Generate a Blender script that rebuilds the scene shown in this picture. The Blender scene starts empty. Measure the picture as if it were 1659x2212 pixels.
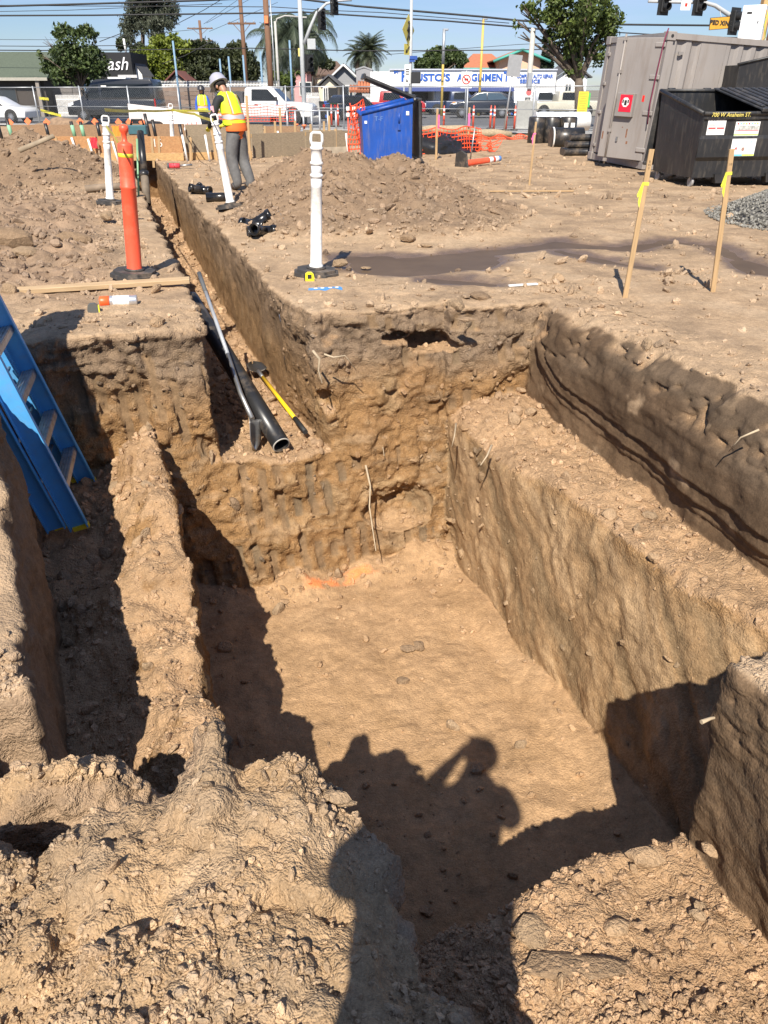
import bpy, bmesh, math, random
import numpy as np
from mathutils import Vector, Matrix, Quaternion
R = math.radians
rng = np.random.default_rng(7)
random.seed(7)
sc = bpy.context.scene
col = sc.collection
# ------------------------------------------------------------------ camera, sky, sun, exposure
PITCH = R(29.0); FPX = 1650.0; CAMH = 1.45          # photo read at 1659 x 2212
cam_d = bpy.data.cameras.new('camera'); cam = bpy.data.objects.new('camera', cam_d); col.objects.link(cam)
cam.location = (0, 0, CAMH); cam.rotation_euler = (math.pi/2 - PITCH, 0, 0)
cam_d.sensor_fit = 'VERTICAL'; cam_d.sensor_height = 24.0; cam_d.lens = 24.0*FPX/2212.0
cam_d.clip_start = 0.02; cam_d.clip_end = 3000
sc.camera = cam
SUN_DIR = Vector((0.16, 1.0, -1.035)).normalized()
wd = bpy.data.worlds.new('World'); sc.world = wd; wd.use_nodes = True
nt = wd.node_tree; nt.nodes.clear()
wo = nt.nodes.new('ShaderNodeOutputWorld'); wb = nt.nodes.new('ShaderNodeBackground'); sk = nt.nodes.new('ShaderNodeTexSky')
sk.sky_type = 'NISHITA'; sk.sun_disc = False; sk.sun_elevation = math.asin(-SUN_DIR.z); sk.sun_rotation = math.atan2(-SUN_DIR.x, -SUN_DIR.y)
sk.altitude = 50; sk.air_density = 1.0; sk.dust_density = 0.15; sk.ozone_density = 2.0
# thin high cloud: pale streaks over the blue
tc = nt.nodes.new('ShaderNodeTexCoord'); mp = nt.nodes.new('ShaderNodeMapping'); mp.inputs['Scale'].default_value = (1.4, 1.4, 16.0); mp.inputs['Rotation'].default_value = (0.1, 0.12, 0)
nz = nt.nodes.new('ShaderNodeTexNoise'); nz.inputs['Scale'].default_value = 1.6; nz.inputs['Detail'].default_value = 7; nz.inputs['Roughness'].default_value = 0.6
rp = nt.nodes.new('ShaderNodeValToRGB'); rp.color_ramp.elements[0].position = 0.44; rp.color_ramp.elements[0].color = (0, 0, 0, 1); rp.color_ramp.elements[1].position = 0.70; rp.color_ramp.elements[1].color = (0.75, 0.75, 0.75, 1)
mx = nt.nodes.new('ShaderNodeMix'); mx.data_type = 'RGBA'; mx.inputs['B'].default_value = (8.2, 8.8, 9.6, 1)
L = nt.links.new
L(tc.outputs['Generated'], mp.inputs['Vector']); L(mp.outputs['Vector'], nz.inputs['Vector']); L(nz.outputs['Fac'], rp.inputs['Fac'])
L(rp.outputs['Color'], mx.inputs['Factor']); L(sk.outputs['Color'], mx.inputs['A']); tn = nt.nodes.new('ShaderNodeMix'); tn.data_type = 'RGBA'; tn.blend_type = 'MULTIPLY'; tn.inputs['Factor'].default_value = 1; tn.inputs['B'].default_value = (.80, .93, 1.22, 1); L(mx.outputs['Result'], tn.inputs['A']); L(tn.outputs['Result'], wb.inputs['Color']); L(wb.outputs['Background'], wo.inputs['Surface'])
wb.inputs['Strength'].default_value = 0.050
sun_d = bpy.data.lights.new('sun', 'SUN'); sun = bpy.data.objects.new('sun', sun_d); col.objects.link(sun)
sun_d.energy = 4.6; sun_d.angle = R(0.53); sun_d.color = (1.0, 0.93, 0.82)
sun.rotation_euler = SUN_DIR.to_track_quat('-Z', 'Y').to_euler(); sun.location = (0, -20, 30)
vs = sc.view_settings; vs.view_transform = 'Standard'; vs.look = 'None'; vs.gamma = 1.0; vs.use_curve_mapping = False; vs.exposure = 0.80
sc.cycles.max_bounces = 6; sc.cycles.diffuse_bounces = 4; sc.cycles.transparent_max_bounces = 12

# ------------------------------------------------------------------ helpers
def ray(px, py):
    cx = (px-829.5)/FPX; cy = (1106-py)/FPX
    return Vector((cx, math.cos(PITCH)+cy*math.sin(PITCH), -math.sin(PITCH)+cy*math.cos(PITCH)))
def atz(px, py, z):
    d = ray(px, py); t = (z-CAMH)/d.z; return Vector((0, 0, CAMH))+d*t
def aty(px, py, y):
    d = ray(px, py); t = y/d.y; return Vector((0, 0, CAMH))+d*t
AX = R(18.6); CA, SA = math.cos(AX), math.sin(AX)
def loc2w(u, w, z=0.0): return Vector((-SA*u+CA*w, CA*u+SA*w, z))
def zg(y):                                            # street side lies a little lower
    t = min(max((y-24)/14, 0), 1); t = t*t*(3-2*t)
    return -0.35*t - max(0, y-38)*0.004
def tag(o, label=None, cat=None, group=None, kind=None):
    if label: o['label'] = label
    if cat: o['category'] = cat
    if group: o['group'] = group
    if kind: o['kind'] = kind
    return o
def empty(name, loc=(0, 0, 0), rz=0.0, label=None, cat=None, group=None):
    o = bpy.data.objects.new(name, None); col.objects.link(o); o.location = loc; o.rotation_euler = (0, 0, rz); o.empty_display_size = .1
    return tag(o, label, cat, group)
def copy_tree(o, parent=None):
    c = o.copy(); col.objects.link(c); c.parent = parent
    for ch in o.children: copy_tree(ch, c)
    return c
def np_mesh(name, V, F, smooth=True):
    me = bpy.data.meshes.new(name); V = np.asarray(V, np.float32); F = np.asarray(F, np.int32); k = F.shape[1]
    me.vertices.add(len(V)); me.vertices.foreach_set('co', V.ravel())
    me.loops.add(F.size); me.loops.foreach_set('vertex_index', F.ravel())
    me.polygons.add(len(F)); me.polygons.foreach_set('loop_start', np.arange(0, F.size, k, dtype=np.int32))
    me.polygons.foreach_set('use_smooth', np.full(len(F), smooth, bool))
    me.update(calc_edges=True); return me
def link(name, me, m=None, parent=None, loc=None, rot=None):
    o = bpy.data.objects.new(name, me); col.objects.link(o)
    if m is not None:
        me.materials.clear() if len(me.materials) else None
        for q in (m if isinstance(m, (list, tuple)) else [m]): me.materials.append(q)
    if parent: o.parent = parent
    if loc is not None: o.location = loc
    if rot is not None: o.rotation_euler = rot
    return o

class MB:
    """collects shapes; build() links them as one mesh object"""
    def __init__(s): s.v = []; s.f = []; s.sm = []; s.mi = []
    def add(s, vs_, fs_, smooth=False, mi=0):
        b = len(s.v); s.v += [tuple(q) for q in vs_]; s.f += [tuple(b+i for i in q) for q in fs_]; s.sm += [smooth]*len(fs_); s.mi += [mi]*len(fs_); return s
    def box(s, c, d, M=None, mi=0, ch=0.0):
        x, y, z = d[0]/2, d[1]/2, d[2]/2
        if ch <= 0:
            vs_ = [(-x,-y,-z),(x,-y,-z),(x,y,-z),(-x,y,-z),(-x,-y,z),(x,-y,z),(x,y,z),(-x,y,z)]
            fs_ = [(0,3,2,1),(4,5,6,7),(0,1,5,4),(1,2,6,5),(2,3,7,6),(3,0,4,7)]
        else:                                          # chamfered box: 24 corners
            bm = bmesh.new(); bmesh.ops.create_cube(bm, size=1)
            for v in bm.verts: v.co = Vector((v.co.x*d[0], v.co.y*d[1], v.co.z*d[2]))
            bmesh.ops.bevel(bm, geom=bm.edges[:], offset=ch, segments=1, affect='EDGES'); bm.verts.index_update()
            vs_ = [tuple(v.co) for v in bm.verts]; fs_ = [tuple(v.index for v in f.verts) for f in bm.faces]; bm.free()
        T = Matrix.Translation(Vector(c)) @ (M.to_4x4() if M is not None else Matrix.Identity(4))
        return s.add([T @ Vector(q) for q in vs_], fs_, False, mi)
    def tube(s, pts, r, n=8, cap=True, smooth=True, mi=0):
        pts = [Vector(q) for q in pts]; m = len(pts); rs = r if isinstance(r, (list, tuple)) else [r]*m
        vs_ = []; fs_ = []; up = None
        for i, p in enumerate(pts):
            t = (pts[min(i+1, m-1)]-pts[max(i-1, 0)])
            if t.length < 1e-9: t = Vector((0, 0, 1))
            t.normalize()
            if up is None: up = Vector((0, 0, 1)) if abs(t.z) < .9 else Vector((1, 0, 0))
            a = t.cross(up)
            if a.length < 1e-6: a = t.cross(Vector((0.3, 1, 0.2)))
            a.normalize(); b = a.cross(t).normalized(); up = b
            for k in range(n):
                q = 2*math.pi*k/n; vs_.append(p+(a*math.cos(q)+b*math.sin(q))*rs[i])
        for i in range(m-1):
            for k in range(n):
                fs_.append((i*n+k, i*n+(k+1) % n, (i+1)*n+(k+1) % n, (i+1)*n+k))
        s.add(vs_, fs_, smooth, mi)
        if cap:
            b = len(s.v)-len(vs_); s.f.append(tuple(b+k for k in range(n))[::-1]); s.f.append(tuple(b+(m-1)*n+k for k in range(n))); s.sm += [False]*2; s.mi += [mi]*2
        return s
    def lathe(s, prof, n=16, T=None, mi=0, cap=True, smooth=True):
        vs_ = []; fs_ = []; m = len(prof); T = T or Matrix.Identity(4)
        for (r, z) in prof:
            for k in range(n):
                q = 2*math.pi*k/n; vs_.append(T @ Vector((r*math.cos(q), r*math.sin(q), z)))
        for i in range(m-1):
            for k in range(n): fs_.append((i*n+k, i*n+(k+1) % n, (i+1)*n+(k+1) % n, (i+1)*n+k))
        s.add(vs_, fs_, smooth, mi)
        if cap:
            b = len(s.v)-len(vs_); s.f.append(tuple(b+k for k in range(n))[::-1]); s.f.append(tuple(b+(m-1)*n+k for k in range(n))); s.sm += [False]*2; s.mi += [mi]*2
        return s
    def prism(s, poly, h, T=None, mi=0):               # polygon in xy, extruded along z by h
        n = len(poly); T = T or Matrix.Identity(4)
        vs_ = [T @ Vector((x, y, 0)) for x, y in poly]+[T @ Vector((x, y, h)) for x, y in poly]
        fs_ = [tuple(range(n))[::-1], tuple(range(n, 2*n))]+[(i, (i+1) % n, n+(i+1) % n, n+i) for i in range(n)]
        return s.add(vs_, fs_, False, mi)
    def mesh(s, name):
        me = bpy.data.meshes.new(name); me.from_pydata(s.v, [], s.f); me.polygons.foreach_set('use_smooth', s.sm); me.polygons.foreach_set('material_index', s.mi); me.update(); return me
    def build(s, name, m, parent=None, loc=None, rot=None): return link(name, s.mesh(name), m, parent, loc, rot)

MATS = {}
def mat(name, c, rough=.6, metal=0.0, var=.12, vscale=8.0, bump=0.0, bscale=60.0, dirt=None, dscale=3.0, damt=.35, alpha=None, coat=0.0, trans=0.0, emit=None, spec=None, stretch=None, dstretch=None):
    """principled material with uneven colour, patches of dirt or wear and fine relief"""
    if name in MATS: return MATS[name]
    m = bpy.data.materials.new(name); m.use_nodes = True; t = m.node_tree; b = t.nodes['Principled BSDF']; MATS[name] = m
    ln = t.links.new
    b.inputs['Roughness'].default_value = rough; b.inputs['Metallic'].default_value = metal
    if coat: b.inputs['Coat Weight'].default_value = coat; b.inputs['Coat Roughness'].default_value = .08
    if trans: b.inputs['Transmission Weight'].default_value = trans
    if spec is not None: b.inputs['Specular IOR Level'].default_value = spec
    co = t.nodes.new('ShaderNodeTexCoord'); src = co.outputs['Object']
    if stretch:
        mpn = t.nodes.new('ShaderNodeMapping'); mpn.inputs['Scale'].default_value = stretch; ln(src, mpn.inputs['Vector']); src = mpn.outputs['Vector']
    n1 = t.nodes.new('ShaderNodeTexNoise'); n1.inputs['Scale'].default_value = vscale; n1.inputs['Detail'].default_value = 5; ln(src, n1.inputs['Vector'])
    mr = t.nodes.new('ShaderNodeMapRange'); mr.inputs['From Min'].default_value = .25; mr.inputs['From Max'].default_value = .75; mr.inputs['To Min'].default_value = 1-var; mr.inputs['To Max'].default_value = 1+var; ln(n1.outputs['Fac'], mr.inputs['Value'])
    mu = t.nodes.new('ShaderNodeVectorMath'); mu.operation = 'SCALE'; mu.inputs[0].default_value = c[:3]; ln(mr.outputs['Result'], mu.inputs['Scale']); out = mu.outputs['Vector']
    if dirt:
        n2 = t.nodes.new('ShaderNodeTexNoise'); n2.inputs['Scale'].default_value = dscale; n2.inputs['Detail'].default_value = 8; n2.inputs['Roughness'].default_value = .7; dsrc = co.outputs['Object']
        if dstretch: dm = t.nodes.new('ShaderNodeMapping'); dm.inputs['Scale'].default_value = dstretch; ln(dsrc, dm.inputs['Vector']); dsrc = dm.outputs['Vector']
        ln(dsrc, n2.inputs['Vector'])
        r2 = t.nodes.new('ShaderNodeMapRange'); r2.inputs['From Min'].default_value = .5; r2.inputs['From Max'].default_value = .72; r2.inputs['To Max'].default_value = damt; ln(n2.outputs['Fac'], r2.inputs['Value'])
        mx_ = t.nodes.new('ShaderNodeMix'); mx_.data_type = 'RGBA'; mx_.inputs['B'].default_value = (*dirt[:3], 1); ln(r2.outputs['Result'], mx_.inputs['Factor']); ln(out, mx_.inputs['A']); out = mx_.outputs['Result']
    ln(out, b.inputs['Base Color'])
    if bump:
        n3 = t.nodes.new('ShaderNodeTexNoise'); n3.inputs['Scale'].default_value = bscale; n3.inputs['Detail'].default_value = 6; ln(src, n3.inputs['Vector'])
        bp = t.nodes.new('ShaderNodeBump'); bp.inputs['Strength'].default_value = bump; bp.inputs['Distance'].default_value = .01; ln(n3.outputs['Fac'], bp.inputs['Height']); ln(bp.outputs['Normal'], b.inputs['Normal'])
    if alpha is not None: b.inputs['Alpha'].default_value = alpha
    if emit: b.inputs['Emission Color'].default_value = (*emit[:3], 1); b.inputs['Emission Strength'].default_value = emit[3]
    return m

# value noise on arrays -----------------------------------------------------------------
def _h(i, j, k, s):
    h = (i.astype(np.uint32)*np.uint32(374761393)) ^ (j.astype(np.uint32)*np.uint32(668265263)) ^ (k.astype(np.uint32)*np.uint32(2246822519)) ^ np.uint32((s*3266489917) & 0xffffffff)
    h = (h ^ (h >> np.uint32(13)))*np.uint32(1274126177); h = h ^ (h >> np.uint32(16)); h = h*np.uint32(2246822519); h ^= h >> np.uint32(15)
    return h.astype(np.float32)*np.float32(2/4294967295.0)-1
def vn3(x, y, z, s=0):
    x = np.asarray(x, np.float32); y = np.asarray(y, np.float32); z = np.asarray(z, np.float32)
    x, y, z = np.broadcast_arrays(x, y, z)
    i = np.floor(x).astype(np.int64); j = np.floor(y).astype(np.int64); k = np.floor(z).astype(np.int64)
    fx = x-i; fy = y-j; fz = z-k
    fx = fx*fx*(3-2*fx); fy = fy*fy*(3-2*fy); fz = fz*fz*(3-2*fz)
    def g(a, b, c): return _h(i+a, j+b, k+c, s)
    c00 = g(0,0,0)*(1-fx)+g(1,0,0)*fx; c10 = g(0,1,0)*(1-fx)+g(1,1,0)*fx; c01 = g(0,0,1)*(1-fx)+g(1,0,1)*fx; c11 = g(0,1,1)*(1-fx)+g(1,1,1)*fx
    return (c00*(1-fy)+c10*fy)*(1-fz)+(c01*(1-fy)+c11*fy)*fz
def vn2(x, y, s=0): return vn3(x, y, np.float32(0.5)+0*np.asarray(x, np.float32), s)
def fbm2(x, y, f, o=4, s=0, g=.5):
    r = 0; a = 1
    for q in range(o): r = r+a*vn2(x*f, y*f, s+q); f *= 2.03; a *= g
    return r
def fbm3(x, y, z, f, o=4, s=0, g=.5):
    r = 0; a = 1
    for q in range(o): r = r+a*vn3(x*f, y*f, z*f, s+q); f *= 2.03; a *= g
    return r
def cell3(x, y, z, f, s=0):
    """distance to the nearest of scattered points: lumps and crumbs"""
    x = np.asarray(x*f, np.float32); y = np.asarray(y*f, np.float32); z = np.asarray(z*f, np.float32); i = np.floor(x).astype(np.int64); j = np.floor(y).astype(np.int64); k = np.floor(z).astype(np.int64); d1 = np.full(x.shape, 9.0, np.float32)
    for a in (-1, 0, 1):
        for b in (-1, 0, 1):
            for c in (-1, 0, 1):
                px_ = i+a+.5+.45*_h(i+a, j+b, k+c, s); py_ = j+b+.5+.45*_h(i+a, j+b, k+c, s+1); pz_ = k+c+.5+.45*_h(i+a, j+b, k+c, s+2); sz_ = .75+.25*_h(i+a, j+b, k+c, s+3)
                d1 = np.minimum(d1, ((x-px_)**2+(y-py_)**2+(z-pz_)**2)/(sz_*sz_))
    return np.sqrt(d1)
def sstep(a, b, x): t = np.clip((x-a)/(b-a), 0, 1); return t*t*(3-2*t)
# ------------------------------------------------------------------ soil
def soil_material():
    m = bpy.data.materials.new('soil'); m.use_nodes = True; t = m.node_tree; b = t.nodes['Principled BSDF']; ln = t.links.new
    at = t.nodes.new('ShaderNodeAttribute'); at.attribute_name = 'soil'
    wt = t.nodes.new('ShaderNodeAttribute'); wt.attribute_name = 'wet'
    ge = t.nodes.new('ShaderNodeNewGeometry'); pos = ge.outputs['Position']
    def noise(sc_, det, rough=.6):
        n = t.nodes.new('ShaderNodeTexNoise'); n.inputs['Scale'].default_value = sc_; n.inputs['Detail'].default_value = det; n.inputs['Roughness'].default_value = rough; ln(pos, n.inputs['Vector']); return n.outputs['Fac']
    def rng_(v, a, b_, c, d):
        r = t.nodes.new('ShaderNodeMapRange'); r.inputs['From Min'].default_value = a; r.inputs['From Max'].default_value = b_; r.inputs['To Min'].default_value = c; r.inputs['To Max'].default_value = d; ln(v, r.inputs['Value']); return r.outputs['Result']
    def math_(op, a, b_):
        q = t.nodes.new('ShaderNodeMath'); q.operation = op
        for i, x in enumerate((a, b_)):
            if isinstance(x, (int, float)): q.inputs[i].default_value = x
            else: ln(x, q.inputs[i])
        return q.outputs[0]
    v1 = rng_(noise(26, 8, .75), .3, .7, .72, 1.22); v2 = rng_(noise(140, 3), .3, .7, .82, 1.16); v3 = rng_(noise(3.5, 5), .3, .7, .86, 1.13)
    br = math_('MULTIPLY', math_('MULTIPLY', v1, v2), v3)
    sc_ = t.nodes.new('ShaderNodeVectorMath'); sc_.operation = 'SCALE'; ln(at.outputs['Color'], sc_.inputs[0]); ln(br, sc_.inputs['Scale']); 
    # pale dry flecks and small pebbles
    fl = t.nodes.new('ShaderNodeMix'); fl.data_type = 'RGBA'; fl.inputs['B'].default_value = (.52, .40, .27, 1)
    ln(math_('MULTIPLY', rng_(noise(75, 4, .65), .58, .72, 0, .55), at.outputs['Alpha']), fl.inputs['Factor']); ln(sc_.outputs['Vector'], fl.inputs['A']); ln(fl.outputs['Result'], b.inputs['Base Color'])
    vo = t.nodes.new('ShaderNodeTexVoronoi'); vo.inputs['Scale'].default_value = 75; vo.inputs['Randomness'].default_value = 1; ln(pos, vo.inputs['Vector'])
    vo2 = t.nodes.new('ShaderNodeTexVoronoi'); vo2.inputs['Scale'].default_value = 190; ln(pos, vo2.inputs['Vector'])
    h = math_('ADD', math_('MULTIPLY', noise(80, 8, .66), .7), math_('MULTIPLY', vo.outputs['Distance'], -.7))
    h = math_('ADD', h, math_('MULTIPLY', vo2.outputs['Distance'], -.45))
    bp = t.nodes.new('ShaderNodeBump'); bp.inputs['Distance'].default_value = .03; ln(h, bp.inputs['Height'])
    ln(math_('ADD', math_('MULTIPLY', at.outputs['Alpha'], .68), .08), bp.inputs['Strength']); ln(bp.outputs['Normal'], b.inputs['Normal'])
    ln(rng_(wt.outputs['Fac'], 0, 1, .96, .38), b.inputs['Roughness']); ln(rng_(wt.outputs['Fac'], 0, 1, .12, .5), b.inputs['Specular IOR Level'])
    return m
SOIL = soil_material()

def xy_uw(x, y): return -SA*x+CA*y, CA*x+SA*y
HEAPS = [(-.95, 12.0, .78, 1.35), (.15, 11.7, .68, 1.6), (-.45, 11.3, .74, 1.8), (.8, 10.6, .34, 1.35), (-.7, 10.1, .42, 1.5), (.3, 9.9, .34, 1.5), (-.2, 12.6, .5, 1.4),
         (-6.35, 15.2, .86, 1.9), (-7.7, 14.6, .92, 2.3), (-5.9, 14.2, .42, 1.2), (-9.5, 15, .95, 3), (-7.2, 12.0, .35, 2.2), (-5.3, 9.6, .22, 1.2), (-4.3, 8.0, .18, .9)]
PUD = []
for pts, r0 in (([(840, 575), (900, 570), (960, 562), (1000, 560)], .44), ([(760, 556), (830, 555)], .16), ([(980, 545), (1090, 538), (1210, 524), (1340, 535)], .15), ([(1340, 535), (1450, 520), (1550, 530), (1600, 560)], .13), ([(1210, 540), (1290, 556), (1400, 575)], .10), ([(1600, 560), (1650, 582), (1720, 590)], .16), ([(930, 600), (1060, 610)], .12)):
    q = [atz(x, y, 0) for x, y in pts]
    for a_, b_ in zip(q[:-1], q[1:]): PUD.append((a_.x, a_.y, b_.x, b_.y, r0))
def puddle_d(x, y):
    d = np.full(np.shape(x), 9.0, np.float32)
    for ax_, ay, bx, by, r0 in PUD:
        dx, dy = bx-ax_, by-ay; t = np.clip(((x-ax_)*dx+(y-ay)*dy)/(dx*dx+dy*dy), 0, 1)
        d = np.minimum(d, np.hypot(x-ax_-t*dx, y-ay-t*dy)-r0)
    return d+.11*fbm2(x, y, 2.6, 3, 91)
def heap_h(x, y):
    h = np.zeros(np.shape(x), np.float32)
    wx = x+.16*vn2(x*1.3, y*1.3, 51); wy = y+.16*vn2(x*1.3, y*1.3, 52)
    for cx, cy, hh, r in HEAPS:
        d = np.hypot(wx-cx, wy-cy)/r; h = np.maximum(h, hh*np.clip(1-d, 0, 1)**1.05+0*h)
    return h
def topH(u, w):
    """height of the undug ground, heaps and the trampled rim, metres"""
    x = -SA*u+CA*w; y = CA*u+SA*w
    hp = heap_h(x, y); on = sstep(.02, .15, hp)
    pd = puddle_d(x, y); dry = sstep(-.1, .5, pd)
    z = (.022*fbm2(x, y, .7, 3, 11)+.010*fbm2(x, y, 4.0, 3, 15))*(.12+.88*dry)
    rough = sstep(.35, -.6, w)*sstep(5.9, 7.5, u)*sstep(15, 12, u)
    z = z+rough*(.20*np.abs(fbm2(x, y, 1.6, 4, 21))+.05*fbm2(x, y, 5, 3, 25)-.04)
    z = z+hp+on*(.045*fbm2(x, y, 3.0, 4, 31, .6))
    z = z-.035*sstep(.14, -.16, pd)
    t = sstep(24, 38, y); z = z-.35*t-np.maximum(0, y-38)*.004
    z = z*(1-.75*sstep(26, 40, y)) + (-.35*t-np.maximum(0, y-38)*.004)*.75*sstep(26, 40, y)
    # foreground: spoil ridge under the photographer's feet, lower crumbs to its left
    fg = sstep(2.12, 1.98, u)*sstep(1.62, 1.45, w)*sstep(-.72, -.56, w)
    lump = .045*fbm2(u, w, 4.5, 4, 41, .55)
    zf = -.07+lump-.90*sstep(1.40, 1.98, u+.03*vn2(u*4, w*5, 45))
    pile = -.26-.42*((u-1.80+.05*(w+.4))/.17)**2-.9*np.clip(w+.27, 0, 1)**1.5*2-.3*((w+.42)/.35)**2+.7*lump
    kk = np.clip(.5+.5*(pile-zf)/.05, 0, 1); zf = pile*kk+zf*(1-kk)+.05*kk*(1-kk)
    zf = zf-.40*np.exp(-(((u-1.53)/.10)**2+((w+.27)/.21)**4))-.10*np.exp(-(((u-1.2)/.25)**2+((w+.5)/.2)**2))
    zf = zf+.26*np.exp(-(((u-1.56)/.13)**2+((w-.06)/.11)**2))
    zf = zf+.08*np.exp(-(((u-1.28)/.2)**2+((w-.17)/.16)**2))-.2*sstep(.2, .5, w)*sstep(.55, 1.1, u)
    z = z-.09*sstep(1.4, 1.6, w)*sstep(2.3, 2.0, w)*sstep(1.7, 1.4, u)
    z = z-.24*sstep(-.35, -.55, w)*sstep(3.7, 2.7, u)*sstep(1.2, 1.9, u)
    return z*(1-fg)+zf*fg
# ---------------------------------------------------------------- the dig as a distance field
def dig_field(us, ws, zs):
    U2, W2 = np.meshgrid(us, ws, indexing='ij'); U2 = U2.astype(np.float32); W2 = W2.astype(np.float32)
    h = topH(U2, W2)
    Uz, Z1 = np.meshgrid(us, zs, indexing='ij'); Wz, Z2 = np.meshgrid(ws, zs, indexing='ij')
    wu = (.05*fbm2(Wz, Z2, 2.2, 3, 61)+.028*fbm2(Wz, Z2, 8, 3, 65)).astype(np.float32)[None, :, :]    # walls facing along u
    rim = sstep(-.42, -.05, Z1)
    ww = (.045*fbm2(Uz, Z1, 1.9, 3, 71)+(.012+.022*rim)*fbm2(Uz, Z1, 7, 3, 75)).astype(np.float32)[:, None, :]
    u = us.astype(np.float32)[:, None, None]; w = ws.astype(np.float32)[None, :, None]; z = zs.astype(np.float32)[None, None, :]
    fl = fbm2(U2, W2, 3.0, 4, 81).astype(np.float32)
    u_ = u+wu; w_ = w+ww
    F1 = lambda a: a.astype(np.float32)[:, :, None]
    ridge = .27*sstep(-.44, .0, W2+.05*vn2(U2*2, W2*0, 3))*(1+.3*fl)
    floors = {
        'M': -2.0+.02*fl+.22*sstep(4.7, 5.05, U2)*(.5+.5*fl)+.05*sstep(2.0, 2.22, W2),
        'L': -1.10+.06*fl+ridge+.12*sstep(4.6, 5.3, U2)+.12*sstep(2.4, 1.9, U2),
        'S': -.80+.05*fl-.22*sstep(2.55, 2.1, W2)+.10*sstep(4.4, 5.2, U2),
        'T': -1.0+.04*fl+.12*sstep(10, 18, U2),
        'N': -.92+.05*fl-.22*sstep(1.1, 1.5, U2)*sstep(1.2, .5, W2)+.12*sstep(.9, .2, U2)}
    bat = 5.43+.21*z
    boxes = [('M', 1.42-.12*z*0, bat+0*u_, .07-.03*z, 2.25+(z+2.0)*(.05+.105*np.clip(4.9-us, 0, 2.9)).astype(np.float32)[:, None, None]),
             ('L', 1.92, 5.43, (-.46-.125*np.clip(us-1.9, 0, 3.2)).astype(np.float32)[:, None, None]-.05*z, .10),
             ('S', 1.36, 5.30+.1*z, 2.0, 3.05+.10*z+.42*np.clip(z+.30, 0, 1)),
             ('T', 4.9, 20.6, .52+.02*z-.10*sstep(5.9, 5.1, us)[:, None, None]*0, 1.17+.14*sstep(6.4, 5.2, us).astype(np.float32)[:, None, None]-.03*z),
             ('N', .05, 1.62, .40+.06*z, 1.62)]
    pit = None; k = .05
    for nme, u0, u1, w0, w1 in boxes:
        d = np.maximum(u0-u_, u_-u1); d = np.maximum(d, w0-w_); d = np.maximum(d, w_-w1); d = np.maximum(d, F1(floors[nme])-z)
        if pit is None: pit = d.astype(np.float32)
        else:
            hh = np.clip(.5+.5*(d-pit)/k, 0, 1); pit = d*(1-hh)+pit*hh-k*hh*(1-hh)
    for (cu, cw, cz, ru, rw, rz_) in ((5.10, 1.86, -1.52, .20, .30, .20), (5.38, 2.22, -.27, .34, .20, .075), (5.36, 1.98, -.20, .25, .16, .05), (5.25, 1.32, -.62, .2, .14, .10), (5.0, .44, -.86, .3, .1, .2)):
        if us[0] > 6: continue
        e = (np.sqrt(((u_-cu)/ru)**2+((w_-cw)/rw)**2+((z-cz)/rz_)**2)-1)*min(ru, rw, rz_); pit = np.minimum(pit, e)
    a = z-F1(h); b = -pit; k = .045
    hh = np.clip(.5-.5*(b-a)/k, 0, 1); phi = b*(1-hh)+a*hh+k*hh*(1-hh)
    return phi.astype(np.float32)
def surface_nets(phi, us, ws, zs):
    ins = phi < 0; nx, ny, nz_ = phi.shape
    cnt = np.zeros((nx-1, ny-1, nz_-1), np.uint8)
    for a in (0, 1):
        for b in (0, 1):
            for c in (0, 1): cnt += ins[a:nx-1+a, b:ny-1+b, c:nz_-1+c]
    act = (cnt > 0) & (cnt < 8); idx = np.argwhere(act); n = len(idx)
    idm = np.full(act.shape, -1, np.int32); idm[act] = np.arange(n, dtype=np.int32)
    C = [(a, b, c) for a in (0, 1) for b in (0, 1) for c in (0, 1)]
    val = np.stack([phi[idx[:, 0]+a, idx[:, 1]+b, idx[:, 2]+c] for a, b, c in C], 1)
    acc = np.zeros((n, 3)); num = np.zeros(n)
    for i in range(8):
        for j in range(i+1, 8):
            df = [C[j][q]-C[i][q] for q in range(3)]
            if sum(abs(x) for x in df) != 1: continue
            m = (val[:, i] < 0) != (val[:, j] < 0); t = np.where(m, val[:, i]/(val[:, i]-val[:, j]+1e-12), 0)
            for q in range(3): acc[:, q] += np.where(m, C[i][q]+t*df[q], 0)
            num += m
    pidx = idx+acc/num[:, None]
    V = np.stack([np.interp(pidx[:, q], np.arange(len(g)), g) for q, g in enumerate((us, ws, zs))], 1)
    Fs = []
    e = ins[:-1, 1:-1, 1:-1] != ins[1:, 1:-1, 1:-1]; q = np.argwhere(e); i, j, k = q[:, 0], q[:, 1]+1, q[:, 2]+1
    f = np.stack([idm[i, j-1, k-1], idm[i, j, k-1], idm[i, j, k], idm[i, j-1, k]], 1); s = ins[i, j, k]; f[~s] = f[~s][:, ::-1]; Fs.append(f)
    e = ins[1:-1, :-1, 1:-1] != ins[1:-1, 1:, 1:-1]; q = np.argwhere(e); i, j, k = q[:, 0]+1, q[:, 1], q[:, 2]+1
    f = np.stack([idm[i-1, j, k-1], idm[i-1, j, k], idm[i, j, k], idm[i, j, k-1]], 1); s = ins[i, j, k]; f[~s] = f[~s][:, ::-1]; Fs.append(f)
    e = ins[1:-1, 1:-1, :-1] != ins[1:-1, 1:-1, 1:]; q = np.argwhere(e); i, j, k = q[:, 0]+1, q[:, 1]+1, q[:, 2]
    f = np.stack([idm[i-1, j-1, k], idm[i, j-1, k], idm[i, j, k], idm[i-1, j, k]], 1); s = ins[i, j, k]; f[~s] = f[~s][:, ::-1]; Fs.append(f)
    F = np.concatenate(Fs); F = F[(F >= 0).all(1)]
    return V, F
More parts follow.
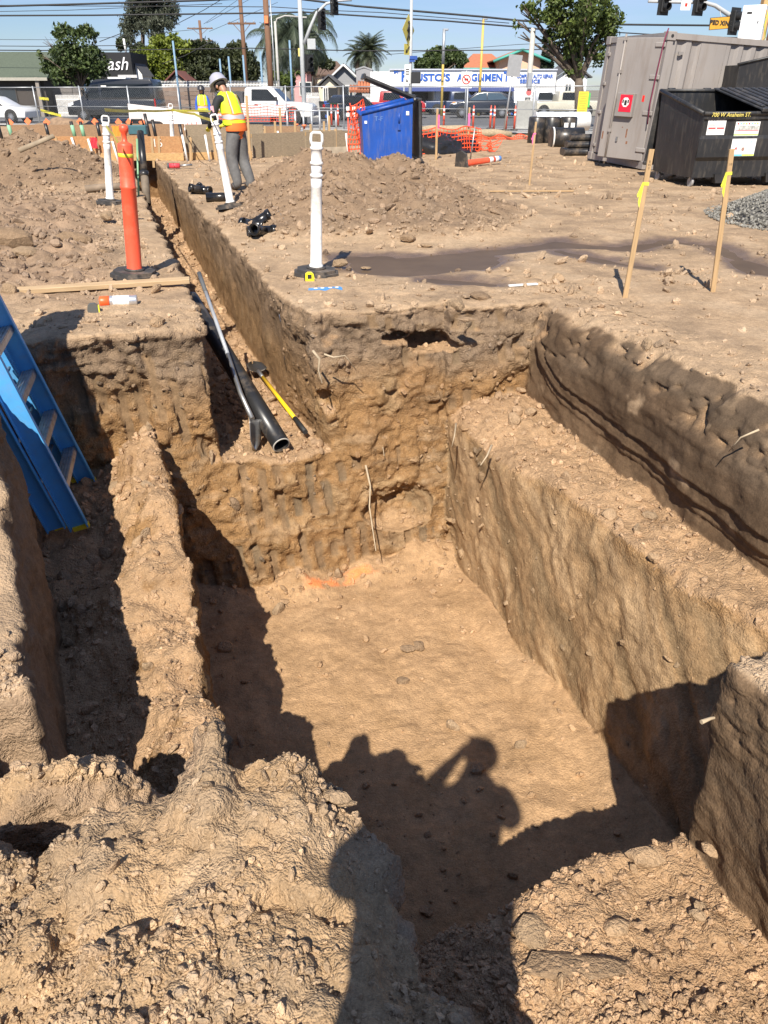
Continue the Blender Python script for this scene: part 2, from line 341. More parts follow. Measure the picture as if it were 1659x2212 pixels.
def vnormals(V, F):
    a = V[F[:, 2]]-V[F[:, 0]]; b = V[F[:, 3 % F.shape[1]]]-V[F[:, 1]]; n = np.cross(a, b) if F.shape[1] == 4 else np.cross(V[F[:, 1]]-V[F[:, 0]], V[F[:, 2]]-V[F[:, 0]])
    N = np.zeros_like(V)
    for q in range(F.shape[1]):
        for c in range(3): N[:, c] += np.bincount(F[:, q], weights=n[:, c], minlength=len(V))
    return N/np.maximum(np.linalg.norm(N, axis=1, keepdims=True), 1e-9)
def mixc(c, t, k): return c*(1-t[:, None])+np.asarray(k, np.float32)[None, :]*t[:, None]
TAN = (.42, .295, .185); OCHRE = (.305, .176, .078); DARK = (.135, .093, .062); FLOORC = (.395, .250, .135); CRUMB = (.43, .278, .158); GREY = (.17, .14, .10); MOIST = (.100, .064, .038); TOPF = (.235, .165, .108); FGC = (.41, .276, .157)
def teeth(w, z):
    """scrape marks of the digging bucket's teeth on the far faces: 0..1"""
    m = np.zeros_like(w)
    for bi, (z0, z1, w0, w1, dens) in enumerate([(-1.97, -1.58, .2, 2.15, .95), (-1.55, -1.2, .5, 1.6, .4), (-1.25, -1.0, -.1, 1.9, .4), (-.80, -.16, -.75, .6, .85), (-.95, -.75, -.1, .6, .6), (-.5, -.22, 1.9, 3.0, .6), (-.16, -.02, 1.6, 2.95, .7), (-.85, -.6, 2.2, 2.98, .6), (-.6, -.35, 1.3, 1.9, .4)]):
        sp = .125; ww = w+.10*(z-z0)+.013*bi; k = np.floor(ww/sp); lx = ww/sp-k
        r1 = (_h(k.astype(np.int64), k.astype(np.int64)*0+bi, k.astype(np.int64)*0, 5)+1)/2; r2 = (_h(k.astype(np.int64), k.astype(np.int64)*0+bi, k.astype(np.int64)*0, 6)+1)/2; r3 = (_h(k.astype(np.int64), k.astype(np.int64)*0+bi, k.astype(np.int64)*0, 7)+1)/2
        a = z0+(z1-z0)*.4*r1; b = z1-(z1-z0)*.45*r2
        on = (r3 < dens)*(w > w0)*(w < w1)*sstep(a-.02, a, z)*sstep(b+.02, b, z)*sstep(.29, .24, np.abs(lx-.5))
        m = np.maximum(m, on)
    return m
def finish(V, F, name, outer=False):
    """crumbly relief, colour by layer, link"""
    u, w, z = V[:, 0].copy(), V[:, 1].copy(), V[:, 2].copy(); N = vnormals(V, F); nu, nw, nz_ = N.T
    x = -SA*u+CA*w; y = CA*u+SA*w
    h = topH(u, w); depth = h-z
    flat = sstep(.45, .75, nz_); wall = 1-flat
    top = flat*sstep(.16, .05, depth)
    n1 = fbm3(u, w, z, 3.0, 4, 101); n2 = fbm3(u, w, z, 14, 3, 111); n3 = fbm3(u, w, z, 6, 3, 121)
    hp = heap_h(x, y); pd = puddle_d(x, y)
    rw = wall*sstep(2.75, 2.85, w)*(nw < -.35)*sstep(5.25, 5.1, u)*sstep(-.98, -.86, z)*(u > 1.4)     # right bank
    lw = wall*sstep(1.9, 2.0, w)*sstep(2.9, 2.8, w)*(nw < -.3)*sstep(-.80, -.95, z)*(u > 1.3)                    # right side of the pit
    fw = wall*(nu < -.4)*(u > 4.7)*(u < 5.9)
    nr = wall*sstep(1.45, 1.5, w)*sstep(1.9, 1.85, w)*(u < 1.6)*(nw < -.3)
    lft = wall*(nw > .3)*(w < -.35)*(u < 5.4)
    C = np.tile(np.asarray(OCHRE, np.float32), (len(V), 1))
    C = mixc(C, sstep(-.2, .6, n1)*.6, (.25, .145, .07)); C = mixc(C, sstep(.25, .9, n3)*.65, (.42, .28, .15))
    C = mixc(C, wall*sstep(.62, .28, depth+.10*n1), TOPF); C = mixc(C, wall*sstep(.35, .1, depth+.1*n3)*sstep(-.1, .5, n2), DARK)
    C = mixc(C, wall*sstep(.10, .0, depth), (.36, .25, .16))
    C = mixc(C, flat*(1-top)*sstep(-1.5, -1.6, z), FLOORC); C = mixc(C, flat*(1-top)*sstep(-1.5, -1.6, z)*sstep(.1, .7, n3)*.5, (.33, .205, .105)); C = mixc(C, flat*(1-top)*sstep(-1.5, -1.6, z)*sstep(.15, .75, fbm2(u, w, 2.3, 4, 261))*.4, (.46, .305, .175))
    C = mixc(C, flat*(1-top)*sstep(-1.6, -1.5, z), CRUMB)
    C = mixc(C, flat*(1-top)*sstep(-1.6, -1.5, z)*sstep(.0, .6, n1)*.5, (.36, .225, .125))
    C = mixc(C, top, TAN); C = mixc(C, top*sstep(.05, .7, n1)*.5, (.32, .225, .145)); C = mixc(C, top*sstep(-.1, -.7, n1)*.4, (.45, .335, .225))
    rgh = top*sstep(.35, -.6, w)*sstep(5.9, 7.5, u)*sstep(16, 12, u); C = mixc(C, rgh*.8, (.29, .20, .135)); C = mixc(C, rgh*sstep(.0, .5, n3)*.7, (.19, .13, .088))
    C = mixc(C, sstep(.02, .14, hp)*top, (.30, .205, .13)); C = mixc(C, sstep(.02, .14, hp)*top*sstep(.1, .6, n3)*.6, (.22, .15, .098))
    C = mixc(C, top*sstep(2.1, 1.9, u)*(w < 1.5), FGC); C = mixc(C, top*sstep(1.95, 1.6, u)*(w < 1.5)*sstep(.1, .7, n3)*.5, (.40, .295, .195))
    C = mixc(C, top*sstep(.40, 1.1, n1+.6*sstep(1.6, 3.4, w)*sstep(5.2, 6.5, u))*.35, (.25, .18, .12))
    wet = sstep(.22, -.02, pd+.06*n3)*top; C = mixc(C, wet*.92, (.12, .078, .052))
    trh = wall*(u > 5.5); C = mixc(C, trh*.55, (.225, .14, .075)); C = mixc(C, trh*sstep(.28, .02, depth), (.27, .185, .115))
    tt = teeth(w, z)*fw; C = mixc(C, tt*.9, (.195, .128, .072)); C = mixc(C, tt*sstep(.1, .5, vn3(w*5, z*3, u*0, 9))*.5, (.14, .11, .073))
    st = fbm3((u+z)*.45, w*.4, (z-u)*2.1, 3.0, 4, 131)                   # smears slanting down the pit's right side
    C = mixc(C, lw, (.315, .202, .106)); C = mixc(C, lw*sstep(.0, .5, st)*.7, (.195, .135, .076)); C = mixc(C, lw*sstep(.1, .6, -st)*.7, (.41, .28, .16))
    cc = z-.42*np.exp(-np.clip(5.2-u, 0, 9)/.33)+.05*(5.2-u)*.35
    rwl = fbm3(u*.6, w, cc*14, 2.0, 3, 141)
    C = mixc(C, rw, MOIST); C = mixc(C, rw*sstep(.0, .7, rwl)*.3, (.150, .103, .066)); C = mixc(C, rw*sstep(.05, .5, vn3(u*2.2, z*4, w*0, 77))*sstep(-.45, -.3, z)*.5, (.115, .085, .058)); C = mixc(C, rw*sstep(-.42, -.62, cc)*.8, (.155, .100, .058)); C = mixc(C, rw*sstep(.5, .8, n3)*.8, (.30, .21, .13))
    C = mixc(C, nr, (.165, .108, .064)); C = mixc(C, nr*sstep(.1, .6, rwl)*.6, (.13, .092, .06))
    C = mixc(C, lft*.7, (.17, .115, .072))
    pa = sstep(.075, .03, np.abs(u-4.90-.10*(w-1.3)+.03*n3))*sstep(.36, .22, np.abs(w-1.27))*(z < -1.7)*sstep(-.5, .35, n2+.3*n1)
    C = mixc(C, pa*.85, (.85, .26, .09))                                    # fluorescent marking paint sprayed on the pit floor
    C *= (1+.10*n2)[:, None]
    crumb = np.full(len(V), .8, np.float32); crumb = crumb*(1-.85*rw)*(1-.72*tt)*(1-.45*lw)*(1-.7*nr)*(1-.6*lft)*(1-.75*wet); crumb = crumb*(1-.4*flat*(z < -1.7)); crumb = crumb*(1-.25*top*sstep(1.5, 2.2, u)*sstep(.1, .02, hp))
    # relief
    big = np.abs(fbm3(u, w, z, 8, 3, 151, .55)); mid = np.abs(vn3(u*26, w*26, z*26, 161)); fine = np.abs(vn3(u*55, w*55, z*55, 163))
    amp = .55+.6*sstep(-.3, .6, n1)
    near_ = sstep(2.4, 1.9, u); A = .024*(big-.35)*amp+.010*(mid-.3)+.006*(fine-.3)
    if u.min() < 6 and not outer:
        cl1 = np.sqrt(np.clip(1-cell3(u, w, z, 13, 201)**2, 0, 1)); cl2 = np.sqrt(np.clip(1-cell3(u, w, z, 30, 211)**2, 0, 1)); msk = sstep(-.25, .35, fbm3(u, w, z, 5, 2, 221)); A = A+.016*cl1*msk+.010*cl2*(.35+.65*msk)-.008
        if u.min() < 1: cl3 = np.sqrt(np.clip(1-cell3(u, w, z, 62, 231)**2, 0, 1)); A = A+.006*cl3; cl0 = np.sqrt(np.clip(1-cell3(u+.02*n2, w, z, 7.0, 281)**2, 0, 1)); A = A+(w < .5)*(z > -.75)*(.045*cl0*sstep(-.15, .4, fbm3(u, w, z, 3, 2, 291))-.012)
    scl = np.ones(len(V)); scl *= 1-.5*top*sstep(.1, .02, hp)*sstep(1.7, 2.3, u); scl *= 1-.92*wet; scl *= 1-.8*rw; scl *= 1-.9*tt; scl *= 1-.62*(flat*(z < -1.7)); scl *= 1-.6*lw; scl *= 1-.75*nr; scl *= 1-.5*lft
    if u.min() > 6 or outer: scl *= np.clip(.6+.3*hp/.2, .6, 1.1)*(1-.9*wet)
    scl = scl+wall*sstep(.45, .1, depth)*.35*(1-rw)+fw*.55*(1-tt)
    lay = fbm3(u*1.2+w*.5, w*3.2, z*15, 1.0, 3, 241); A = A+fw*(1-tt)*(.014*np.clip(lay, -.6, .8)*(.3+.7*sstep(.6, .2, depth))+.010*np.clip(fbm3(u, w, z, 11, 2, 251), -.5, 1))
    C = mixc(C, fw*(1-tt)*sstep(.25, .75, lay)*.5, (.36, .25, .15))
    D = N*(A*scl)[:, None]
    D -= N*(.026*tt)[:, None]
    # ledges left by the bucket lip on the right bank
    led = np.zeros(len(V))
    for c0, a_ in ((-.50, .030), (-.60, .034), (-.665, .018)): led += a_*sstep(c0-.006, c0+.006, cc+.01*vn2(u*3, u*0, 17))
    fine_l = .0012*np.sin(cc*2*math.pi/.034+2*rwl)+.0022*rwl
    D[:, 1] += rw*(-.8*led+fine_l)*sstep(-.02, -.1, z)+nr*(.003*rwl)
    D -= N*(lw*.013*np.clip(st, -1, 1))[:, None]
    V = V+D
    P = np.stack([-SA*V[:, 0]+CA*V[:, 1], CA*V[:, 0]+SA*V[:, 1], V[:, 2]], 1)
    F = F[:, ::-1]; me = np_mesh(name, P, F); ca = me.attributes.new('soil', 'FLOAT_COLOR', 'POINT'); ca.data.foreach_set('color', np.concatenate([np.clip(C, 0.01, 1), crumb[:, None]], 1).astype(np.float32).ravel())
    wa = me.attributes.new('wet', 'FLOAT', 'POINT'); wa.data.foreach_set('value', np.clip(wet+.12*rw, 0, 1).astype(np.float32))
    o = link(name, me, SOIL); o['kind'] = 'structure'
    return o, P, F, C, flat
def axis(knots):
    """graded coordinates from (position, step) knots"""
    out = [knots[0][0]]
    while out[-1] < knots[-1][0]:
        out.append(out[-1]+np.interp(out[-1], [k[0] for k in knots], [k[1] for k in knots]))
    return np.array(out)
W0, W1, U0 = -1.5, 3.6, -.9
UA, UB, UC = 1.95, 6.2, 20.8
q = axis([(U0, .03), (.2, .02), (.5, .010), (UA+.03, .0105)]); wa = axis([(W0, .03), (-.9, .014), (-.5, .010), (1.8, .010), (2.0, .03), (W1, .04)]); za = np.arange(-2.16, .16, .012)
GA = surface_nets(dig_field(q, wa, za), q, wa, za)
qb = axis([(UA, .0135), (4.0, .016), (5.6, .018), (UB+.04, .024)]); wb_ = axis([(W0, .03), (-.8, .016), (3.2, .0165), (W1, .025)]); zb = np.arange(-2.16, .16, .0145)
GB = surface_nets(dig_field(qb, wb_, zb), qb, wb_, zb)
qc = axis([(UB, .024), (9, .03), (14, .05), (UC, .07)]); WC0, WC1 = -.1, 1.9; wc = np.arange(WC0, WC1, .02); zc = np.arange(-1.2, .5, .022)
GC = surface_nets(dig_field(qc, wc, zc), qc, wc, zc)
terr = [finish(*GA, 'ground'), finish(*GB, 'excavated_ground'), finish(*GC, 'trenched_ground')]
# undug ground around, as rings about the site, coarser with distance
th = np.concatenate([np.linspace(-180, -48, 60)[:-1], np.linspace(-48, 48, 620), np.linspace(48, 180, 60)[1:]])*math.pi/180
rr = axis([(1.0, .03), (3, .03), (8, .035), (14, .06), (25, .25), (40, .8), (62, 2)])
RR, TH = np.meshgrid(rr, th, indexing='ij'); X = RR*np.sin(TH); Y = RR*np.cos(TH); Ug, Wg = xy_uw(X, Y); Hg = topH(Ug.astype(np.float32), Wg.astype(np.float32))
Vo = np.stack([Ug.ravel(), Wg.ravel(), Hg.ravel()], 1).astype(np.float64)
n1_, n2_ = RR.shape; I = np.arange(n1_*n2_).reshape(n1_, n2_); Fo = np.stack([I[:-1, :-1], I[:-1, 1:], I[1:, 1:], I[1:, :-1]], -1).reshape(-1, 4)[:, ::-1]
cu, cw = Vo[Fo, 0].mean(1), Vo[Fo, 1].mean(1); mg = .035
inA = (cu > U0+mg) & (cu < UB) & (cw > W0+mg) & (cw < W1-mg); inC = (cu >= UB-.05) & (cu < UC-.08) & (cw > WC0+mg) & (cw < WC1-mg)
Fo = Fo[~(inA | inC)]; use = np.unique(Fo); rem = np.full(len(Vo), -1); rem[use] = np.arange(len(use)); Vo = Vo[use]; Fo = rem[Fo]
terr.append(finish(Vo, Fo, 'yard_ground', True))
# far land out to the horizon
fv = []; ff = []
for r_, z_ in ((58, -.62), (150, -.8), (1500, -1.0)):
    for k in range(72): a_ = 2*math.pi*k/72; fv.append((r_*math.sin(a_), r_*math.cos(a_), z_))
for i in range(2):
    for k in range(72): ff.append((i*72+k, i*72+(k+1) % 72, (i+1)*72+(k+1) % 72, (i+1)*72+k)[::-1])
fl_ = MB().add(fv, ff).build('distant_land', mat('distant_land', (.20, .18, .14), .95, var=.3, vscale=.05)); tag(fl_, kind='structure')

# ------------------------------------------------------------------ clods, crumbs and pebbles
def ico(sub):
    bm = bmesh.new(); bmesh.ops.create_icosphere(bm, subdivisions=sub, radius=1); bm.verts.index_update()
    V = np.array([v.co[:] for v in bm.verts]); F = np.array([[v.index for v in f.verts] for f in bm.faces]); bm.free(); return V, F
ICO1, ICO2 = ico(1), ico(2)
def rock(base, seed, rough=.32):
    V, F = base; n = vn3(V[:, 0]*1.1+seed*7.3, V[:, 1]*1.1+seed*3.1, V[:, 2]*1.1, 3)+.5*vn3(V[:, 0]*2.6+seed, V[:, 1]*2.6, V[:, 2]*2.6+seed*2, 5)
    q = V*(1+rough*n)[:, None]
    for _ in range(3):                                   # broken flat faces
        d = np.random.default_rng(int(seed*13+_)).normal(size=3); d /= np.linalg.norm(d); s_ = q@d; q = q-np.outer(np.maximum(s_-.62, 0)*.85, d)
    return q*np.array([1, .75+.25*math.sin(seed*5), .55+.2*math.cos(seed*3)])
ROCK1 = [rock(ICO1, s+.5) for s in range(24)]; ROCK2 = [rock(ICO2, s+.7) for s in range(24)]
def scatter_points(P, F, n, weight):
    T = np.concatenate([F[:, [0, 1, 2]], F[:, [0, 2, 3]]]); a, b, c = P[T[:, 0]], P[T[:, 1]], P[T[:, 2]]
    cr = np.cross(b-a, c-a); ar = np.linalg.norm(cr, axis=1)/2; nn = cr/np.maximum(2*ar[:, None], 1e-12); ce = (a+b+c)/3
    wt_ = ar*weight(ce, FLall[T].mean(1)); wt_ /= wt_.sum(); k = rng.choice(len(T), n, p=wt_)
    r1 = np.sqrt(rng.random(n))[:, None]; r2 = rng.random(n)[:, None]
    return a[k]*(1-r1)+b[k]*(r1*(1-r2))+c[k]*(r1*r2), nn[k], T[k, 0]
def rand_rot(n):
    q = rng.normal(size=(n, 4)); q /= np.linalg.norm(q, axis=1, keepdims=True); w, x, y, z = q.T
    return np.stack([1-2*(y*y+z*z), 2*(x*y-z*w), 2*(x*z+y*w), 2*(x*y+z*w), 1-2*(x*x+z*z), 2*(y*z-x*w), 2*(x*z-y*w), 2*(y*z+x*w), 1-2*(x*x+y*y)], 1).reshape(n, 3, 3)
def clods_mesh(name, pts, size, colr, base_list, F0, m, sink=.25, crumb=.7):
    n = len(pts); k = rng.integers(0, len(base_list), n); B = np.stack([base_list[i] for i in range(len(base_list))])[k]
    V = np.einsum('nij,nvj->nvi', rand_rot(n), B)*size[:, None, None]+pts[:, None, :]; V[:, :, 2] += (size*(.5-sink))[:, None]
    nv = B.shape[1]; F = (F0[None]+(np.arange(n)*nv)[:, None, None]).reshape(-1, 3)
    me = np_mesh(name, V.reshape(-1, 3), F, smooth=False)
    ca = me.attributes.new('soil', 'FLOAT_COLOR', 'POINT'); cl = np.repeat(np.concatenate([colr, np.full((n, 1), crumb)], 1), nv, 0).astype(np.float32); ca.data.foreach_set('color', cl.ravel())
    return link(name, me, m)
def uwz(P): return -SA*P[:, 0]+CA*P[:, 1], CA*P[:, 0]+SA*P[:, 1], P[:, 2]
def w_clod(ce, nn):
    u, w, z = uwz(ce); up = sstep(.2, .6, nn)
    x, y = ce[:, 0], ce[:, 1]; hp = heap_h(x, y)
    d = .35+0*u
    d = np.where((z < -.4) & (z > -1.4), 4.0, d)                              # benches and ridge
    d = np.where((u < 1.9) & (z > -.7), 3.2, d); d = np.where((u < 1.7) & (w > .4) & (z < -.5), 4.0, d)
    d = np.where(z < -1.7, .5, d); d = np.where((u > 6.5) & (w < .3), 2.2, d); d = np.where(hp > .04, 3.0, d)
    d = np.where((z < -1.6) & (u > 4.7), 2.2, d); d = np.where((z > -.1) & (np.abs(u-5.6) < .35), 1.2, d); d = np.where((z > -.1) & (np.abs(w-3.2) < .3) & (u < 5.6), 1.4, d)
    d = d*np.clip(.35+1.3*(fbm3(u, w, z, 2.2, 2, 171)*.5+.5), .1, 2)*sstep(-.05, .1, puddle_d(x, y))*np.clip(1.6/np.hypot(x, y), .06, 1)**.55*(y > .3)*(y < 22)*(np.abs(x) < 9)
    return d*up+.28*(1-up)*(u > 4.4)*(u < 6.5)*(z < -.03)*(w < 2.9)+.12*(1-up)*(u < 4.4)*(z < -.03)*(w > 1.9)*(w < 2.7)
def w_near(ce, nn):
    u, w, z = uwz(ce); return sstep(.0, .3, nn)*(u < 2.4)*(u > .3)*(z > -1.4)*(w > -.8)*(w < 1.75)*np.where((w > .4) & (z < -.4), 1.5, 1.0)*(.12+1.8*sstep(-.1, .55, fbm3(u, w, z, 3.2, 3, 173)))
FLall = np.concatenate([t_[4] for t_ in terr]); Pall = np.concatenate([t_[1] for t_ in terr]); Call = np.concatenate([t_[3] for t_ in terr]); off = np.cumsum([0]+[len(t_[1]) for t_ in terr[:-1]]); Fall = np.concatenate([t_[2]+o_ for t_, o_ in zip(terr, off)])
pts, nn_, vi = scatter_points(Pall, Fall, 34000, w_clod); dist = np.linalg.norm(pts-np.array([0, 0, CAMH]), axis=1)
sz = (.0045+.007*rng.pareto(2.6, len(pts)).clip(0, 2.2))*np.clip(dist/3.0, .7, 2.4)
cl = Call[vi]*(.85+.4*rng.random((len(pts), 1)))+.03
pn, _, vn_ = scatter_points(Pall, Fall, 20000, w_near); sn = .0028+.0032*rng.pareto(1.9, len(pn)).clip(0, 4); pts = np.concatenate([pts, pn]); sz = np.concatenate([sz, sn]); cl = np.concatenate([cl, Call[vn_]*(.8+.5*rng.random((len(pn), 1)))+.03])
tag(clods_mesh('soil_crumbs', pts, sz, cl, ROCK1, ICO1[1], SOIL), 'loose tan soil crumbs and pebbles strewn over the dug ground', 'soil', kind='stuff')
pts, nn_, vi = scatter_points(Pall, Fall, 4200, w_clod); dist = np.linalg.norm(pts-np.array([0, 0, CAMH]), axis=1)
sz = (.012+.012*rng.pareto(2.2, len(pts)).clip(0, 2.0))*np.clip(dist/3.2, .6, 2.2)
pn, _, vn_ = scatter_points(Pall, Fall, 1100, w_near); pts = np.concatenate([pts, pn]); vi = np.concatenate([vi, vn_]); sz = np.concatenate([sz, .008+.007*rng.pareto(2.0, len(pn)).clip(0, 2.6)]); dist = np.linalg.norm(pts-np.array([0, 0, CAMH]), axis=1)
big = np.argsort(-sz/dist)[:255]; sm = np.setdiff1d(np.arange(len(pts)), big)
tag(clods_mesh('soil_lumps', pts[sm], sz[sm], Call[vi][sm]*(.85+.35*rng.random((len(sm), 1)))+.02, ROCK2, ICO2[1], SOIL), 'fist-sized and smaller soil lumps scattered over benches and heaps', 'soil', kind='stuff')
# the lumps that show largest: pieces of the ground, one object each
def clod_mat(i, c):
    m = SOIL.copy(); m.name = 'soil_clod_%d' % i; t = m.node_tree; at = [n for n in t.nodes if n.type == 'ATTRIBUTE' and n.attribute_name == 'soil'][0]
    v = t.nodes.new('ShaderNodeRGB'); v.outputs[0].default_value = (*c, 1)
    for l in list(at.outputs['Color'].links): t.links.new(v.outputs[0], l.to_socket)
    a = t.nodes.new('ShaderNodeValue'); a.outputs[0].default_value = .7
    for l in list(at.outputs['Alpha'].links): t.links.new(a.outputs[0], l.to_socket)
    return m
CM = [clod_mat(0, (.34, .24, .15)), clod_mat(1, (.41, .28, .17)), clod_mat(2, (.27, .185, .115))]
CMESH = {}
for k in range(24):
    for j in range(3):
        me = np_mesh('soil_clod', ROCK2[k], ICO2[1], smooth=False); me.materials.append(CM[j]); CMESH[k, j] = me
gnd = terr[0][0]
for i in big:
    c = Call[vi[i]].mean(); j = 2 if c < .2 else (0 if c < .27 else 1)
    o = bpy.data.objects.new('soil_clod', CMESH[int(rng.integers(24)), j]); col.objects.link(o); o.parent = gnd
    s_ = float(sz[i]); o.location = (pts[i][0], pts[i][1], pts[i][2]+s_*.2); o.scale = (s_*1.0, s_*.95, s_*.9); o.rotation_euler = tuple(rng.random(3)*6)
# hand-placed larger clods that the photograph shows on the foreground heap and rim
def clod_at(px, py, z, s, k, j=0, sc3=(1, 1, .8), rot=(0, 0, 0)):
    p = atz(px, py, z); o = bpy.data.objects.new('soil_clod', CMESH[k % 24, j]); col.objects.link(o); o.parent = gnd; o.location = p; o.scale = tuple(s*q for q in sc3); o.rotation_euler = rot
for a_ in [(728, 1722, -.07, .034, 3), (745, 1735, -.09, .026, 9), (702, 1742, -.1, .03, 5), (712, 1718, -.07, .022, 2), (655, 1700, -.06, .03, 14), (405, 1750, -.42, .05, 7, 2), (480, 1700, -.45, .065, 8, 2), (500, 1715, -.4, .06, 21, 2), (440, 1735, -.45, .04, 20, 0), (230, 1770, -.3, .035, 10, 0), (310, 1880, -.3, .06, 22, 0), (350, 1870, -.3, .045, 1, 0), (60, 1925, -.17, .045, 9), (330, 1535, -.92, .045, 4, 1), (625, 1692, -.08, .028, 6), (1040, 640, .02, .10, 11, 2), (985, 655, .02, .085, 12, 0), (1010, 690, -.02, .07, 13, 2), (735, 567, .05, .075, 14, 0), (790, 578, .0, .05, 15), (905, 1395, -1.98, .05, 16, 2), (880, 1400, -1.98, .055, 17, 2),
           (870, 1470, -1.98, .05, 18, 2), (1000, 500, .05, .11, 22, 2), (920, 530, .02, .07, 23), (880, 515, .05, .09, 10, 2), (1545, 1835, -.85, .06, 0, 1), (1390, 1850, -.9, .07, 3, 1), (1330, 2000, -.9, .05, 5, 1), (1150, 2020, -.9, .06, 6, 0), (1240, 2090, -.88, .12, 7, 2, (1.6, .5, .4)), (1060, 505, .0, .1, 9, 2), (160, 520, .05, .22, 4, 2), (30, 525, .08, .28, 8, 2), (60, 545, .05, .16, 11, 0), (230, 465, .1, .1, 12, 0), (280, 455, .1, .12, 13, 0), (220, 545, .03, .1, 2, 2)]:
    clod_at(*a_)

# puddle of muddy water by the heap
pq = [atz(720, 520, -.014), atz(1720, 500, -.014), atz(1900, 640, -.014), atz(700, 625, -.014)]
gx, gy = np.meshgrid(np.linspace(-1.0, 6.2, 120), np.linspace(4.8, 10.2, 100), indexing='ij'); kp = puddle_d(gx.astype(np.float32), gy.astype(np.float32)) < .06
I2 = np.arange(gx.size).reshape(gx.shape); Fp = np.stack([I2[:-1, :-1], I2[1:, :-1], I2[1:, 1:], I2[:-1, 1:]], -1); Fp = Fp[kp[:-1, :-1] | kp[1:, 1:]]
use = np.unique(Fp); rem = np.full(gx.size, -1); rem[use] = np.arange(len(use))
pm = mat('muddy_water', (.105, .072, .047), .42, var=.2, vscale=3.0, bump=.12, bscale=14, spec=.07)
o = link('puddle', np_mesh('puddle', np.stack([gx.ravel()[use], gy.ravel()[use], np.full(len(use), -.023)], 1), rem[Fp]), pm); tag(o, kind='structure')

# pile of grey crushed stone at the right edge
gc = Vector((6.05, 10.3, 0)); GR, GH = 1.75, .78
gp = MB().lathe([(GR, -.05), (GR*.7, GH*.30), (GR*.4, GH*.64), (GR*.15, GH*.9), (.05, GH*.97)], 40, Matrix.Translation(gc)).build('gravel_pile', mat('gravel_core', (.20, .19, .17), .95, var=.35, vscale=45, bump=.9, bscale=40)); tag(gp, 'pile of pale grey crushed stone at the right edge of the yard', 'gravel pile', kind='stuff')
n = 9000; a_ = rng.random(n)*2*math.pi; r_ = GR*1.06*np.sqrt(rng.random(n)); zz = np.clip(GH*(1-r_/GR), 0, 9)+.0
gpts = np.stack([gc.x+r_*np.cos(a_), gc.y+r_*np.sin(a_), zz], 1); gcol = np.tile(np.array([.30, .295, .275]), (n, 1))*np.array([.82, .80, .76])*(.5+.8*rng.random((n, 1)))
st = clods_mesh('crushed_stone', gpts, .013+.012*rng.random(n), gcol, ROCK1, ICO1[1], SOIL, .3, .3); st.parent = gp; st['kind'] = 'stuff'; 
# ================================================================== things in and around the dig
def text_obj(name, s, size, m, parent, loc, rot, align='CENTER', ext=.002, shear=0.0, sx=1.0, bold=0.0):
    cu_ = bpy.data.curves.new(name, 'FONT'); cu_.body = s; cu_.size = size; cu_.align_x = align; cu_.align_y = 'CENTER'; cu_.extrude = ext; cu_.offset = bold*size; cu_.shear = shear; cu_.resolution_u = 3
    t = bpy.data.objects.new(name, cu_); me = bpy.data.meshes.new_from_object(t); bpy.data.objects.remove(t); bpy.data.curves.remove(cu_)
    o = link(name, me, m, parent, loc, rot); o.scale = (sx, 1, 1); return o
WHITEPL = mat('white_plastic', (.80, .79, .76), .45, var=.05, vscale=14, dirt=(.45, .36, .27), dscale=9, damt=.7)
ORANGEPL = mat('orange_plastic', (.82, .10, .045), .42, var=.08, vscale=9, dirt=(.5, .25, .16), dscale=6, damt=.4)
RUBBER = mat('black_rubber', (.045, .042, .040), .75, var=.25, vscale=12, dirt=(.28, .21, .15), dscale=5, damt=.75, bump=.2)
REFLECT = mat('reflective_sleeve', (.72, .73, .74), .3, var=.06)
BLKPIPE = mat('black_pipe_plastic', (.020, .020, .021), .35, var=.2, dirt=(.26, .20, .14), dscale=5, damt=.5)
BLKNEW = mat('glossy_black_plastic', (.012, .012, .013), .22, var=.2, dirt=(.2, .15, .1), dscale=8, damt=.2)
WOOD = mat('stake_wood', (.41, .27, .135), .7, var=.22, vscale=6, stretch=(9, 9, .8), bump=.15, bscale=40)
WOODP = mat('pale_lumber', (.44, .31, .175), .7, var=.18, vscale=5, stretch=(.8, 9, 9), bump=.15, bscale=40)
TAPEY = mat('caution_tape_yellow', (.70, .62, .05), .4, var=.08)
BLACKINK = mat('black_ink', (.02, .02, .02), .6)
PINK = mat('pink_ribbon', (.95, .16, .36), .5)
YRIB = mat('yellow_ribbon', (.72, .68, .06), .5)
STEEL = mat('worn_steel', (.45, .45, .44), .42, metal=.85, var=.15, dirt=(.3, .23, .16), dscale=9, damt=.5)
GALV = mat('galvanised_steel', (.42, .44, .46), .45, metal=.6, var=.12)
REDPL = mat('red_plastic', (.75, .03, .02), .35)
OCT = [(.21*math.cos(R(22.5+45*k)), .21*math.sin(R(22.5+45*k))) for k in range(8)]
def rubber_base(parent, th=.055, s=1.0):
    MB().prism([(x*s, y*s) for x, y in OCT], th*.55).prism([(x*s*.86, y*s*.86) for x, y in OCT], th*.45, Matrix.Translation((0, 0, th*.55))).lathe([(.085*s, 0), (.085*s, .012), (.06*s, .018)], 20, Matrix.Translation((0, 0, th+.0005))).build('rubber_base', RUBBER, parent)
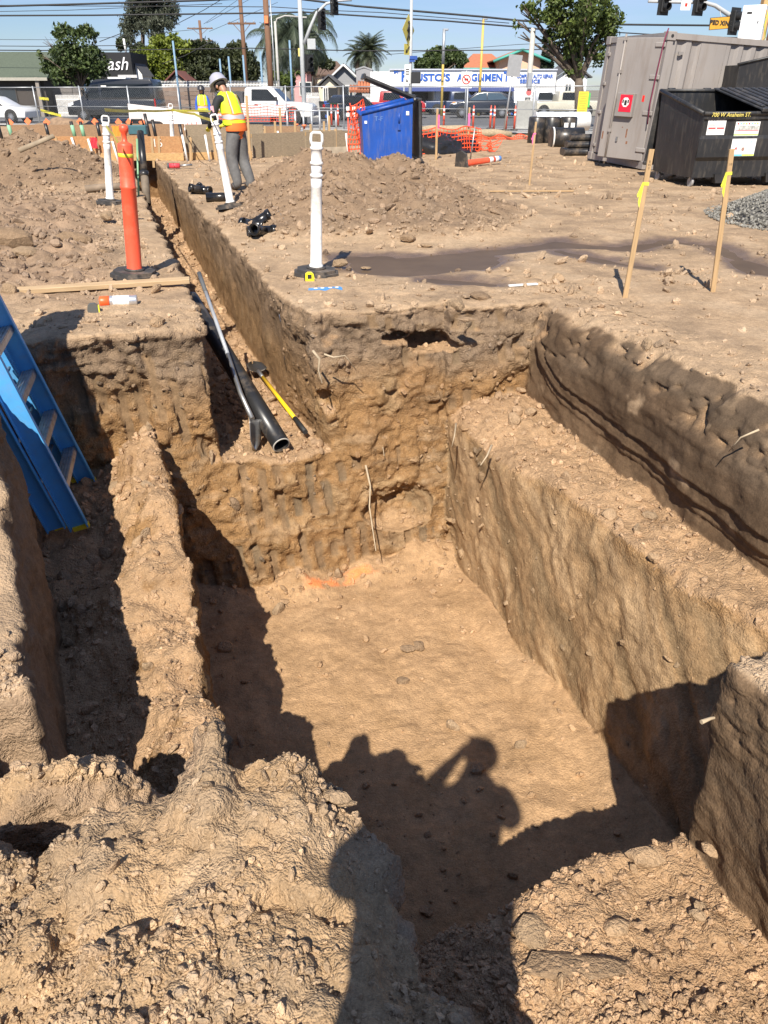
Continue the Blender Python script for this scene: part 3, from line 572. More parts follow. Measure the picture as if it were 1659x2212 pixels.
def white_post(label, px, py, leanx, leany=0.0, rz=0.0, h=1.14, base=True, group='white delineator posts around the trench', tape=True):
    p = atz(px, py, 0); t = empty('delineator_post', (p.x, p.y, float(topH(np.array([-SA*p.x+CA*p.y], np.float32), np.array([CA*p.x+SA*p.y], np.float32))[0])-.005), 0, label, 'delineator', group)
    t.rotation_euler = (leany, leanx, rz)
    if base: rubber_base(t)
    MB().lathe([(.062, .05), (.062, .085), (.052, .10), (.049, .5), (.047, h-.34), (.054, h-.335), (.056, h-.325), (.054, h-.315), (.045, h-.31), (.044, h-.245), (.053, h-.24), (.055, h-.23), (.053, h-.22), (.045, h-.215), (.045, h-.13), (.054, h-.125), (.054, h-.11), (.038, h-.095), (.034, h-.085)], 20).build('tube', WHITEPL, t)
    MB().lathe([(.0465, h-.44+.005), (.0475, h-.44+.006), (.0475, h-.35), (.046, h-.349)], 20, cap=False).build('reflective_band', REFLECT, t)
    MB().lathe([(.0455, h-.305), (.0462, h-.304), (.0462, h-.25), (.0455, h-.249)], 20, cap=False).build('reflective_band', REFLECT, t)
    g = MB(); o_ = .045; w_ = .012                                        # looped flat grip at the top
    ring = [(-o_, h-.09), (-o_*1.05, h-.05), (-o_*.95, h-.012), (-o_*.6, h), (o_*.6, h), (o_*.95, h-.012), (o_*1.05, h-.05), (o_, h-.09)]
    g.tube([(x, 0, z) for x, z in ring], w_, 8); g.box((0, 0, h-.085), (.085, .022, .03)); g.build('grip', WHITEPL, t)
    return t
white_post('white delineator post with looped grip nearest the pit, tape measure at its base', 683, 592, R(2.6), rz=R(5))
white_post('white delineator post standing left of the trench behind the orange post', 238, 438, R(6), rz=R(20))
white_post('white delineator post at the formwork end of the trench', 375, 343, R(4), rz=R(30))
white_post('leaning white delineator post in front of the worker in hi-vis vest', 500, 453, R(-7.5), R(-3), rz=R(-10))
# the near orange post with a knob top
p = atz(292, 598, 0); t = empty('delineator_post', (p.x, p.y, .0), 0, 'red-orange delineator post with knob top beside the plank', 'delineator'); t.rotation_euler = (0, R(4.5), 0)
rubber_base(t, .06)
MB().lathe([(.066, .055), (.067, .075), (.063, .085), (.063, .40), (.062, .72), (.066, .726), (.066, .740), (.0615, .746), (.0605, .90), (.0605, .905), (.060, 1.05), (.056, 1.062), (.035, 1.070), (.022, 1.078), (.018, 1.11), (.022, 1.135), (.034, 1.152), (.038, 1.172), (.034, 1.19), (.018, 1.20)], 22).build('tube', ORANGEPL, t)
MB().lathe([(.0605, .962), (.0618, .963), (.0618, .990), (.0605, .991)], 22, cap=False).build('tape_wrap', TAPEY, t)
# plank
p = atz(215, 620, .02); pl = MB().box((0, 0, 0), (1.42, .085, .038), ch=.003).build('plank', WOODP, None, (p.x+.02, p.y, .032), (R(6), R(-1.2), R(11))); tag(pl, 'pale wooden plank lying across the ground by the orange post', 'plank')
# spray can
p = atz(257, 652, .035); t = empty('spray_can', (p.x, p.y, .034), R(8), 'silver aerosol paint can with orange cap lying on the dirt', 'spray can'); t.rotation_euler = (0, math.pi/2, R(9)); t.scale = (1.2, 1.2, 1.3); t.location.z = .042
MB().lathe([(.030, -.05), (.033, -.045), (.033, .10), (.031, .105)], 18).build('can_body', mat('tin', (.62, .63, .65), .3, metal=.7, var=.1), t)
MB().lathe([(.031, -.105), (.033, -.10), (.033, -.052), (.030, -.051)], 18, Matrix.Translation((0, 0, 0))).build('cap', mat('neon_orange_cap', (.95, .12, .03), .4), t)
MB().lathe([(.0334, -.03), (.0336, -.029), (.0336, .06), (.0334, .061)], 18, cap=False).build('paper_label', mat('can_label', (.75, .74, .72), .5, var=.35, vscale=40), t)
def tape_measure(px, py, rz, label, face):
    p = atz(px, py, 0); t = empty('tape_measure', (p.x, p.y, .002), rz, label, 'tape measure', 'tape measures on the dirt')
    b = MB().prism([(-.038, 0), (.038, 0), (.04, .03), (.034, .058), (.018, .072), (-.015, .073), (-.034, .06), (-.04, .03)], .036, Matrix.Rotation(math.pi/2, 4, 'X') @ Matrix.Translation((0, 0, -.018)))
    b.build('case', mat('tape_case_yellow', (.85, .70, .03), .4) if face else mat('tape_case_grey', (.10, .10, .09), .6, dirt=(.3, .24, .17), damt=.6), t)
    MB().box((0, -.0192, .038), (.034, .002, .034)).build('face_sticker', BLACKINK if face else mat('tape_yellow_trim', (.8, .75, .05), .5), t)
    MB().box((.045, 0, .006), (.018, .022, .004)).build('hook', STEEL, t)
    MB().box((-.041, 0, .03), (.008, .038, .05)).build('bumper', BLACKINK if face else mat('tape_yellow_trim', (.8, .75, .05), .5), t)
tape_measure(669, 607, R(8), 'yellow and black tape measure against the white post base', True)
tape_measure(203, 677, R(195), 'dusty dark tape measure with yellow trim beside the spray can', False)
# torpedo level
p = atz(703, 627, .012); t = empty('spirit_level', (p.x, p.y, .004), R(14), 'small blue torpedo level lying flat near the pit rim', 'spirit level')
MB().prism([(-.14, 0), (.14, 0), (.128, .05), (-.128, .05)], .022).build('body', mat('blue_level', (.07, .26, .60), .4, var=.1), t)
for x_ in (-.075, -.02, .045, .1): MB().lathe([(.017, .0221), (.017, .0235), (.012, .024)], 14, Matrix.Translation((x_, .025, 0))).build('vial_window', mat('white_print', (.85, .85, .82), .5), t)
# ---------------- pipe, shovels in the mouth of the trench
a_ = loc2w(7.55, .60, -.10); b_ = loc2w(5.22, 1.02, -.985+.062)
a_ = Vector(atz(440, 690, -.30)); b_ = Vector(atz(608, 962, -.93))
d_ = (b_-a_).normalized(); t = empty('drain_pipe', b_, 0, 'long black plastic drain pipe lying in the trench mouth, open end toward the pit', 'pipe')
M4 = Matrix.Translation(b_) @ (-d_).to_track_quat('Z', 'Y').to_matrix().to_4x4(); t.matrix_world = M4
MB().lathe([(.062, 0), (.071, 0), (.071, .55), (.0715, 1.9), (.071, 1.92), (.062, 1.92), (.062, 0)], 26, cap=False).build('pipe_wall', BLKPIPE, t)
MB().lathe([(.0622, -.001), (.0712, -.001), (.0712, .004), (.0622, .004)], 26, cap=False).build('cut_rim', mat('pale_cut_edge', (.42, .40, .36), .7), t)
# grey long-handled shovel
h0 = Vector(atz(430, 590, .02)); h1 = Vector(atz(492, 765, -.42)); h2 = Vector(atz(520, 850, -.62)); h3 = Vector(atz(545, 905, -.76)); h4 = Vector(atz(545, 970, -.97))
t = empty('shovel', h4, 0, 'grey long-handled shovel standing in the trench mouth beside the pipe', 'shovel')
MB().tube([h0-h4, (h0+(h1-h0)*.25)-h4], .019, 12).build('grip', mat('grey_grip', (.09, .095, .10), .7), t)
MB().tube([(h0+(h1-h0)*.25)-h4, h1-h4], .0165, 12).build('handle', mat('grey_fibreglass', (.33, .35, .38), .4, dirt=(.3, .24, .17), damt=.4), t)
MB().tube([h1-h4, h2-h4, h3-h4], [.017, .019, .022], 10).build('socket', STEEL, t)
bl = MB(); ax = (h4-h3); n_ = ax.cross(Vector((.28, 1, 0))).normalized(); s_ = n_.cross(ax).normalized(); vs_ = []
for i in range(7):
    f_ = i/6; wd_ = .105*(1-.15*f_) if f_ < .6 else .105*.91*(1-((f_-.6)/.4)**1.6*.95)
    for j in range(7):
        g_ = j/3-1; vs_.append((h3-h4)+ax*f_*1.05+s_*wd_*g_+n_*(.028*g_*g_))
fs_ = [(i*7+j, i*7+j+1, i*7+j+8, i*7+j+7) for i in range(6) for j in range(6)]; bo = bl.add(vs_, fs_, True).build('blade', STEEL, t); sm_ = bo.modifiers.new('thickness', 'SOLIDIFY'); sm_.thickness = .004
# yellow-handled shovel lying with its blade up the trench
y0 = Vector(atz(660, 933, -.93)); y1 = Vector(atz(568, 815, -.90)); y2 = Vector(atz(548, 800, -.86))
t = empty('shovel', y0, 0, 'shovel with bright yellow handle lying on the trench floor', 'shovel'); dy = (y1-y0)
MB().tube([(0, 0, 0), dy*.22], .020, 12).build('grip', BLACKINK, t)
MB().tube([dy*.22, dy], .0175, 12).build('handle', mat('yellow_fibreglass', (.90, .55, .02), .38, var=.06), t)
MB().tube([dy, dy*1.13], [.018, .02], 10).build('collar', STEEL, t)
ax = dy.normalized()*.24; s_ = Vector((.8, .35, 0)).normalized(); n_ = s_.cross(ax).normalized(); vs_ = []
for i in range(7):
    f_ = i/6; wd_ = .085*(1-.1*f_) if f_ < .6 else .085*.94*(1-((f_-.6)/.4)**1.6*.9)
    for j in range(7): g_ = j/3-1; vs_.append(dy*1.12+ax*f_+s_*wd_*g_+n_*(.03*g_*g_))
bo = MB().add(vs_, fs_, True).build('blade', mat('dark_blade', (.06, .055, .05), .5, metal=.5, dirt=(.3, .22, .14), damt=.5), t); sm_ = bo.modifiers.new('thickness', 'SOLIDIFY'); sm_.thickness = .004
# ---------------- blue step ladder folded flat, leaning on the left bank
t = empty('step_ladder', loc2w(4.72, -.55, -1.05), 0, 'blue fibreglass step ladder with aluminium treads leaning in the left cut', 'ladder')
F0 = np.array([4.66, -.50, -1.02]); T0 = np.array([4.40, -1.0, 1.28]); Wd = np.array([.62, 0.05, .02])
BLUE = mat('blue_fibreglass', (.09, .36, .70), .42, var=.10, vscale=10, dirt=(.25, .25, .24), dscale=9, damt=.3)
ALU = mat('muddy_aluminium', (.50, .49, .47), .45, metal=.7, var=.15, dirt=(.25, .16, .09), dscale=22, damt=.85)
YFOOT = mat('yellow_foot', (.80, .62, .03), .5)
base_l = loc2w(4.72, -.55, -1.05)
def LW(q): return loc2w(*q)-base_l
tdir = (LW(T0)-LW(F0)); tl = tdir.length; tdir.normalize(); wdir = (LW(F0+Wd)-LW(F0)).normalized(); ndir = tdir.cross(wdir).normalized()   # ndir: out of the ladder face
if ndir.dot(Vector((CA, SA, 0))) < 0: ndir = -ndir
RM = Matrix((wdir, ndir, tdir)).transposed()
def rail(c0, c1, name, off):
    c0 = LW(c0)+off; c1 = LW(c1)+off; ax = (c1-c0); L_ = ax.length; z_ = ax.normalized(); y_ = (ndir-z_*ndir.dot(z_)).normalized(); x_ = y_.cross(z_); Mx = Matrix((x_, y_, z_)).transposed()
    m_ = MB(); c_ = (c0+c1)/2
    m_.box(c_, (.008, .115, L_), Mx); m_.box(c_+Mx @ Vector((.019, .054, 0)), (.030, .007, L_), Mx); m_.box(c_+Mx @ Vector((.019, -.054, 0)), (.030, .007, L_), Mx)
    return m_.build(name, BLUE, t)
sh = np.array([.14, 0, 0])
NF, NT = F0, T0+sh*.7; FF, FT = F0+Wd, T0+Wd-sh*.7
rail(NF, NT, 'front_rail', Vector((0, 0, 0))); rail(FF, FT, 'front_rail', Vector((0, 0, 0)))
rail(NF+np.array([-.03, 0, .05]), NT+np.array([-.03, 0, -.03]), 'rear_rail', -ndir*.135); rail(FF+np.array([.03, 0, .05]), FT+np.array([.03, 0, -.03]), 'rear_rail', -ndir*.135)
for k in range(1, 8):
    f_ = k*.305/tl; a_ = LW(NF+(NT-NF)*f_); b_ = LW(FF+(FT-FF)*f_); c_ = (a_+b_)/2; L_ = (b_-a_).length-.01
    m_ = MB().box(c_, (L_, .078, .010), RM)
    for q in (-.03, -.01, .01, .03): m_.box(c_+RM @ Vector((0, q, .007)), (L_, .006, .004), RM)
    m_.box(c_+RM @ Vector((0, .036, -.018)), (L_, .006, .036), RM).build('tread', ALU, t)
    m_ = MB().tube([a_-ndir*.10+tdir*.05, b_-ndir*.10+tdir*.05], .010, 8).build('rear_brace', ALU, t)
for q in (NF, FF):
    MB().box(LW(q)+ndir*.01-tdir*.0, (.04, .10, .03), RM).build('foot', YFOOT, t); MB().box(LW(q)-ndir*.10+tdir*.05, (.045, .085, .03), RM).build('foot', YFOOT, t)
c_ = (LW(NT)+LW(FT))/2; MB().box(c_-ndir*.05+tdir*.03, ((LW(FT)-LW(NT)).length+.08, .24, .06), RM, ch=.012).build('top_cap', YFOOT, t)
# ---------------- plastic fittings
def tubeseg(m_, a, b, r, n=16): m_.tube([a, b], r, n, cap=False)
def hollow(name, segs, r, parent, m=BLKNEW):
    """open pipe fitting: thin walled branches"""
    o_ = MB()
    for pts_ in segs: o_.tube(pts_, r, 18, cap=False)
    ob = o_.build(name, m, parent); s = ob.modifiers.new('wall', 'SOLIDIFY'); s.thickness = .006; s.offset = -1; return ob
def collars(parent, ends, r):
    for p_, d_ in ends:
        p_ = Vector(p_); d_ = Vector(d_).normalized(); hollow('collar', [[p_-d_*.05, p_]], r*1.13, parent)
def wye(px, py, rz, label, s=1.0, tilt=0.0):
    p = atz(px, py, 0); r_ = .052*s; t = empty('pipe_fitting', (p.x, p.y, r_*1.15), rz, label, 'pipe fitting', 'black pipe fittings on the ground'); t.rotation_euler = (tilt, 0, rz)
    hollow('body', [[(-.15*s, 0, 0), (.17*s, 0, 0)]], r_, t); hollow('branch', [[(-.03*s, .0, 0), (.06*s, .07*s, .02*s), (.13*s, .155*s, .05*s)]], r_, t)
    collars(t, [((-.15*s, 0, 0), (-1, 0, 0)), ((.17*s, 0, 0), (1, 0, 0)), ((.13*s, .155*s, .05*s), (.65, .75, .25))], r_); return t
wye(650, 470, R(182), 'black plastic wye fitting with its open end toward the pit, nearest the heap', 1.25)
wye(548, 500, R(-35), 'black plastic wye fitting lying on its side, left one of the pair', 1.15, R(20))
wye(568, 512, R(200), 'black plastic tee fitting in front of another wye fitting', 1.0)
wye(438, 420, R(160), 'small black pipe fitting lying on the trench edge left of the leaning post', 1.0)
wye(425, 416, R(30), 'black plastic elbow fitting farthest left on the trench edge', .8)
wye(588, 395, R(15), 'black pipe fitting in the shadow behind the worker', .9)
p = atz(470, 436, 0); t = empty('pipe_stub', (p.x, p.y, .06), 0, 'short stub of black pipe lying behind the leaning white post', 'pipe'); hollow('pipe_wall', [[(-.16, 0, 0), (.26, .05, 0)]], .058, t)
t = empty('standing_pipe', (0, 0, 0), 0, 'black riser pipe leaning in the trench behind the orange post', 'pipe'); q0 = Vector(atz(318, 442, -.25)); q1 = Vector(aty(303, 285, q0.y+.7)); t.location = q0
hollow('upper_pipe', [[(q1-q0)*.42, q1-q0]], .052, t, BLKPIPE); hollow('lower_pipe', [[Vector((0, 0, 0)), (q1-q0)*.42]], .060, t, mat('dusty_pipe', (.16, .125, .09), .8, var=.3)); hollow('coupling', [[(q1-q0)*.38, (q1-q0)*.45]], .068, t, BLKPIPE)
q0 = Vector(atz(300, 440, -.1)); q1 = Vector(aty(296, 300, q0.y+.3)); t = MB().tube([(0, 0, 0), q1-q0], .016, 8).build('marker_rod', mat('green_rod', (.20, .36, .20), .5), None, q0); tag(t, 'thin green rod standing at the trench edge beside the riser pipe', 'rod')
t = MB().tube([(0, 0, 0), (.35, .1, .02), (.75, .12, .03)], .055, 12).build('clay_pipe', mat('clay_pipe', (.20, .15, .105), .8, var=.3), None, atz(232, 408, .06)+Vector((-.35, 0, 0))); tag(t, 'dusty brown broken pipe half buried left of the trench', 'pipe')
t = MB().tube([(0, 0, 0), (.35, .12, .16)], [.03, .026], 10).build('wood_pole', mat('weathered_pole', (.28, .22, .15), .8, var=.3), None, atz(53, 328, .55)+Vector((0, -.2, .03))); t.scale = (1.6, 1, 1.3); tag(t, 'weathered pole end sticking out of the left soil heap', 'pole')
t = MB().tube([(0, 0, 0), (.25, .03, .03), (.42, .05, .03)], [.03, .033, .026], 10).build('timber_pole', mat('weathered_pole'  , (.28, .22, .15)), None, atz(800, 462, .16)-Vector((.2, 0, 0))); tag(t, 'weathered round timber lying on the slope of the right heap', 'pole')
t = MB().box((0, 0, 0), (.26, .03, .012)).build('paper_strip', WHITEPL, None, atz(1130, 615, .012), (0, 0, R(15))); tag(t, 'pale flat chip of plastic lying beside the puddle', 'litter')
# ---------------- survey stakes
def stake(label, px, py, pxt, pyt, yoff, w_=.036, rib=None, ribz=.7, base_z=0.0, ln_=None, txt=None, grp='wooden survey stakes', nm='survey_stake'):
    p0 = atz(px, py, base_z); p1 = aty(pxt, pyt, p0.y+yoff); v = p1-p0; t = empty(nm, p0, 0, label, 'stake', grp)
    Rm = v.to_track_quat('Z', 'Y').to_matrix(); L_ = v.length
    zt = Matrix((Rm.col[0], Rm.col[1], Rm.col[2])).transposed(); f_ = Vector((0, -1, 0)); y_ = (f_-zt.col[2]*f_.dot(zt.col[2])).normalized(); x_ = y_.cross(zt.col[2]); Mx = Matrix((x_, y_, v.normalized())).transposed()
    t.rotation_euler = Mx.to_euler()
    MB().box((0, 0, L_/2-.05), (w_, w_*.5, L_+.1), ch=.002).build('shaft', WOOD, t)
    if rib:
        m_ = MB().box((0, 0, L_*ribz), (w_*1.15, w_*.62, .022)); m_.add([(w_*.4, w_*.4, L_*ribz), (w_*.9, w_*.5, L_*ribz), (w_*1.0, w_*.5, L_*ribz-.13), (w_*.55, w_*.45, L_*ribz-.17)], [(0, 1, 2, 3)])
        m_.add([(w_*.4, w_*.45, L_*ribz), (w_*.8, w_*.55, L_*ribz+.01), (w_*1.5, w_*.6, L_*ribz-.08), (w_*1.2, w_*.6, L_*ribz-.10)], [(0, 1, 2, 3)]); m_.build('ribbon', rib, t)
    if txt: text_obj('handwriting', txt, .022, BLACKINK, t, (0, w_*.26, L_*.9), (math.pi/2, 0, math.pi), ext=.0003)
    return t
stake('tall survey stake with yellow ribbon leaning right, nearer the pit', 1350, 642, 1408, 322, .06, .038, YRIB, .78, txt='B\n45\n0')
stake('upright survey stake with yellow ribbon in front of the black bin', 1540, 628, 1581, 322, .0, .038, YRIB, .84, txt='1/0')
stake('slim survey stake with pink ribbon standing in the open yard', 1143, 402, 1158, 263, .0, .034, PINK, .82)
t = MB().box((0, 0, 0), (2.5, .04, .02), ch=.003).build('lath', WOOD, None, atz(1070, 413, .03), (0, 0, R(2))); tag(t, 'long wooden lath lying flat on the yard near the slim stake', 'lath')
# ---------------- roots sticking out of the cut faces
ROOT = mat('root_bark', (.42, .33, .22), .8, var=.25, vscale=20)
def root(label, pts_, r_):
    P_ = [Vector(atz(x, y, z)) if len(q) == 3 else None for q in pts_ for x, y, z in [q]]
    o = MB().tube([a-P_[0] for a in P_], [r_*(1-.6*i/(len(P_)-1)) for i in range(len(P_))], 6).build('root', ROOT, None, P_[0]); return tag(o, label, 'root', 'roots in the cut faces')
root('pale forked root hanging in the corner of the far wall', [(790, 1005, -1.12), (800, 1050, -1.25), (798, 1095, -1.4), (806, 1150, -1.55), (812, 1190, -1.62)], .009)
root('thin root beside the niche high on the far wall', [(810, 885, -.78), (822, 935, -.93), (830, 985, -1.05)], .007)
root('thin root twisting down from the rim at the trench corner', [(700, 765, -.18), (720, 772, -.2), (745, 768, -.2), (770, 800, -.32)], .008)
root('tangled grey root under the rim at the trench corner', [(676, 758, -.16), (690, 775, -.2), (688, 800, -.3), (696, 828, -.38)], .011)
root('short pale root on the shelf edge', [(1062, 962, -.72), (1052, 985, -.76), (1038, 1005, -.8)], .009)
root('pale broken root end poking from the near right bank', [(1515, 1560, -.32), (1535, 1552, -.32), (1560, 1548, -.33)], .008)
root('thin dark root bent out of the right bank', [(1640, 928, -.05), (1600, 945, -.1), (1575, 975, -.2)], .006)
root('pale twig on the ridge beside the pit shadow', [(430, 1563, -.85), (450, 1572, -.84), (475, 1582, -.83)], .006)
root('pale twig lying on the far left face', [(362, 972, -.98), (385, 980, -.98), (410, 988, -1.0)], .006)
root('thin pale root in the corner by the far shelf', [(985, 915, -.68), (982, 940, -.72), (976, 965, -.8)], .007)

# ---------------- blue dumpster with its black lid thrown open
DB = mat('blue_dumpster_paint', (.008, .065, .33), .45, var=.15, vscale=4, dirt=(.12, .13, .19), dscale=5, damt=.6, bump=.12, bscale=5, dstretch=(3, 3, .5))
DBI = mat('dark_inside', (.02, .03, .06), .7)
LID = mat('black_lid_plastic', (.030, .031, .033), .42, var=.2, dirt=(.18, .16, .14), dscale=3, damt=.4)
p = atz(835, 365, 0); t = empty('blue_dumpster', (p.x, p.y, .0), R(4), 'blue steel dumpster with its black lid flung open behind the soil heap', 'dumpster')
def dump_body(m_, x0, x1, zb, zl, zr, y0, y1, th=.02):
    """open-topped bin: lower front edge at x0, higher back at x1"""
    for y_ in (y0, y1): m_.add([(x0, y_-th/2, zb), (x1, y_-th/2, zb), (x1, y_-th/2, zr), (x0-.04, y_-th/2, zl), (x0, y_+th/2, zb), (x1, y_+th/2, zb), (x1, y_+th/2, zr), (x0-.04, y_+th/2, zl)], [(0, 1, 2, 3), (7, 6, 5, 4), (0, 4, 5, 1), (1, 5, 6, 2), (2, 6, 7, 3), (3, 7, 4, 0)])
    m_.add([(x0, y0, zb), (x0, y1, zb), (x0-.04, y1, zl), (x0-.04, y0, zl)], [(0, 1, 2, 3)]); m_.add([(x1, y0, zb), (x1, y1, zb), (x1, y1, zr), (x1, y0, zr)], [(3, 2, 1, 0)]); m_.add([(x0, y0, zb+.02), (x1, y0, zb+.02), (x1, y1, zb+.02), (x0, y1, zb+.02)], [(0, 1, 2, 3)])
m_ = MB(); dump_body(m_, -.46, .52, .14, 1.02, 1.24, 0, 1.75); m_.build('body', DB, t)
rm = MB(); rm.tube([(-.50, -.015, 1.02), (.53, -.015, 1.24)], .045, 4); rm.tube([(-.50, 1.77, 1.02), (.53, 1.77, 1.24)], .045, 4); rm.tube([(-.52, -.03, 1.02), (-.52, 1.78, 1.02)], .045, 4); rm.build('rim', DB, t)
MB().box((.03, .0, .11), (1.0, .05, .14)).build('skid', mat('rusty_skid', (.10, .085, .075), .8, var=.3), t)
m_ = MB().tube([(.25, -.03, .84), (.25, -.03, 1.02)], .022, 6); m_.box((.25, -.02, .78), (.06, .04, .12)); m_.build('side_pocket', DB, t)
MB().box((.42, -.016, 1.02), (.06, .004, .07)).build('sticker', WHITEPL, t); MB().box((-.42, -.016, .86), (.05, .004, .05)).build('sticker', WHITEPL, t)
text_obj('scratched_letters', 'T-F', .12, mat('scratch', (.10, .20, .45), .6), t, (-.16, -.016, .92), (math.pi/2, 0, 0), ext=.0005)
def lid(name, parent, a, b, y0, y1, th=.035, ribs=5, m=LID):
    """ribbed lid leaf between edge a and edge b (x,z), running in y"""
    a = Vector((a[0], 0, a[1])); b = Vector((b[0], 0, b[1])); ax = b-a; n_ = Vector((-ax.z, 0, ax.x)).normalized(); m_ = MB()
    c_ = (a+b)/2; x_ = ax.normalized(); Mx = Matrix((x_, Vector((0, 1, 0)), x_.cross(Vector((0, 1, 0))))).transposed()
    m_.box((c_.x, (y0+y1)/2, c_.z), (ax.length, y1-y0, th), Mx, ch=.01)
    for k in range(ribs): yy = y0+(k+.5)*(y1-y0)/ribs; m_.box((c_.x, yy, c_.z)+Vector((0, 0, 0)) if False else Vector((c_.x, yy, c_.z))+n_*(th*.7), (ax.length*.9, (y1-y0)/ribs*.45, th*.8), Mx, ch=.01)
    m_.box(Vector((b.x, (y0+y1)/2, b.z)), (.05, y1-y0+.02, th*2.1), Mx, ch=.01); m_.box(Vector((a.x, (y0+y1)/2, a.z)), (.05, y1-y0+.02, th*1.8), Mx, ch=.01)
    return m_.build(name, m, parent)
lid('lid', t, (.56, 1.30), (-.44, 1.66), .0, .86, .05); lid('lid', t, (.66, 1.26), (.70, .16), .0, 1.7, .05)
MB().tube([(.56, -.02, 1.27), (.56, 1.78, 1.27)], .02, 8).build('hinge_rod', STEEL, t)
MB().box((.02, .5, 1.0), (.5, .5, .06), Matrix.Rotation(R(-15), 3, 'Y')).build('cardboard', mat('cardboard', (.48, .34, .19), .8), t)
# ---------------- shipping container with its right door ajar
CG = mat('container_grey', (.275, .250, .232), .5, var=.10, vscale=1.5, dirt=(.17, .13, .10), dscale=2.2, damt=.5, dstretch=(2.5, 2.5, .35))
CGD = mat('container_grey_dark', (.24, .222, .208), .55, var=.08, vscale=2, dirt=(.2, .14, .1), dscale=2.5, damt=.5)
RUST = mat('rust', (.20, .085, .04), .85, var=.3, vscale=20)
cr = atz(1387, 368, 0); cl_ = atz(1258, 345, 0); ex = Vector((cr.x-cl_.x, cr.y-cl_.y, 0)).normalized(); lz = Vector((-ex.y, ex.x, 0))      # ex: along the door end toward the camera; lz: along the length
t = empty('shipping_container', (cr.x, cr.y, .02), 0, 'grey corrugated shipping container with one door ajar', 'container')
t.rotation_euler = Matrix((lz, -ex, Vector((0, 0, 1)))).transposed().to_euler()          # local x: length, local y: from near corner to far corner of the door end
t.rotation_euler.rotate_axis('Y', 0); CW, CH, CL = 2.44, 2.36, 6.06
q = t.rotation_euler.to_matrix().to_4x4(); t.rotation_euler = (Matrix.Rotation(R(3.0), 4, 'Y') @ q).to_euler()
fr = MB()
for y_ in (0.06, CW-.06):
    fr.box((.06, y_, CH/2), (.12, .12, CH)); fr.box((CL-.06, y_, CH/2), (.12, .12, CH)); fr.box((CL/2, y_, CH-.05), (CL-.2, .09, .10)); fr.box((CL/2, y_, .07), (CL-.2, .09, .14))
fr.box((.06, CW/2, CH-.05), (.118, CW-.2, .10)); fr.box((.06, CW/2, .06), (.118, CW-.2, .12)); fr.build('frame', CG, t)
for x_ in (.07, CL-.07):
    for y_ in (.07, CW-.07):
        for z_ in (.07, CH-.055):
            c_ = MB().box((x_, y_, z_), (.18, .18, .15), ch=.008).build('corner_casting', CG, t)
            if x_ < 1 and y_ < 1 and z_ > 1:
                MB().tube([(x_+.0, y_-.092, z_), (x_, y_-.0935, z_)], .03, 14).build('casting_hole', BLACKINK, c_); 
def corrug(x0, x1, z0, z1, y_, dpt, pitch):
    m_ = MB(); prof = []; x = x0
    while x < x1-1e-6:
        for dx, dy in ((0, 0), (.30, 0), (.48, dpt), (.78, dpt), (1.0, 0)):
            prof.append((min(x+dx*pitch, x1), dy))
        x += pitch
    vs_ = []; fs_ = []
    for X_, dy in prof: vs_ += [(X_, y_+dy, z0), (X_, y_+dy, z1)]
    for i in range(len(prof)-1): fs_.append((2*i, 2*i+2, 2*i+3, 2*i+1))
    return m_.add(vs_, fs_)
corrug(.12, .75, .14, CH-.1, .045, .045, .32).build('side_panel', CG, t); MB().box((1.03, .052, CH/2+.02), (.55, .02, CH-.24)).build('flat_panel', CG, t); corrug(1.31, CL-.12, .14, CH-.1, .045, .045, .28).build('side_panel', CG, t)
MB().box((CL/2, CW-.08, CH/2), (CL-.2, .02, CH-.2)).build('far_side_panel', CGD, t); MB().box((CL/2, CW/2, CH-.03), (CL-.15, CW-.15, .03)).build('roof_panel', CGD, t); MB().box((CL/2, CW/2, .10), (CL-.2, CW-.2, .05)).build('floor', CGD, t); MB().box((CL-.05, CW/2, CH/2), (.03, CW-.2, CH-.2)).build('end_panel', CGD, t)
for k in range(4): MB().box((.34, .02, CH-.32), (.10, .03, .05)).build('vent', CGD, t) if k == 0 else None
dr = MB().box((.05, CW*.75-.02, CH/2+.02), (.05, CW/2-.1, CH-.26)).build('door', CG, t)                       # far (left) leaf, shut
MB().box((.020, CW*.75-.30, CH-.62), (.006, .42, .50)).build('dark_sign', mat('dark_blue_sign', (.03, .055, .11), .5), dr)
text_obj('lettering', 'HA\n800', .16, mat('sign_white', (.85, .85, .85), .5), dr, (.016, CW*.75-.10, CH-.60), (math.pi/2, 0, -math.pi/2), 'LEFT', .001)
for z_ in (.3, .95, 1.5, 2.05): MB().box((.012, CW-.14, z_), (.035, .14, .07), ch=.01).build('hinge', CG, dr)
# right leaf swung out a little on the near hinge post
dg = empty('door', (.02, .10, 0), R(27)); dg.parent = t; DW = CW/2-.02
DW = 1.08
MB().box((-.02, DW/2, CH/2+.03), (.05, DW, CH-.22), ch=.01).build('door_leaf', CG, dg)
for y_ in (DW-.22,):
    MB().tube([(-.065, y_, .02), (-.065, y_, CH-.02)], .02, 8).build('locking_bar', CG, dg)
    for z_ in (.1, .65, 1.7, CH-.1): MB().box((-.06, y_, z_), (.05, .07, .06)).build('bar_keeper', CG, dg)
for z_ in (.34, 1.0, 1.62, 2.16): MB().box((-.055, .06, z_), (.03, .22, .085), ch=.012).build('hinge', CG, dg)
MB().box((-.085, DW-.50, 1.12), (.09, .40, .42), ch=.008).build('lock_box', CGD, dg)
MB().box((-.133, DW-.53, 1.15), (.006, .28, .30)).build('red_sign', mat('sign_red', (.80, .015, .04), .5), dg)
sg = MB(); 
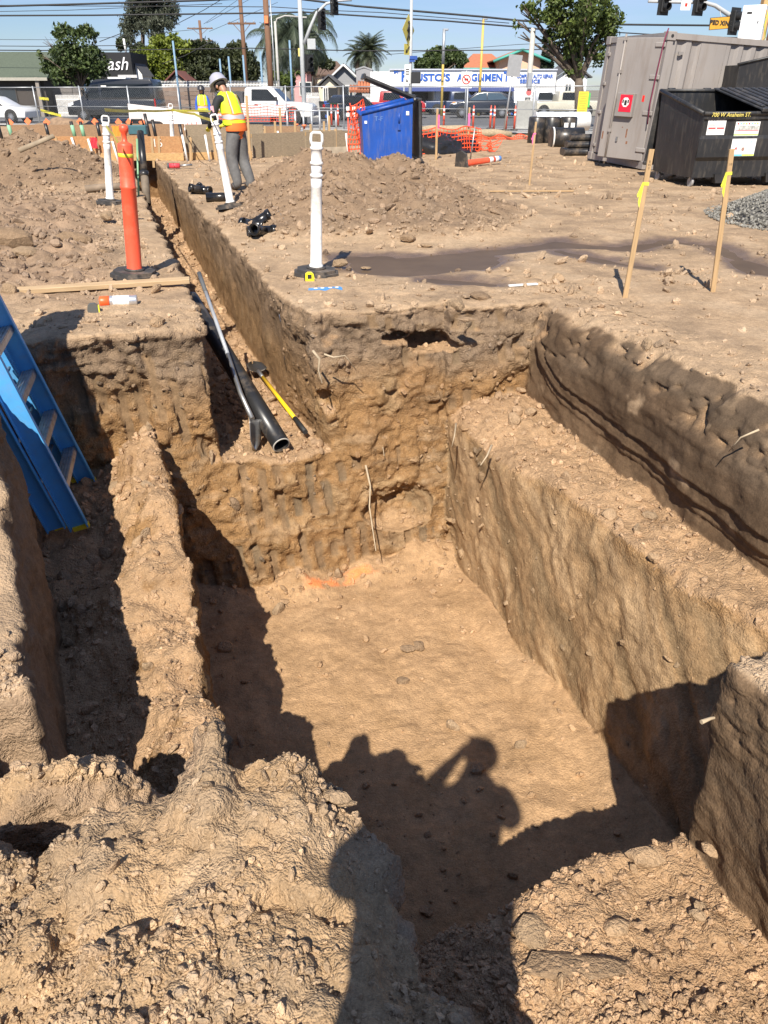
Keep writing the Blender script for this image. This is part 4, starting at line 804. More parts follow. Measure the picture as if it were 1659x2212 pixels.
for k in range(8): a0 = R(22.5+45*k); a1 = R(22.5+45*(k+1)); sg.add([(-.1385, DW-.53+.09*math.cos(a0), 1.17+.09*math.sin(a0)), (-.1385, DW-.53+.09*math.cos(a1), 1.17+.09*math.sin(a1)), (-.1385, DW-.53, 1.17)], [(0, 1, 2)])
sg.build('emblem', WHITEPL, dg)
MB().box((-.1395, DW-.53, 1.16), (.002, .055, .09)).build('emblem_centre', BLACKINK, dg); MB().box((-.1395, DW-.59, 1.185), (.002, .03, .06)).build('emblem_side', BLACKINK, dg); MB().box((-.1395, DW-.47, 1.185), (.002, .03, .06)).build('emblem_side', BLACKINK, dg)
for y_, z_, a_, b_ in ((DW-.62, .62, .03, .16), (DW-.66, .45, .04, .05), (DW-.50, .72, .02, .02), (DW-.05, .55, .03, .14)): MB().box((-.0465, y_, z_), (.003, a_, b_), ch=.001).build('rust_patch', RUST, dg)
for y_, z_ in ((.22, 1.25),): MB().box((-.047, y_, z_), (.003, .05, .11)).build('red_reflector', REDPL, dg)
MB().box((-.05, DW-.42, .50), (.04, .04, .09)).build('padlock', STEEL, dg)
st_ = MB().tube([(-.02, .02, CH+.06), (-.09, -.04, CH-.1), (-.10, -.01, CH-.6), (-.09, .04, CH-1.2), (-.08, .0, CH-1.55)], .013, 6).build('strap', mat('maroon_strap', (.16, .02, .05), .7), t)
# ---------------- black recycling dumpster
BK = mat('black_dumpster_paint', (.020, .020, .021), .45, var=.3, vscale=3, dirt=(.11, .095, .075), dscale=5, damt=.6, bump=.15, bscale=5, dstretch=(3, 3, .6))
fl = atz(1493, 391, .10); bl_ = atz(1432, 386, .13); 
t = empty('black_dumpster', (fl.x, fl.y, 0), R(11), 'black steel recycling dumpster with stickers and a ribbed lid on its right half', 'dumpster')
BW, BD, ZF, ZB, Z0 = 2.0, 1.30, 1.10, 1.42, .15
m_ = MB()
for x_ in (0, BW): m_.add([(x_-.012, 0, Z0), (x_-.012, BD, Z0), (x_-.012, BD+.10, ZB), (x_-.012, -.05, ZF), (x_+.012, 0, Z0), (x_+.012, BD, Z0), (x_+.012, BD+.10, ZB), (x_+.012, -.05, ZF)], [(3, 2, 1, 0), (4, 5, 6, 7), (0, 1, 5, 4), (1, 2, 6, 5), (2, 3, 7, 6), (3, 0, 4, 7)])
m_.add([(0, BD, Z0), (BW, BD, Z0), (BW, BD+.1, ZB), (0, BD+.1, ZB)], [(0, 1, 2, 3)]); m_.add([(0, 0, Z0+.02), (BW, 0, Z0+.02), (BW, BD, Z0+.02), (0, BD, Z0+.02)], [(0, 1, 2, 3)]); m_.build('body', BK, t)
fp = MB()                                                             # front in three stepped bands
prof = [(0, Z0), (0, .40), (-.045, .46), (-.045, .73), (-.02, .78), (-.02, 1.0), (-.05, 1.02), (-.05, ZF)]
for i in range(len(prof)-1):
    (y0, z0), (y1, z1) = prof[i], prof[i+1]; fp.add([(-.01, y0, z0), (BW+.01, y0, z0), (BW+.01, y1, z1), (-.01, y1, z1)], [(0, 1, 2, 3)])
o_ = fp.build('front_panel', BK, t); s_ = o_.modifiers.new('sheet', 'SOLIDIFY'); s_.thickness = .012
rm = MB().tube([(-.02, -.05, ZF), (BW+.02, -.05, ZF)], .035, 6); rm.tube([(-.02, -.06, ZF), (-.02, BD+.12, ZB)], .035, 6); rm.tube([(BW+.02, -.06, ZF), (BW+.02, BD+.12, ZB)], .035, 6); rm.tube([(-.02, BD+.1, ZB), (BW+.02, BD+.1, ZB)], .03, 6); rm.build('rim', BK, t)
for x_ in (.12, .8, 1.45): MB().tube([(x_, BD+.14, ZB+.01), (x_+.13, BD+.14, ZB+.01)], .032, 8).build('hinge_knuckle', LID, t)
def lid2(parent, x0, x1, P0, P1, ribs):                                # lid leaf from hinge P0 to lip P1 (y,z)
    a = Vector((0, *P0)); b = Vector((0, *P1)); ax = b-a; y_ = ax.normalized(); Mx = Matrix((Vector((1, 0, 0)), y_, Vector((1, 0, 0)).cross(y_))).transposed(); c_ = (a+b)/2; m_ = MB(); wd_ = x1-x0
    m_.box((x0+wd_/2, c_.y, c_.z), (wd_, ax.length, .03), Mx, ch=.008)
    for k in range(ribs): xx = x0+(k+.5)*wd_/ribs; m_.box(Vector((xx, c_.y, c_.z))+Mx.col[2]*(-.03 if Mx.col[2].z < 0 else .03), (wd_/ribs*.5, ax.length*.86, .035), Mx, ch=.012)
    m_.box(Vector((x0+wd_/2, b.y, b.z)), (wd_+.02, .06, .06), Mx, ch=.012); return m_.build('lid', LID, parent)
lid2(t, .98, BW+.03, (BD+.12, ZB+.03), (-.10, ZF+.05), 7)
lid2(t, -.03, .92, (BD+.16, ZB+.02), (BD+.34, .25), 6)                   # left leaf hangs down behind
for x_ in (.02, .55, 1.5): MB().add([(x_-.16, -.03, .20), (x_+.16, -.03, .20), (x_+.12, -.03, .06), (x_-.12, -.03, .06), (x_-.16, .10, .20), (x_+.16, .10, .20), (x_+.12, .10, .06), (x_-.12, .10, .06)], [(0, 1, 2, 3)[::-1], (4, 5, 6, 7), (0, 4, 7, 3), (1, 2, 6, 5), (3, 7, 6, 2)]).build('fork_bracket', BK, t) if x_ > .1 else None
for x_, y_ in ((.05, .1), (.05, BD-.1), (BW-.1, .1), (BW-.1, BD-.1)):
    w_ = empty('caster', (x_, y_, .075), 0); w_.parent = t; MB().tube([(-.02, 0, 0), (.02, 0, 0)], .075, 16).build('wheel', mat('grey_caster', (.30, .29, .28), .7), w_); MB().box((0, 0, .06), (.06, .03, .08)).build('fork', STEEL, w_)
def sheet(name, x0, x1, z0, z1, y_, m, parent): return MB().box(((x0+x1)/2, y_, (z0+z1)/2), (x1-x0, .004, z1-z0)).build(name, m, parent)
LB = mat('label_white', (.80, .80, .78), .5, var=.06, vscale=20)
s1 = sheet('notice_sticker', .10, .42, .79, 1.0, -.026, LB, t)
for x0 in (.12, .27):
    sheet('red_print', x0, x0+.13, .875, .90, -.0295, mat('print_red', (.75, .10, .10), .6), s1)
    for k, zz in enumerate((.965, .945, .925, .855, .835, .815)): sheet('text_line', x0, x0+.12-.02*(k % 2), zz, zz+.008, -.0295, mat('print_pink', (.70, .45, .45), .6), s1)
s1 = sheet('picture_sticker', .60, 1.04, .77, .98, -.026, LB, t)
sheet('print_green', .60, 1.04, .78, .80, -.0295, mat('print_green', (.45, .66, .20), .6), s1); sheet('print_grey', .66, 1.03, .86, .92, -.0295, mat('print_grey', (.45, .46, .43), .6, var=.5, vscale=25), s1); sheet('print_red', .62, 1.03, .845, .853, -.0295, mat('print_red', (.75, .1, .1)), s1)
for k in range(8): sheet('print_mark', .63+.05*k, .655+.05*k, .94, .965, -.0295, mat('print_c%d' % (k % 4), [(.7, .1, .1), (.2, .5, .7), (.3, .6, .2), (.8, .5, .1)][k % 4], .6), s1)
MB().add([(.70, -.0305, .87), (.76, -.0305, .87), (.73, -.0305, .94)], [(0, 1, 2)]).build('print_triangle', mat('print_dark', (.12, .12, .13), .6), s1)
s1 = sheet('programme_sign', .58, 1.02, .47, .73, -.052, LB, t)
text_obj('lettering', 'recycLA', .095, mat('sign_teal', (.25, .55, .55), .6), s1, (.80, -.0550, .67), (math.pi/2, 0, 0), ext=.0005)
sheet('print_band', .58, 1.02, .475, .50, -.0555, mat('print_teal', (.15, .50, .60), .6), s1); sheet('print_band', .80, 1.02, .4755, .4995, -.0558, mat('print_lime', (.60, .75, .12), .6), s1)
MB().add([(.64, -.0555, .57), (.70, -.0555, .57), (.67, -.0555, .62)], [(0, 1, 2)]).build('print_flame', mat('print_red', (.75, .1, .1)), s1); MB().tube([(.80, -.0535, .575), (.80, -.0556, .575)], .03, 14).build('print_roundel', mat('print_brown', (.35, .22, .18), .6), s1)
for k in range(4): sheet('text_line', .87, .97, .545+.022*k, .556+.022*k, -.0555, mat('print_grey2', (.5, .52, .52), .6), s1)
text_obj('painted_address', '700 W Anaheim ST.', .085, mat('yellow_marker', (.80, .66, .16), .6), t, (.45, -.088, ZF-.02), (math.pi/2, 0, 0), ext=.0005, shear=.15)
# the taller black bin behind it
p = aty(1665, 300, 16.9); t = empty('tall_black_bin', (p.x, p.y, 0), R(8), 'taller black bin with a white mark behind the recycling dumpster', 'dumpster')
m_ = MB()
for y_ in (0, 1.2): m_.add([(-.95, y_-.012, .1), (.9, y_-.012, .1), (1.0, y_-.012, 2.0), (-.05, y_-.012, 2.02), (-.98, y_-.012, 1.84), (-.95, y_+.012, .1), (.9, y_+.012, .1), (1.0, y_+.012, 2.0), (-.05, y_+.012, 2.02), (-.98, y_+.012, 1.84)], [(0, 1, 2, 3, 4), (9, 8, 7, 6, 5), (0, 5, 6, 1), (1, 6, 7, 2), (2, 7, 8, 3), (3, 8, 9, 4), (4, 9, 5, 0)])
m_.add([(-.95, 0, .1), (-.95, 1.2, .1), (-.98, 1.2, 1.84), (-.98, 0, 1.84)], [(0, 1, 2, 3)]); m_.build('body', BK, t)
m_ = MB().tube([(-1.02, -.02, 1.85), (-.05, -.02, 2.04), (1.0, -.02, 2.02)], .025, 6).build('rim', BK, t)
text_obj('white_mark', 'K', .30, WHITEPL, t, (.02, -.018, 1.82), (math.pi/2, 0, 0), ext=.001)
# white cabinet and posts on and behind the container
p = aty(1617, 96, 19.6); t = empty('white_cabinet', (p.x, p.y, p.z), R(-28), 'white equipment cabinet standing on the container roof', 'cabinet')
MB().box((0, 0, .355), (.46, .42, .71), ch=.01).build('case', mat('white_enamel', (.82, .83, .84), .4), t); MB().box((-.08, -.213, .57), (.10, .004, .04)).build('badge', BLACKINK, t); MB().box((.233, -.05, .55), (.004, .17, .14)).build('yellow_label', mat('amber_label', (.85, .52, .06), .5), t); MB().box((.12, -.215, .40), (.02, .008, .05)).build('latch', BLACKINK, t)
for k in range(3): MB().box((.233, .0, .22+.05*k), (.004, .12, .008)).build('vent_slot', mat('print_grey', (.45, .46, .43)), t)
MB().tube([(.26, -.1, 1.3), (.28, -.12, .7), (.25, -.05, .35), (.30, .1, .12), (.22, .2, .0)], .012, 6).build('yellow_cable', YRIB, t)
for k, (px_, w_, c_, lb) in enumerate(((1625, .22, 'tan', 'tan square timber post behind the white cabinet'), (1655, .24, 'brown', 'brown timber post at the far right edge beside the white cabinet'))):
    p = aty(px_, 120, 24+k*.6); o = MB().box((0, 0, 3.3), (w_, w_, 7.6), ch=.01).build('timber_post', mat('post_'+c_, (.55, .34, .15) if k == 0 else (.36, .20, .10), .7, var=.2, vscale=3, stretch=(6, 6, .4)), None, (p.x, p.y, -.1), (0, R(1.5), 0)); tag(o, lb, 'post')
# pipes stacked beside the container
t = empty('wrapped_pipe_roll', aty(1212, 262, 27.5), R(4), 'white plastic-wrapped roll lying on top of black drums', 'pipe roll'); MB().tube([(-.78, 0, 0), (-.74, 0, 0), (.9, 0, 0)], [.20, .27, .27], 16).build('wrapped_roll', mat('white_film', (.78, .82, .83), .35, var=.08, bump=.4, bscale=12), t); MB().tube([(-.86, 0, .0), (-.76, 0, 0)], [.30, .24], 10).build('film_end', mat('white_film', (.78, .82, .83)), t)
for k, (px_, py_, dx) in enumerate(((1160, 312, 0), (1192, 312, 0), (1228, 312, 0))):
    p = atz(px_, py_, -.05); o = MB().lathe([(.24, 0), (.26, .02), (.26, .72), (.23, .75)], 18).build('black_drum', BLKPIPE, None, (p.x, 26.3, -.05)); tag(o, ['black upright pipe drum at the left end under the white roll', 'black upright pipe drum in the middle under the white roll', 'black upright pipe drum with paper labels next to the container'][k], 'drum', 'black drums under the white roll')
    if k == 2:
        for q in (-.12, .08): MB().box((q, -.262, .48), (.12, .004, .22)).build('paper_label', LB, o)
p = atz(1210, 316, 0); o = MB().tube([(-.02, 0, 0), (.9, .05, 0)], .27, 18).build('black_coil', BLKPIPE, None, (p.x-.3, 24.2, .22)); tag(o, 'thick black pipe length lying before the upright drums, white band at its end', 'pipe'); MB().tube([(.02, 0, 0), (.06, 0, 0)], .285, 18).build('white_band', WHITEPL, o)
k = 0
for r_ in range(3):
    for c_ in range(3-r_ if r_ else 3):
        p = atz(1218, 338, 0); o = MB().tube([(0, 0, 0), (2.1, .18, 0)], .085, 12).build('black_pipe', BLKPIPE, None, (p.x+.08*r_-.0, 20.6+c_*.18+r_*.09, .09+r_*.155)); tag(o, 'black pipe in the stack at the container foot, %s' % ['bottom row, front', 'bottom row, middle', 'bottom row, rear', 'second row, front', 'second row, rear', 'topmost'][k], 'pipe', 'small stack of black pipes'); k += 1
# ================================================================== formwork, fence, people
def osb(name, c, c2):
    m = mat(name, c, .8, var=.25, vscale=7, stretch=(3, 3, 9), dirt=c2, dscale=9, damt=.6, bump=.2, bscale=30); return m
OSB_N = osb('fresh_strand_board', (.37, .19, .08), (.48, .29, .13)); OSB_O = osb('weathered_strand_board', (.23, .18, .12), (.15, .12, .085)); OSB_D = osb('brown_board', (.26, .16, .09), (.18, .11, .065)); PLK = osb('yellow_plank', (.45, .28, .12), (.34, .20, .09))
def panel(label, px0, py0, px1, py1, h, m, y_=None, m2=None, h2=.16):
    a = atz(px0, py0, 0); b = atz(px1, py1, 0)
    if y_: a = aty(px0, py0, y_); b = aty(px1, py1, y_); a.z = b.z = y_*0
    v = b-a; t = empty('formwork_panel', (a.x, a.y, 0), math.atan2(v.y, v.x), label, 'formwork', 'plywood formwork panels'); L_ = v.length
    if m2: MB().box((L_/2, 0, h2/2), (L_, .03, h2), ch=.002).build('bottom_plank', m2, t)
    zz = h2 if m2 else 0
    MB().box((L_/2, .02, zz+(h-zz)/2+.002), (L_-.01, .022, h-zz), ch=.002).build('board', m, t); MB().box((L_/2, .06, h-.05), (L_, .05, .08), ch=.003).build('top_rail', PLK, t)
    return t
panel('fresh orange strand-board form behind the left heap', 40, 347, 215, 347, .50, OSB_N, None, PLK)
t = panel('orange strand-board form painted with 16', 218, 347, 398, 347, .50, OSB_N, None, PLK)
text_obj('painted_number', '16', .24, mat('white_spray', (.72, .62, .55), .8), t, (1.35, -.001, .36), (math.pi/2, 0, 0), ext=.001)
panel('weathered grey form between the white posts', 400, 346, 545, 343, .50, OSB_O, None, PLK)
panel('weathered grey form right of the worker', 548, 341, 660, 336, .52, OSB_O)
panel('weathered grey form before the blue dumpster', 664, 335, 785, 330, .52, OSB_O, None, mat('grey_plank', (.38, .32, .24), .8, var=.2))
panel('long brown form board at the rear on the left', 20, 300, 230, 300, .60, OSB_D, 23.0); panel('long brown form board at the rear in the middle', 232, 300, 400, 300, .62, OSB_D, 23.0)
panel('grey rear form board behind the standing worker', 402, 300, 570, 300, .60, OSB_O, 23.2); panel('short brown rear form board right of the worker', 575, 300, 650, 305, .55, OSB_D, 23.4); panel('low rear form board near the netting', 655, 300, 740, 305, .45, OSB_O, 23.6)
ORD = ['first', 'second', 'third', 'fourth', 'fifth', 'sixth', 'seventh', 'eighth', 'ninth', 'tenth', 'eleventh', 'twelfth', 'thirteenth', 'fourteenth', 'fifteenth', 'sixteenth']
def post_at(px, pyb, pyt, y_, w_, m, name, label, cat, grp, lean=0.0, rnd=False):
    b = aty(px, pyb, y_); tp = aty(px, pyt, y_); h_ = tp.z-b.z
    if rnd: o = MB().tube([(0, 0, -.1), (lean*h_, 0, h_)], w_/2, 8).build(name, m, None, b)
    else: o = MB().box((0, 0, h_/2-.05), (w_, w_*.55, h_+.1), ch=.003).build(name, m, None, b, (0, lean, 0))
    return tag(o, label, cat, grp)
for i, (px, pb, pt, ln) in enumerate(sorted([(133, 340, 296, -.12), (195, 346, 299, .08), (247, 345, 298, .05), (332, 352, 296, .06), (345, 349, 294, .1), (412, 345, 296, .12), (540, 336, 206, .02), (574, 329, 272, .03), (609, 316, 233, .0), (638, 308, 261, .04), (725, 328, 278, .02), (596, 300, 262, .0), (672, 300, 268, .0), (700, 296, 262, .03), (468, 344, 262, -.08), (712, 300, 250, 0)])):
    post_at(px, pb, pt, 19.3 if pb > 334 else 21.4, .055, WOOD, 'form_stake', '%swooden stake bracing the formwork, %s from the left' % ('tall ' if px in (540, 609) else '', ORD[i]), 'stake', 'wooden stakes bracing the formwork', ln)
for i, (px, pb, pt, ln) in enumerate(sorted([(172, 344, 297, .22), (206, 346, 300, .2), (256, 345, 305, .2), (405, 344, 291, .12), (453, 344, 291, .1), (536, 336, 307, .15), (575, 332, 294, .12), (607, 320, 283, .15), (752, 328, 288, .1), (647, 307, 290, .05)])):
    post_at(px, pb, pt, 19.25 if pb > 334 else 21.3, .05, WHITEPL, 'white_pipe_stake', 'white pipe stake on the formwork, %s from the left' % ORD[i], 'stake', 'white pipe stakes on the formwork', -ln, True)
for i, (px, pb, pt) in enumerate(sorted([(106, 296, 266), (162, 296, 262), (182, 296, 262), (217, 296, 264), (26, 296, 258), (5, 300, 262), (325, 302, 245), (338, 300, 258), (398, 318, 268)])):
    o = post_at(px, pb, pt, 22.4, .09, BLKPIPE, 'conduit_stub', 'black conduit stub in the footing form, %s from the left' % ORD[i], 'conduit', 'black conduit stubs in the formwork', -.1, True)
    if i in (1, 3, 4): z1 = .28; MB().tube([(0, 0, 0), (-.028, 0, z1)], .05, 8).build('green_wrap', mat('green_tape', (.22, .45, .28), .6), o)
ORF = mat('orange_flag', (1.0, .22, .08), .6)
for i, (px, py) in enumerate(sorted([(101, 264), (173, 263), (205, 263), (256, 264), (279, 264), (307, 264), (22, 265), (60, 262), (840, 300), (905, 272), (905, 288)])):
    p = aty(px, py, 23.6 if px < 800 else 24.5); o = MB().box((0, 0, 0), (.14, .02, .14), Matrix.Rotation(R(45), 3, 'Y'), ch=.003).build('orange_cap', ORF, None, p); tag(o, 'orange diamond safety cap on a stake, %s from the left' % ORD[i], 'safety cap', 'orange safety caps'); MB().tube([(0, .03, -.5), (0, .03, 0)], .012, 6).build('rod', STEEL, o)
for i, (px, py) in enumerate(sorted([(814, 291), (805, 262), (840, 275), (826, 259), (892, 288), (657, 272), (640, 270)])):
    p = aty(px, py, 24.2); o = MB().lathe([(.03, -.07), (.03, -.02), (.07, 0), (.07, .02), (.05, .03)], 10).build('rebar_cap', ORF, None, p); tag(o, 'orange mushroom cap on a rebar end, %s from the left' % ORD[i], 'rebar cap', 'orange rebar caps'); MB().tube([(0, 0, -.55), (0, 0, 0)], .012, 6).build('rod', STEEL, o)
# small tools and cloths around the forms
o = MB().box((0, 0, .12), (.42, .18, .2), ch=.02).build('tool_body', mat('teal_tool', (.05, .13, .15), .5), None, aty(300, 293, 19.9)); tag(o, 'dark teal power tool with carry handle resting on the formwork', 'power tool'); MB().tube([(-.15, 0, .22), (-.12, 0, .33), (.12, 0, .33), (.15, 0, .2)], .025, 8).build('handle', BLACKINK, o)
def cloth(label, px, py, y_, w_, h_, m, name='cloth', cat='cloth'):
    p = aty(px, py, y_); vs_ = []; n = 6
    for i in range(n+1):
        for j in range(n+1): vs_.append(((i/n-.5)*w_*(1-.25*(j/n)), .03*math.sin(i*2.1+j*1.3), -j/n*h_+.02*math.sin(i*3)))
    o = MB().add(vs_, [(i*(n+1)+j, i*(n+1)+j+1, (i+1)*(n+1)+j+1, (i+1)*(n+1)+j) for i in range(n) for j in range(n)], True).build(name, m, None, p); return tag(o, label, cat)
cloth('orange rag hanging over the form board', 250, 272, 22.3, .22, .42, mat('orange_cloth', (.95, .24, .03), .8)); cloth('red rag tied to a white pipe stake', 201, 297, 19.15, .16, .22, mat('red_cloth', (.7, .03, .05), .8))
o = empty('rotary_hammer', atz(383, 358, .06), R(8), 'red and grey hand tool lying by the far white post base', 'power tool'); MB().tube([(-.16, 0, 0), (.05, 0, 0)], .05, 10).build('body', mat('tool_red', (.65, .06, .08), .5), o); MB().tube([(.05, 0, 0), (.3, .04, .01)], .02, 8).build('bit', STEEL, o); MB().tube([(-.2, 0, 0), (-.16, 0, 0)], .055, 10).build('motor', mat('grey_grip', (.09, .095, .1)), o)
# black tarp, poster board
def lumpy(name, label, c, d_, m, seed, cat, kind=None):
    V, F = ico(4); n = 1+.28*fbm3(V[:, 0]+seed, V[:, 1], V[:, 2], 1.6, 4, seed)+.10*np.abs(vn3(V[:, 0]*6+seed, V[:, 1]*6, V[:, 2]*6, 4)); V = V*n[:, None]*np.array(d_); V[:, 2] = np.maximum(V[:, 2], -.05)
    o = link(name, np_mesh(name, V, F), m, None, c); tag(o, label, cat, kind=kind); return o
TARP = mat('black_sheeting', (.018, .018, .019), .22, var=.3, bump=.6, bscale=5)
lumpy('tarp_heap', 'crumpled black plastic sheeting behind the left formwork', aty(262, 268, 30)-Vector((0, 0, .2)), (1.25, .5, .30), TARP, 3, 'tarp'); lumpy('tarp_heap', 'black plastic heap at the feet of the blue-sleeved worker', aty(425, 262, 31)-Vector((0, 0, .2)), (1.0, .5, .36), TARP, 9, 'tarp')
lumpy('dirt_heap', 'small brown dirt heap beyond the left formwork', aty(130, 262, 34)-Vector((0, 0, .3)), (1.3, .6, .35), mat('heap_soil', (.24, .16, .10), .95, var=.3, bump=.8, bscale=20), 5, 'dirt heap')
p = aty(362, 252, 30); t = MB().add([(-1.35, 0, -.45), (1.2, 0, -.42), (1.1, 0, .14), (-1.33, 0, .40), (-1.35, .03, -.45), (1.2, .03, -.42), (1.1, .03, .14), (-1.33, .03, .40)], [(0, 1, 2, 3), (7, 6, 5, 4), (0, 4, 5, 1), (1, 5, 6, 2), (2, 6, 7, 3), (3, 7, 4, 0)]).build('foam_board', mat('pale_foam_board', (.72, .66, .64), .7, var=.08, dirt=(.75, .40, .42), dscale=3, damt=.3), None, p); tag(t, 'pale pinkish foam board propped behind the formwork', 'foam board')
for k in range(9): MB().box((-.3+.16*k, -.003, -.36+.02*k), (.03, .004, .08)).build('red_print', mat('print_red', (.75, .1, .1)), t)
# sand-filled wattle and sheeting by the orange net
for k, (px, py, L_) in enumerate(((965, 282, 2.2), (1030, 290, 2.6))):
    o = MB().tube([(-L_/2, 0, 0), (-L_/4, .05, .04), (0, 0, .02), (L_/4, -.04, .05), (L_/2, 0, 0)], [.10, .14, .15, .14, .1], 10).build('straw_wattle', mat('burlap', (.33, .26, .17), .9, var=.3, vscale=20, bump=.5), None, aty(px, py, 31+k), (0, 0, R(-6))); tag(o, ['burlap straw wattle lying behind the orange netting', 'burlap straw wattle lying along the fence foot'][k], 'wattle')
lumpy('sheeted_pile', 'low pile under shiny black sheeting behind orange netting', aty(925, 318, 21.6)-Vector((0, 0, .12)), (1.0, .5, .40), TARP, 21, 'tarp'); lumpy('sheeted_pile', 'shiny black sheeting right of the blue dumpster', aty(975, 318, 22.4)-Vector((0, 0, .1)), (.8, .5, .38), TARP, 27, 'tarp')
NET = mat('orange_netting', (.95, .10, .03), .55, var=.1)
def netting(label, a, b, h_, rows, cell=.10, sag=.06, wav=.05):
    a = Vector(a); b = Vector(b); L_ = (b-a).length; n = max(2, int(L_/cell)); d_ = (b-a)/n; nr = d_.cross(Vector((0, 0, 1))).normalized(); m_ = MB()
    def pt(i, j):
        f_ = j/rows; return d_*i+Vector((0, 0, h_*f_*(1-sag*math.sin(i*.7))))+nr*(wav*math.sin(i*.9+j*.6)+.04*math.sin(i*.33+1)*(1-f_))
    for j in range(rows+1): m_.tube([pt(i, j) for i in range(n+1)], .013, 4, cap=False)
    for i in range(n+1): m_.tube([pt(i, j) for j in range(rows+1)], .009, 3, cap=False)
    o = m_.build('safety_netting', NET, None, a); tag(o, label, 'netting', 'orange safety netting'); return o
netting('orange safety netting staked in front of the black sheeting', atz(893, 333, .02), atz(1035, 326, .02), .55, 6)
netting('orange safety netting rolled upright left of the blue dumpster', aty(757, 332, 19.0), aty(785, 332, 18.6), 1.0, 10, .07)
o = netting('slack orange netting heaped on the ground by the wattle', atz(985, 318, .02), atz(1075, 326, .02), .22, 3, .07, .4, .16); o = netting('low orange netting lying along the fence foot', aty(1000, 303, 30), aty(1140, 303, 30), .14, 3, .08, .4, .12)
netting('dark orange netting on the fence behind the white pickup door', aty(470, 262, 44), aty(640, 262, 43.5), .75, 6, .16)
post_at(942, 337, 235, 19.6, .05, WOOD, 'form_stake', 'wooden stake with pink ribbon holding the netting', 'stake', None); post_at(1012, 282, 232, 30, .06, WOOD, 'form_stake', 'wooden stake with pink ribbon by the fence', 'stake', None); o = post_at(1014, 350, 272, 18.0, .03, STEEL, 'metal_stake', 'thin metal stake leaning by the fallen orange post', 'stake', None, .12, True)
cloth('pink ribbon on the netting stake', 948, 248, 19.5, .05, .28, PINK, 'ribbon', 'ribbon'); cloth('pink ribbon on the far fence stake', 1014, 245, 29.9, .08, .4, PINK, 'ribbon', 'ribbon')
# fallen orange delineator
p = atz(1000, 354, .06); t = empty('delineator_post', p, 0, 'fallen orange delineator post lying on the dirt with base attached', 'delineator'); d_ = (atz(1075, 343, .12)-p); t.rotation_euler = d_.to_track_quat('Z', 'Y').to_euler()
MB().lathe([(.07, -.05), (.066, .04), (.058, .5), (.056, .72), (.052, .98)], 16).build('tube', ORANGEPL, t)
for z0, z1 in ((.70, .80), (.86, .95)): MB().lathe([(.058, z0), (.059, z0+.001), (.059, z1), (.058, z1+.001)], 16, cap=False).build('reflective_band', REFLECT, t)
MB().lathe([(.053, .96), (.055, .965), (.055, 1.02), (.03, 1.03)], 14).build('blue_top', mat('blue_cap', (.10, .22, .5), .5), t); MB().prism([(-.22, -.12), (.22, -.12), (.16, .2), (0, .26), (-.16, .2)], .05, Matrix.Translation((0, 0, -.06))).build('rubber_base', RUBBER, t)
# slim channeliser posts along the street
def channel(px, pyb, y_, label, h=1.05):
    b = aty(px, pyb, y_); t = empty('channeliser_post', (b.x, b.y, zg(y_)+.05), 0, label, 'channeliser', 'orange channeliser posts along the fence')
    MB().lathe([(.20, 0), (.18, .05), (.05, .06)], 12).build('base', RUBBER, t); MB().lathe([(.055, .05), (.05, .75), (.05, h-.12), (.025, h-.1), (.02, h), (.01, h+.01)], 10).build('tube', ORANGEPL, t)
    for z0 in (.62, .80): MB().lathe([(.0515, z0), (.053, z0+.001), (.053, z0+.09), (.0515, z0+.091)], 10, cap=False).build('reflective_band', REFLECT, t)
for i, (px, y_) in enumerate(((900, 42), (958, 42), (1021, 42), (1058, 42.5), (1066, 41), (1092, 41), (1110, 41.5), (717, 46), (731, 45.5))): channel(px, 285, y_, 'orange channeliser post with white bands, %s from the left of the nine' % ['third', 'fourth', 'fifth', 'sixth', 'seventh', 'eighth', 'last', 'first', 'second'][i])
t = empty('barricade', aty(775, 262, 40), 0, 'orange and white striped barricade beyond the blue dumpster', 'barricade'); t.location.z = zg(40)
for z_ in (.75, 1.0):
    for k in range(8): MB().box((-.5+.14*k, 0, z_), (.14, .03, .16)).build('stripe', ORANGEPL if k % 2 else WHITEPL, t)
for x_ in (-.5, .5): MB().box((x_, .05, .5), (.05, .04, 1.15)).build('leg', ORANGEPL, t)
t = empty('pipe_railing', aty(675, 280, 38), 0, 'galvanised pipe railing standing before the white pickup', 'railing'); t.location.z = zg(38)
for k in range(7): MB().tube([(-1.1+.36*k, 0, -.1), (-1.1+.36*k, 0, .95)], .045, 8).build('upright', GALV, t)
MB().tube([(-1.15, 0, .15), (1.1, 0, .15)], .035, 8).build('bottom_bar', GALV, t); MB().tube([(-1.15, 0, .95), (1.1, 0, .95)], .03, 8).build('top_bar', GALV, t)
# ---------------- chain-link fence along the street
FA, FB = Vector((-34, 53.5, 0)), Vector((15.5, 36.0, 0)); fd = (FB-FA); FL = fd.length; nP = 17; t = empty('chain_link_fence', (FA.x, FA.y, 0), math.atan2(fd.y, fd.x), 'galvanised chain-link fence running along the street', 'fence'); pl = FL/nP
def fz(s): return zg(FA.y+fd.normalized().y*s)-.02
cw_ = MB(); H_ = 1.85; pt_ = .12; k = -H_
while k < pl:
    for sgn in (0, 1):
        x0, x1 = k, k+H_; z0, z1 = (0, H_) if sgn == 0 else (H_, 0)
        if x0 < 0: z0 = z0+(0-x0)/(x1-x0)*(z1-z0); x0 = 0
        if x1 > pl: z1 = z0+(pl-x0)/(x1-x0)*(z1-z0); x1 = pl
        if x1-x0 > .02: cw_.tube([(x0, 0, z0), (x1, 0, z1)], .0022, 3, cap=False)
    k += pt_
cme = cw_.mesh('wire_mesh'); cme.materials.append(mat('dull_wire', (.24, .25, .26), .6, metal=.3))
